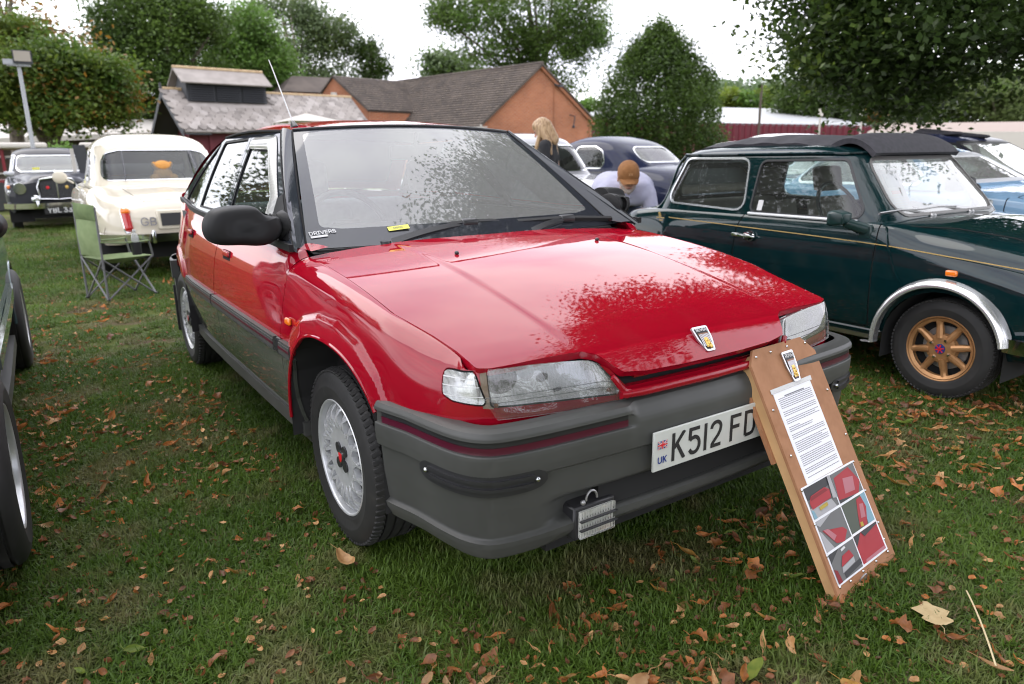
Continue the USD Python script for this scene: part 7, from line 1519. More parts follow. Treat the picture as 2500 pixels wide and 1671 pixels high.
# ---------------------------------------------------------------- curvy navy saloon
jag = old_saloon('navy_paint', arches=[arch(0, .33, .36)],
    body=[(.75, [(.50, .42), (.54, .50), (.58, .60), (.56, .70), (.50, .76), (.4, .80), (.2, .84), (0, .86)]), (.4, [(.72, .34), (.77, .44), (.80, .60), (.79, .74), (.70, .84), (.52, .86), (.3, .94), (0, .98)]), (-.6, [(.74, .31), (.80, .42), (.835, .62), (.82, .80), (.77, .92), (.70, .95), (.4, 1.0), (0, 1.02)]), (-2.0, [(.74, .31), (.80, .42), (.835, .62), (.825, .80), (.785, .93), (.72, .97), (.5, .99), (0, 1.0)]), (-2.7, [(.74, .31), (.80, .42), (.835, .60), (.82, .78), (.75, .93), (.62, 1.0), (.4, 1.03), (0, 1.05)]), (-3.2, [(.72, .34), (.77, .44), (.795, .60), (.77, .75), (.69, .87), (.55, .95), (.35, .985), (0, 1.0)]), (-3.55, [(.66, .38), (.70, .46), (.715, .58), (.69, .70), (.61, .79), (.48, .85), (.3, .885), (0, .90)]), (-3.78, [(.52, .44), (.55, .50), (.56, .56), (.54, .62), (.48, .68), (.38, .72), (.24, .75), (0, .76)])],
    rings=[(.95, -.55, -2.95, .775, 4), (1.0, -.62, -2.88, .755, 4), (1.15, -.85, -2.68, .71, 4), (1.28, -1.02, -2.50, .665, 3.8), (1.37, -1.18, -2.32, .605, 3.4), (1.43, -1.35, -2.12, .50, 3), (1.465, -1.50, -1.95, .34, 2.6), (1.475, -1.71, -1.74, .02, 2.4)],
    side_windows=[rpoly([(-.90, 1.0), (-1.52, 1.0), (-1.52, 1.30), (-1.34, 1.32), (-1.14, 1.27)], .05), rpoly([(-1.62, 1.0), (-2.18, 1.0), (-2.22, 1.08), (-2.14, 1.24), (-1.98, 1.31), (-1.62, 1.31)], .05)],
    screen=rpoly([(-.55, 1.04), (.55, 1.04), (.48, 1.30), (-.48, 1.30)], .08), back=rpoly([(-.46, 1.08), (.46, 1.08), (.40, 1.26), (.30, 1.29), (-.30, 1.29), (-.40, 1.26)], .08),
    panels=[(rpoly([(-.62, .93), (-.62, .36), (-1.57, .36), (-1.57, .93)], .05), 'door'), (rpoly([(-1.57, .93), (-1.57, .36), (-2.2, .36), (-2.42, .7), (-2.36, .93)], .05), 'door')], top_seams=[rpoly([(-2.98, -.46), (-2.98, .46), (-3.6, .36), (-3.6, -.36)], .06)])
JAG = build_car('navy_saloon', 'dark navy curvy 1950s saloon behind the bending man', (-8.60, 6.22, .03), PI + .13, jag); saloon_extras(JAG, 'navy_paint', False, True)
put(JAG, 'door_handle', [box(.16, .03, .025, (-1.45, .845, .86), .01), box(.16, .03, .025, (-2.25, .845, .86), .01)], 'chrome')
# ---------------------------------------------------------------- boxier modern saloons
def boxy(paint, **kw):
    d = dict(paint=paint, halfw=.83, arches=[arch(0, .30, .335), arch(-2.55, .30, .33)],
        body=[(.80, [(.60, .30), (.66, .38), (.68, .50), (.67, .58), (.63, .64), (.55, .66), (.3, .67), (0, .68)]), (.72, [(.70, .26), (.76, .36), (.785, .50), (.775, .62), (.73, .70), (.60, .72), (.3, .735), (0, .74)]), (0, [(.74, .24), (.80, .36), (.83, .52), (.825, .68), (.775, .82), (.60, .85), (.3, .87), (0, .88)]), (-.6, [(.74, .24), (.80, .36), (.83, .52), (.825, .72), (.79, .885), (.6, .92), (.3, .935), (0, .94)]), (-2.5, [(.74, .24), (.80, .36), (.83, .52), (.825, .74), (.79, .92), (.6, .95), (.3, .955), (0, .96)]), (-3.2, [(.72, .28), (.78, .38), (.80, .54), (.79, .74), (.75, .90), (.6, .94), (.3, .95), (0, .955)]), (-3.35, [(.66, .34), (.70, .42), (.72, .54), (.71, .72), (.67, .85), (.55, .89), (.3, .90), (0, .905)])],
        rings=[(.90, -.42, -2.90, .79, 8), (.95, -.50, -2.84, .775, 8), (1.10, -.78, -2.66, .71, 8), (1.27, -1.08, -2.44, .635, 7), (1.33, -1.20, -2.34, .600, 6), (1.365, -1.36, -2.18, .50, 4.5), (1.385, -1.52, -2.0, .34, 3.5), (1.39, -1.74, -1.78, .02, 3)],
        side_windows=[rpoly([(-.72, .965), (-1.42, .97), (-1.50, 1.275), (-1.18, 1.27)], .03), rpoly([(-1.50, .97), (-2.18, .975), (-2.26, 1.275), (-1.57, 1.275)], .03), rpoly([(-2.26, .975), (-2.62, .98), (-2.42, 1.22), (-2.34, 1.27)], .02)],
        screen=rpoly([(-.66, .97), (.66, .97), (.555, 1.285), (-.555, 1.285)], .04), back=rpoly([(-.60, 1.0), (.60, 1.0), (.52, 1.28), (-.52, 1.28)], .04),
        panels=[(rpoly([(-.44, .93), (-.44, .30), (-1.46, .30), (-1.46, .93)], .03), 'door'), (rpoly([(-1.46, .93), (-1.46, .30), (-2.15, .30), (-2.3, .6), (-2.22, .93)], .03), 'door')], top_seams=[rpoly([(-.40, -.74), (-.40, .74), (.74, .66), (.74, -.66)], .03)], surround='satin_black', sw=.016)
    d.update(kw); return d
def boxy_extras(car, kind='spoke'):
    for s_ in (-1, 1):
        for x in (0, -2.55): plain_wheel(car, (x, s_ * .715, .295), s_, .295, .19, .178, kind)
        put(car, 'side_repeater', [box(.05, .02, .028, (-.33, s_ * .832, .66), .008)], 'lamp_orange')
        put(car, 'door_mirror', [hull(np.vstack([box(.10, .20, .12, (-.72, s_ * .93, .985), .04).V, box(.06, .15, .09, (-.64, s_ * .93, .985), .03).V])), hull(np.vstack([ball(.03, (-.70, s_ * .85, .96), sub=1).V, ball(.04, (-.66, s_ * .78, .945), sub=1).V]))], 'black_plastic')
        put(car, 'door_handle', [box(.15, .02, .03, (-1.33, s_ * .822, .80), .006), box(.15, .02, .03, (-2.12, s_ * .822, .81), .006)], 'satin_black')
        put(car, 'rubbing_strip', [ribbon([(-.42, s_ * .836, .53), (-1.4, s_ * .838, .53), (-2.18, s_ * .836, .53)], .016, .045)], 'bumper_plastic')
        put(car, 'headlamp', [box(.05, .36, .12, (.785, s_ * .50, .60), .02)], 'lamp_glass')
    put(car, 'front_bumper', [ribbon(curve([(.36, -.835, .44), (.62, -.80, .44), (.80, -.66, .44), (.86, -.3, .44), (.87, 0, .44), (.86, .3, .44), (.80, .66, .44), (.62, .80, .44), (.36, .835, .44)], 40), .07, .20)], 'bumper_plastic')
    put(car, 'rear_bumper', [ribbon(curve([(-2.9, -.81, .46), (-3.2, -.78, .46), (-3.38, -.6, .46), (-3.42, 0, .46), (-3.38, .6, .46), (-3.2, .78, .46), (-2.9, .81, .46)], 40), .07, .18)], 'bumper_plastic')
BLUE = build_car('pale_blue_car', 'low pale blue car parked directly behind the small green car', (.25, 4.92, 0), 0, boxy('pale_blue_paint', surround='bright_trim', sw=.02, rings=[(.92, -.76, -2.34, .77, 7), (.97, -.84, -2.28, .75, 7), (1.08, -1.02, -2.16, .69, 6), (1.18, -1.20, -2.04, .62, 5), (1.215, -1.30, -1.96, .56, 4.5), (1.245, -1.42, -1.86, .44, 4), (1.255, -1.60, -1.70, .02, 3)], side_windows=[rpoly([(-1.02, .97), (-2.14, .97), (-2.00, 1.165), (-1.28, 1.165)], .03)], screen=rpoly([(-.62, .99), (.62, .99), (.53, 1.17), (-.53, 1.17)], .04), back=rpoly([(-.56, 1.0), (.56, 1.0), (.50, 1.165), (-.50, 1.165)], .04))); boxy_extras(BLUE)
NAVY = build_car('navy_car', 'dark navy car beyond the pale blue car at the right edge', (-.45, 6.95, .0), 0, boxy('navy_paint')); boxy_extras(NAVY)
bg = thing('folded_car_cover', 'black folded cloth lying on the roof of the navy car at the right edge', 'cover', (-1.95, 6.9, 1.35)); put(bg, 'cloth', [hull(np.vstack([ball(.07, (-.22, -.10, .05), (1.4, 2, .7), 2).V, ball(.04, (.30, .1, .0), (1.5, 2, .5), 2).V])), hull(np.vstack([ball(.05, (-.3, .3, .05), (2, 2, .8), 1).V, ball(.04, (.2, -.3, .03), (2, 2, .6), 1).V]))], 'roof_cloth')
WHT = build_car('white_saloon', 'pale silver saloon whose roof shows between the navy saloon and the small green car', (-7.4, 9.3, .0), PI, old_saloon('white_paint')); saloon_extras(WHT, 'white_paint', False, True)
WHT2 = build_car('grey_saloon', 'light grey saloon roof just above the black cloth roof of the small green car', (-5.0, 9.9, 0.05), 0, boxy('silver_paint')); boxy_extras(WHT2)
# ---------------------------------------------------------------- teal car cut by the left edge
_tb = [(x, [(w * float(1 - .10 * sm((x + .35) / .6)), z) for w, z in p]) for x, p in boxy('x')['body']]
TEAL = build_car('teal_car', 'dark teal car cut off by the left edge, with silver alloy wheels', (-.52, -2.515, 0), -.018, boxy('teal_paint', body=_tb, two_tone=(.50, 'teal_grey'), arches=[arch(0, .30, .345), arch(-2.60, .30, .34)]))
look_paint('teal_grey', (0.075, 0.085, 0.08), 0.45, flake=0.2)
for s_ in (-1, 1):
    for x in (0, -2.60): plain_wheel(TEAL, (x, s_ * .768, .30), s_, .300, .195, .185, 'spoke')
    put(TEAL, 'door_mirror', [hull(np.vstack([ball(.065, (-.80, s_ * .86, .985), (.8, 1.0, .9), 2).V, ball(.055, (-.72, s_ * .86, .985), (.9, 1.0, .8), 2).V])), hull(np.vstack([ball(.03, (-.76, s_ * .80, .97), sub=1).V, ball(.04, (-.70, s_ * .76, .95), sub=1).V]))], 'black_plastic')
    put(TEAL, 'rubbing_strip', [ribbon([(-.38, s_ * .838, .545), (-1.3, s_ * .842, .545), (-2.24, s_ * .838, .545)], .02, .05)], 'teal_grey')
    put(TEAL, 'sill_strip', [ribbon([(-.38, s_ * .79, .25), (-1.3, s_ * .795, .25), (-2.22, s_ * .79, .25)], .04, .06)], 'bumper_plastic')
    put(TEAL, 'mud_flap', [box(.014, .17, .30, (-2.99, s_ * .75, .32), .004), box(.014, .17, .24, (-.37, s_ * .75, .30), .004)], 'rubber_black')
    a = np.linspace(.1, PI - .1, 24)
    for xc in (0, -2.60): put(TEAL, 'arch_edge', [tube(np.column_stack([xc - .348 * np.cos(a), np.full(24, s_ * (.80 if xc == 0 else .826)), .30 + .348 * np.sin(a)]), .008, 6)], 'teal_paint')
put(TEAL, 'front_bumper', [ribbon(curve([(.40, -.74, .44), (.62, -.71, .44), (.78, -.62, .44), (.85, -.3, .44), (.86, 0, .44), (.85, .3, .44), (.78, .62, .44), (.62, .71, .44), (.40, .74, .44)], 40), .07, .24)], 'teal_grey')
# ================================================================ the display board leaning on the bumper
look_noise('mdf', (0.30, 0.135, 0.060), (0.37, 0.175, 0.085), 18.0, 0.75, 0.1, bscale=260, bdist=.002)
look_noise('pine', (0.46, 0.27, 0.12), (0.56, 0.34, 0.16), 7.0, 0.7)
BD = thing('display_board', 'brown fibreboard information board with paper and photos, leaning on the front bumper', 'board')
_o = np.array([1.139, .165, .040]); _u = np.array([-.094, .9956, 0]); _v = np.array([-.472, -.0446, .880]); _n = np.cross(_u, _v)
_v = _v / np.linalg.norm(_v); _n /= np.linalg.norm(_n)
BT = frame(_o, _u, _v, _n)
outline = Polygon([(0, -.035), (.342, -.035), (.342, .648), (.288, .700), (.034, .704), (.0, .664)])
put(BD, 'front_panel', [prism(outline, .009).move(0, 0, -.009).mat(BT)], 'mdf')
put(BD, 'box_frame', [prism(Polygon([(.006, -.01), (.336, -.01), (.336, .64), (.286, .69), (.036, .69), (.006, .655)]).difference(Polygon([(.03, .02), (.31, .02), (.31, .63), (.28, .665), (.05, .665), (.03, .64)])), .030).move(0, 0, -.0395).mat(BT)], 'pine')
put(BD, 'back_panel', [prism(Polygon([(-.004, .38), (.336, .38), (.336, .645), (.286, .697), (.030, .697), (-.004, .66)]), .012).move(0, 0, -.052).mat(BT)], 'mdf')
pap = put(BD, 'printed_sheet', [prism(sbox(.048, .298, .252, .572), .0012).mat(BT)], 'white_sheet')
put(pap, 'tape', [prism(sbox(.040, .566, .262, .580), .0008).move(0, 0, .0013).mat(BT)], 'clear_edge')
r_ = np.random.default_rng(3); y = .546; lines = []
put(pap, 'heading', [prism(sbox(.098, .549, .205, .5525), .0003).move(0, 0, .0013).mat(BT)], 'print_grey')
while y > .312:
    for _ in range(int(r_.integers(3, 7))):
        if y < .312: break
        x = .062; end = .240 if r_.uniform() < .8 else r_.uniform(.12, .22)
        while x < end:
            w = r_.uniform(.006, .016); lines.append(prism(sbox(x, y, min(x + w, end), y + .0019), .0003).move(0, 0, .0013).mat(BT)); x += w + .0018
        y -= .0056
    y -= .0060
put(pap, 'text_lines', lines, 'print_grey', kind='stuff')
ph = put(BD, 'photo_sheet', [prism(rpoly([(.014, .018), (.312, .020), (.306, .296), (.010, .298)], .003), .0014).move(0, 0, .0005).mat(BT)], 'white_sheet')
look('white_sheet', (0.70, 0.70, 0.74), 0.35, coat_weight=0.5)
def flat(pts, lk, name, z=.0026, parent=None): put(parent or ph, name, [prism(Polygon(pts).buffer(0), .0004).move(0, 0, z).mat(BT)], lk)
for nm, c in (('photo_grey', (.20, .20, .20)), ('photo_dark', (.045, .045, .05)), ('photo_red', (.52, .03, .045)), ('photo_pink', (.62, .22, .26)), ('photo_blue', (.28, .50, .62)), ('photo_pale', (.55, .54, .56)), ('photo_yellow', (.62, .45, .05)), ('photo_green', (.10, .12, .09)), ('photo_deep_red', (.30, .012, .02))): look(nm, tuple(.62 * x for x in c), 0.6)
def photo(x0, y0, x1, y1, back, shapes_):
    p = put(ph, 'photo', [prism(sbox(x0, y0, x1, y1), .0005).move(0, 0, .0020).mat(BT)], back); w, h = x1 - x0, y1 - y0
    for i, (pts, lk) in enumerate(shapes_): put(p, 'photo_patch', [prism(Polygon([(x0 + a * w, y0 + b * h) for a, b in pts]).buffer(0), .0003).move(0, 0, .0026 + .0004 * i).mat(BT)], lk)
X0, X1, X2, X3 = .018, .158, .164, .303
photo(X0, .206, X1, .293, 'photo_grey', [([(0, .60), (1, .75), (1, 1), (0, 1)], 'photo_dark'), ([(0, 0), (.9, 0), (.8, .3), (0, .35)], 'photo_pale'), ([(.0, .0), (.12, .0), (.08, .25), (0, .3)], 'photo_blue'), ([(.05, .30), (.80, .34), (.84, .60), (.70, .74), (.15, .70), (.03, .52)], 'photo_red'), ([(.08, .56), (.78, .60), (.68, .70), (.16, .68)], 'photo_deep_red'), ([(.28, .16), (.60, .18), (.60, .29), (.28, .27)], 'photo_yellow'), ([(.84, .3), (1, .25), (1, 1), (.90, 1)], 'photo_pale')])
photo(X2, .206, X3, .291, 'photo_grey', [([(0, .1), (.8, 0), (1, .35), (.75, .95), (.1, .85)], 'photo_red'), ([(.3, .2), (.7, .15), (.8, .6), (.4, .7)], 'photo_pink'), ([(0, 0), (.6, 0), (0, .12)], 'photo_dark')])
photo(X0, .112, X1, .199, 'photo_grey', [([(0, 0), (.30, 0), (.06, .62), (0, .7)], 'photo_pale'), ([(.08, .80), (.55, .98), (.6, 1), (0, 1), (0, .9)], 'photo_pale'), ([(.10, .66), (.42, .08), (.70, .0), (.92, .26), (.80, .42)], 'photo_red'), ([(.14, .66), (.36, .20), (.50, .30), (.30, .62)], 'photo_pink')])
photo(X2, .114, X3, .199, 'photo_green', [([(.72, .0), (1, 0), (1, 1), (.80, 1)], 'photo_blue'), ([(.36, .05), (.66, .0), (.86, .55), (.80, .95), (.60, .92), (.44, .40)], 'photo_red'), ([(.52, .30), (.70, .26), (.78, .7), (.64, .74)], 'photo_pink'), ([(.40, .06), (.52, .04), (.52, .18), (.42, .20)], 'photo_yellow')])
photo(X0, .024, X1, .105, 'photo_grey', [([(0, .7), (.4, 1), (0, 1)], 'photo_dark'), ([(.30, .02), (1, .12), (1, .3), (.3, .2)], 'photo_dark'), ([(.26, .22), (.78, .30), (.80, .48), (.30, .40)], 'photo_pale'), ([(.28, .42), (.80, .50), (.72, .76), (.42, .72)], 'photo_red'), ([(0, 0), (.14, 0), (.10, .4), (0, .5)], 'photo_deep_red'), ([(.45, .86), (.62, .90), (.60, .97), (.44, .94)], 'white_print')])
photo(X2, .026, X3, .107, 'photo_red', [([(0, .62), (.30, 1), (0, 1)], 'photo_dark'), ([(.10, .0), (1, .0), (1, .12), (.15, .10)], 'photo_pink'), ([(.40, .80), (1, .94), (1, 1), (.3, 1)], 'photo_dark')])
for x, y in [(.034, .682), (.110, .684), (.200, .685), (.300, .678), (.322, .52), (.326, .375), (.020, .525), (.022, .390), (.012, .292), (.310, .292), (.313, .20), (.012, .195), (.316, .10), (.014, .105), (.018, .016), (.075, .012), (.15, .012), (.23, .012), (.306, .014), (.312, .05)]:
    put(BD, 'pin', [ball(.0042, (x, y, .0020), (1, 1, .7), 1).mat(BT)], 'chrome')
put(BD, 'hook', [tube(curve([(.118, -.004, .002), (.112, .006, .014), (.126, .012, .020), (.140, .004, .014), (.138, -.008, .004)], 14), .002, 6).mat(BT)], 'steel')
shield(BD, BT @ frame((.182, .625, .001), (1, 0, 0), (0, 1, 0), (0, 0, 1)), .094, .062)

# ---- folding chair with a bottle in its cup holder
look('chair_steel', (0.16, 0.16, 0.165), 0.45, metallic=0.6)
look_noise('chair_cloth', (0.17, 0.23, 0.10), (0.22, 0.28, 0.13), 14.0, 0.85)
look_noise('chair_cloth_dark', (0.10, 0.145, 0.055), (0.13, 0.18, 0.07), 14.0, 0.85)
CH = thing('folding_chair', 'green folding camp chair on the grass behind the red car', 'chair')
bl, br, fr, fl_ = np.array([-5.49, -1.15, 0]), np.array([-5.17, -1.01, 0]), np.array([-5.335, -.60, 0]), np.array([-5.635, -.74, 0])
up = lambda p, z: np.array([p[0], p[1], z])
sb = [up(bl + [.01, 0, 0], .385), up(br, .375), up(fr + [-.03, .02, 0], .365), up(fl_, .375)]
for a, b in ((bl, sb[0] + [0, 0, .47]), (br, sb[1] + [0, 0, .46])): put(CH, 'back_post', [tube([up(a, .0), (a + b) / 2 * [1, 1, 1], b], .0095, 8)], 'chair_steel')
for a, b in ((bl, sb[3]), (fl_, sb[0]), (br, sb[2]), (fr, sb[1]), (bl, sb[1]), (br, sb[0]), (fr, sb[3]), (fl_, sb[2])): put(CH, 'cross_leg', [tube([up(a, .01), b], .0085, 8)], 'chair_steel')
for a in (bl, br, fr, fl_): put(CH, 'foot', [ball(.018, up(a, .012), (1.1, 1.1, .7), 1)], 'satin_black')
for a in (sb[2], sb[3]): put(CH, 'arm_post', [tube([a, a + [0.005, -.02, .135]], .009, 8)], 'chair_steel')
def cloth(a, b, c, d, sag, n=12):
    s_, t_ = np.meshgrid(np.linspace(0, 1, n), np.linspace(0, 1, n), indexing='ij'); s_, t_ = s_[..., None], t_[..., None]
    P = a * (1 - s_) * (1 - t_) + b * s_ * (1 - t_) + c * s_ * t_ + d * (1 - s_) * t_ + np.array(sag) * (np.sin(PI * s_) * np.sin(PI * t_)) ** .8; g = grid(P); return [g, M(g.V - g.N * .004, g.F[:, ::-1], -g.N)]
put(CH, 'seat', cloth(sb[0], sb[1], sb[2], sb[3], (0, 0, -.06)), 'chair_cloth')
put(CH, 'backrest', cloth(sb[0] + [0, 0, .02], sb[1] + [0, 0, .02], sb[1] + [0, 0, .36], sb[0] + [0, 0, .36], (-.02, -.05, 0)), 'chair_cloth')
put(CH, 'headrest_band', cloth(sb[0] + [-.01, -.008, .34], sb[1] + [.01, -.008, .34], sb[1] + [.01, -.006, .475], sb[0] + [-.01, -.006, .485], (-.01, -.03, 0)), 'chair_cloth_dark')
for a, b in ((sb[1], sb[2]), (sb[0], sb[3])): put(CH, 'armrest', [ribbon(curve([a + [0, 0, .155], (a + b) / 2 + [0, 0, .135], b + [.005, -.02, .14]], 10), .055, .008)], 'chair_cloth_dark')
hp = sb[1] * .32 + sb[2] * .68 + [0.02, 0, .135]; put(CH, 'cup_holder', [lathe([(0, -.115), (.040, -.115), (.046, 0), (.043, 0), (.037, -.108), (0, -.108)], 20, 'z').move(*hp)], 'satin_black')
BO = thing('water_bottle', 'clear plastic water bottle standing in the cup holder of the camp chair', 'bottle', tuple(hp + [0, 0, -.104]))
put(BO, 'bottle_body', [lathe([(0, 0), (.030, 0), (.032, .01), (.032, .13), (.031, .15), (.022, .175), (.012, .188), (.012, .20), (0, .20)], 20, 'z')], 'bottle_plastic'); put(BO, 'cap', [lathe([(0, .198), (.0145, .198), (.0145, .216), (0, .216)], 16, 'z')], 'white_print')
look_pane('bottle_plastic', (.85, .88, .90), 1.45, haze=.25)

# ================================================================ two people
import manifold3d as m3
def limb_mesh(bones, edge=.022, iters=8):
    """one continuous surface round bones ((p, r), (q, s)), (radii may be triples)"""
    parts = []
    for (p, r), (q, s_) in bones:
        pts = []
        for c, rad in ((p, r), (q, s_)):
            sp_ = trimesh.creation.icosphere(2, 1.0).vertices * np.broadcast_to(rad, 3) + np.array(c); pts.append(sp_)
        parts.append(m3.Manifold.hull_points(np.vstack(pts).astype(np.float64)))
    a = m3.Manifold.batch_boolean(parts, m3.OpType.Add).refine_to_length(edge); k = a.to_mesh()
    t = trimesh.Trimesh(k.vert_properties[:, :3], k.tri_verts, process=True); trimesh.smoothing.filter_taubin(t, .5, .53, iters); return tm(t, True)
look_noise('skin', (0.50, 0.28, 0.20), (0.58, 0.34, 0.25), 20.0, 0.5, subsurface_weight=0.1)
look_noise('skin_tan', (0.40, 0.21, 0.14), (0.48, 0.26, 0.18), 20.0, 0.5)
usdkit.material(stage, '/World/Looks/blonde_hair', {'tc': ('texture_coordinate', {}), 'mp': ('mapping', {'scale': (70., 70., 5.)}), 'n': ('noise_texture', {'scale': 1.0, 'detail': 4.0}), 'r': ('rgb_ramp', {'ramp': [(.3, (.20, .115, .055)), (.7, (.50, .34, .19))]}), 'b': ('bump', {'strength': .6, 'distance': .01}), 'p': ('principled_bsdf', {'roughness': .5})},
    [('tc.object', 'mp.vector'), ('mp.vector', 'n.vector'), ('n.fac', 'r.fac'), ('r.color', 'p.base_color'), ('n.fac', 'b.height'), ('b.normal', 'p.normal')], surface='p.BSDF')
look_noise('black_cotton', (0.010, 0.010, 0.012), (0.018, 0.018, 0.021), 12.0, 0.9)
look_noise('lavender_cotton', (0.35, 0.35, 0.46), (0.42, 0.42, 0.53), 9.0, 0.85, 0.3, bscale=14, bdist=.03)
look_noise('denim', (0.035, 0.045, 0.075), (0.06, 0.075, 0.11), 30.0, 0.9)
look_noise('cap_brown', (0.19, 0.078, 0.022), (0.24, 0.105, 0.032), 30.0, 0.9)
look('eye_dark', (0.03, 0.02, 0.015), 0.2); look('lip', (0.42, 0.16, 0.14), 0.5); look('grey_beard', (0.36, 0.30, 0.26), 0.9)
def head_parts(T, parent_parts, hs=1.0):
    """bones of a head in its frame (x forwards, y left, z up; origin at the middle of the skull)"""
    e = lambda x, y, z: tuple((T @ [x * hs, y * hs, z * hs, 1])[:3])
    return [((e(-.012, 0, .022), .086 * hs), (e(.012, 0, .018), .080 * hs)), ((e(.020, 0, -.02), .066 * hs), (e(.050, 0, -.085), .034 * hs)), ((e(.0, 0, 0), .075 * hs), (e(.040, 0, -.07), .046 * hs)), ((e(.082, 0, .012), .010 * hs), (e(.106, 0, -.028), .013 * hs)), ((e(-.01, .080, -.01), .014 * hs), (e(-.012, .083, -.035), .010 * hs)), ((e(-.01, -.080, -.01), .014 * hs), (e(-.012, -.083, -.035), .010 * hs)), ((e(.072, .03, .018), .012), (e(.072, -.03, .018), .012)), ((e(.079, .018, -.062), .012), (e(.079, -.018, -.062), .012))]
def hand_bones(w, d, side_, nrm, sc=1.0):
    """palm and five curled fingers from the wrist w along d"""
    d = np.array(d) / np.linalg.norm(d); s_ = np.array(side_) / np.linalg.norm(side_); n = np.array(nrm) / np.linalg.norm(nrm); w = np.array(w); B_ = [((w, .024), (w + d * .05, .026)), ((w + d * .02 + s_ * .018, .016), (w + d * .085 + s_ * .030, .014)), ((w + d * .02 - s_ * .018, .016), (w + d * .085 - s_ * .030, .013)), ((w + d * .085 + s_ * .030, .014), (w + d * .085 - s_ * .030, .013))]
    for k, L in enumerate((.070, .080, .075, .058)):
        r = w + d * .088 + s_ * (.030 - .020 * k); m_ = r + d * L * .55 + n * L * .18; t = m_ + d * L * .32 + n * L * .42; B_ += [((r, .0095), (m_, .0085)), ((m_, .0085), (t, .0075))]
    r = w + d * .025 + s_ * .026; m_ = r + d * .035 + s_ * .030; B_ += [((r, .014), (m_, .011)), ((m_, .011), (m_ + d * .034 + s_ * .006 + n * .008, .009))]
    return B_
def face_bits(P_, T, hs, lip_='lip'):
    e = lambda x, y, z: (T @ [x * hs, y * hs, z * hs, 1])[:3]
    for y in (.030, -.030): put(P_, 'eye', [ball(.0105, e(.083, y, .006), sub=1)], 'eye_dark')
    put(P_, 'mouth', [hull([e(.088, .024, -.060), e(.088, -.024, -.060), e(.093, 0, -.055), e(.093, 0, -.067), e(.08, 0, -.06)])], lip_)
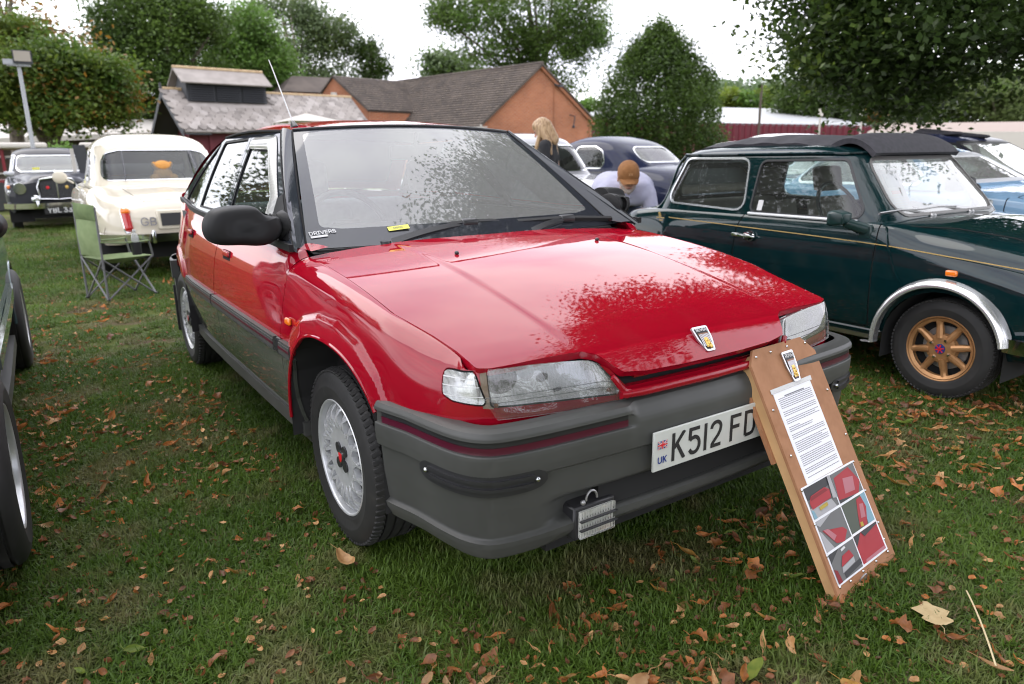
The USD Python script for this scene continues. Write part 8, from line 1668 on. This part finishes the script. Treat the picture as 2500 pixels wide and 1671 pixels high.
def standing_woman(loc, face, height):
    k = height / 1.66; f = np.array([*face, 0.0]); f /= np.linalg.norm(f); l = np.array([-f[1], f[0], 0]); L0 = np.array([loc[0], loc[1], 0.0])
    J = lambda x, y, z: L0 + (f * x + l * y) * k + np.array([0, 0, z * k])
    W_ = thing('person', 'woman with long blonde hair in a black T-shirt, looking down, beside the silver car', 'person', (0, 0, 0))
    hd_ = (f * .90 - np.array([0, 0, .42])); hd_ /= np.linalg.norm(hd_); hu = np.cross(hd_, l); T = frame(J(.075, 0, 1.545), hd_, l, hu)
    torso = [((J(0, .07, .93), .105 * k), (J(0, -.07, .93), .105 * k)), ((J(0, .055, 1.10), .098 * k), (J(0, -.055, 1.10), .098 * k)), ((J(0, .07, .93), .10 * k), (J(0, .055, 1.10), .09 * k)), ((J(0, -.07, .93), .10 * k), (J(0, -.055, 1.10), .09 * k)), ((J(.02, .07, 1.27), .098 * k), (J(.02, -.07, 1.27), .098 * k)), ((J(0, .055, 1.10), .09 * k), (J(.02, .07, 1.27), .095 * k)), ((J(0, -.055, 1.10), .09 * k), (J(.02, -.07, 1.27), .095 * k)), ((J(0, .125, 1.37), .058 * k), (J(0, -.125, 1.37), .058 * k)), ((J(.02, .07, 1.27), .09 * k), (J(0, .125, 1.37), .05 * k)), ((J(.02, -.07, 1.27), .09 * k), (J(0, -.125, 1.37), .05 * k)), ((J(.02, 0, 1.25), .10 * k), (J(-.01, 0, 1.40), .06 * k))]
    arms, sleeves = [], []
    for s_ in (1, -1):
        sh_, el, wr = J(0, s_ * .165, 1.365), J(-.03, s_ * .205, 1.09), J(.17, s_ * .13, 1.00)
        arms += [((sh_, .052 * k), (el, .040 * k)), ((el, .039 * k), (wr, .026 * k)), *hand_bones(wr, f * .9 - l * s_ * .5 + np.array([0, 0, .1]), [0, 0, 1], -l * s_)]
        sleeves += [((sh_, .062 * k), (sh_ * .52 + el * .48, .058 * k)), ((J(0, s_ * .10, 1.36), .062 * k), (sh_, .062 * k))]
    legs = [((J(0, s_ * .085, .90), .095 * k), (J(.01, s_ * .08, .50), .060 * k)) for s_ in (1, -1)] + [((J(.01, s_ * .08, .50), .060 * k), (J(-.01, s_ * .08, .09), .042 * k)) for s_ in (1, -1)] + [((J(-.02, s_ * .08, .05), .042 * k), (J(.13, s_ * .085, .035), .034 * k)) for s_ in (1, -1)]
    neck = [((J(-.012, 0, 1.38), .052 * k), (J(.02, 0, 1.50), .048 * k))]
    put(W_, 'body', [limb_mesh(torso + arms + legs + neck + head_parts(T, None, k), .02, 5)], 'skin'); face_bits(W_, T, k)
    infl = lambda B_, d: [((p, np.array(r) + d), (q, np.array(s_) + d)) for (p, r), (q, s_) in B_]
    put(W_, 'shirt', [limb_mesh(infl(torso, .012) + sleeves, .03, 6)], 'black_cotton'); put(W_, 'trousers', [limb_mesh(infl(legs[:4], .012) + [((J(0, .07, .92), .118 * k), (J(0, -.07, .92), .118 * k))], .04, 4)], 'denim'); put(W_, 'shoes', [limb_mesh(infl(legs[4:], .010), .04, 3)], 'satin_black')
    e = lambda x, y, z: (T @ [x * k, y * k, z * k, 1])[:3]
    hb = [((e(-.020, 0, .045), .092 * k), (e(.022, 0, .055), .076 * k)), ((e(.045, .030, .066), .042 * k), (e(.045, -.030, .066), .042 * k)), ((e(-.045, 0, .02), .085 * k), (J(-.045, 0, 1.44), .075 * k))]
    for s_ in (1, -1): hb += [((e(.012, s_ * .062, .045), .040 * k), (e(.030, s_ * .082, -.05), .026 * k)), ((e(.030, s_ * .082, -.05), .026 * k), (J(.115, s_ * .085, 1.36), .024 * k)), ((J(.115, s_ * .085, 1.36), .024 * k), (J(.125, s_ * .08, 1.24), .012 * k)), ((e(-.02, s_ * .055, .02), .055 * k), (J(-.035, s_ * .10, 1.38), .038 * k)), ((J(-.035, s_ * .10, 1.38), .036 * k), (J(-.065, s_ * .12, 1.28), .016 * k))]
    put(W_, 'hair', [limb_mesh(hb, .018, 4)], 'blonde_hair')
standing_woman((-4.44, 3.36), (-.86, -.62), 1.60)
def bending_man(head, face, label):
    h = np.array(head, float); f = np.array([*face, 0.0]); f /= np.linalg.norm(f); l = np.array([-f[1], f[0], 0]); z = np.array([0, 0, 1.0]); P_ = thing('person', label, 'person')
    J = lambda x, y, zz: h + f * x + l * y + z * zz
    hd_ = f * .93 - z * .37; hd_ /= np.linalg.norm(hd_); hu = np.cross(hd_, l); T = frame(h, hd_, l, hu)
    nb, hip = J(-.19, 0, -.115), J(-.66, 0, -.02)
    hip[2] = .90
    torso = []
    for a, b, wa, wb, ra, rb in ((hip, hip * .62 + nb * .38, .10, .12, .135, .150), (hip * .62 + nb * .38, hip * .28 + nb * .72, .12, .13, .150, .135), (hip * .28 + nb * .72, nb, .13, .14, .135, .075)):
        for s_ in (1, -1): torso.append(((a + l * s_ * wa, ra), (b + l * s_ * wb, rb)))
        torso.append(((a, ra), (b, rb))); torso.append(((a + l * wa, ra * .98), (a - l * wa, ra * .98)))
    torso += [((nb + l * .15, .075), (nb - l * .15, .075)), ((nb + l * .12 - z * .04, .09), (nb - l * .12 - z * .04, .09))]
    arms, sleeves, cuffs = [], [], []
    for s_ in (1, -1):
        sh_ = nb + l * s_ * .205 - z * .03; el = sh_ + f * .06 + l * s_ * .055 - z * .28; wr = el + f * .10 - l * s_ * .05 - z * .22
        arms += [((sh_, .055), (el, .043)), ((el, .043), (wr, .030)), *hand_bones(wr, f * .3 - z * .9, f, -l * s_, 1.0)]; sleeves += [((nb + l * s_ * .13, .088), (sh_, .074)), ((sh_, .074), (el, .062)), ((el, .062), (el * .45 + wr * .55, .052))]
    neck = [((nb - z * .01, .062), (J(-.045, 0, -.06), .056))]
    legs = []
    for s_ in (1, -1):
        hp_ = hip + l * s_ * .095; kn = hp_ + f * .14 - z * .43; an = np.array([*(hp_ + f * .02)[:2], .09]); legs += [((hp_, .105), (kn, .068)), ((kn, .068), (an, .048)), ((an - [0, 0, .04] - f * .03, .045), (an + f * .16 - [0, 0, .05], .036))]
    put(P_, 'body', [limb_mesh(torso + arms + neck + legs + head_parts(T, None, 1.02), .022, 5)], 'skin_tan'); face_bits(P_, T, 1.02)
    infl = lambda B_, d: [((p, np.array(r) + d), (q, np.array(s_) + d)) for (p, r), (q, s_) in B_]
    e = lambda x, y, zz: (T @ [x, y, zz, 1])[:3]
    sh = put(P_, 'shirt', [limb_mesh(infl(torso, .016) + sleeves, .030, 5)], 'lavender_cotton')
    put(sh, 'collar', [limb_mesh([((nb + f * .055 + l * .06 + z * .045, .016), (nb + f * .10 + l * .03 - z * .06, .012)), ((nb + f * .055 - l * .06 + z * .045, .016), (nb + f * .10 - l * .03 - z * .06, .012)), ((nb - f * .03 + l * .06 + z * .075, .014), (nb + f * .055 + l * .06 + z * .045, .016)), ((nb - f * .03 - l * .06 + z * .075, .014), (nb + f * .055 - l * .06 + z * .045, .016))], .014, 3)], 'lavender_cotton')
    put(P_, 'trousers', [limb_mesh(infl([b for i, b in enumerate(legs) if i % 3 < 2], .016) + [((hip + l * .09, .135), (hip - l * .09, .135))], .045, 4)], 'denim'); put(P_, 'shoes', [limb_mesh(infl([legs[2], legs[5]], .010), .04, 3)], 'satin_black')
    put(P_, 'beard', [limb_mesh([((e(.045, .045, -.07), .020), (e(.075, 0, -.098), .028)), ((e(.045, -.045, -.07), .020), (e(.075, 0, -.098), .028)), ((e(.01, .070, -.03), .014), (e(.045, .045, -.07), .020)), ((e(.01, -.070, -.03), .014), (e(.045, -.045, -.07), .020))], .014, 3)], 'grey_beard')
    put(P_, 'glasses', [tube([e(.03, .085, .01), e(.092, .055, .006), e(.100, 0, .010), e(.092, -.055, .006), e(.03, -.085, .01)], .004, 6), ball(.026, e(.096, .032, .000), (.35, 1, .8), 1), ball(.026, e(.096, -.032, .000), (.35, 1, .8), 1)], 'satin_black')
    cp = put(P_, 'cap', [limb_mesh([((e(-.022, 0, .050), .096), (e(.020, 0, .052), .090)), ((e(-.02, 0, .030), .098), (e(.015, 0, .036), .096))], .018, 3)], 'cap_brown')
    bx, by = np.meshgrid(np.linspace(0, 1, 10), np.linspace(-1, 1, 15), indexing='ij'); bw = .082 * (1 - .30 * bx ** 2); vis = np.stack([.070 + bx * .115 * (1 - .35 * by ** 2), by * bw, .036 - .016 * bx - .022 * by ** 2 * (1 + .3 * bx)], -1).reshape(-1, 3)
    g = grid(np.array([e(*p) for p in vis]).reshape(10, 15, 3)); put(cp, 'visor', [g, M(g.V - g.N * .006, g.F[:, ::-1], -g.N), edge_return(g, .006)], 'cap_brown')
    put(cp, 'cap_badge', [text('XX', .020, .002, True).move(-.014, 0, 0).mat(frame(e(.112, 0, .062), l, hu * .9 - hd_ * .4, hd_))], 'cap_thread')
look('cap_thread', (0.42, 0.23, 0.10), 0.8)
bending_man((-2.70, 2.93, 1.02), (.80, -.58), 'man in tan baseball cap and lavender shirt bending down between the two cars')
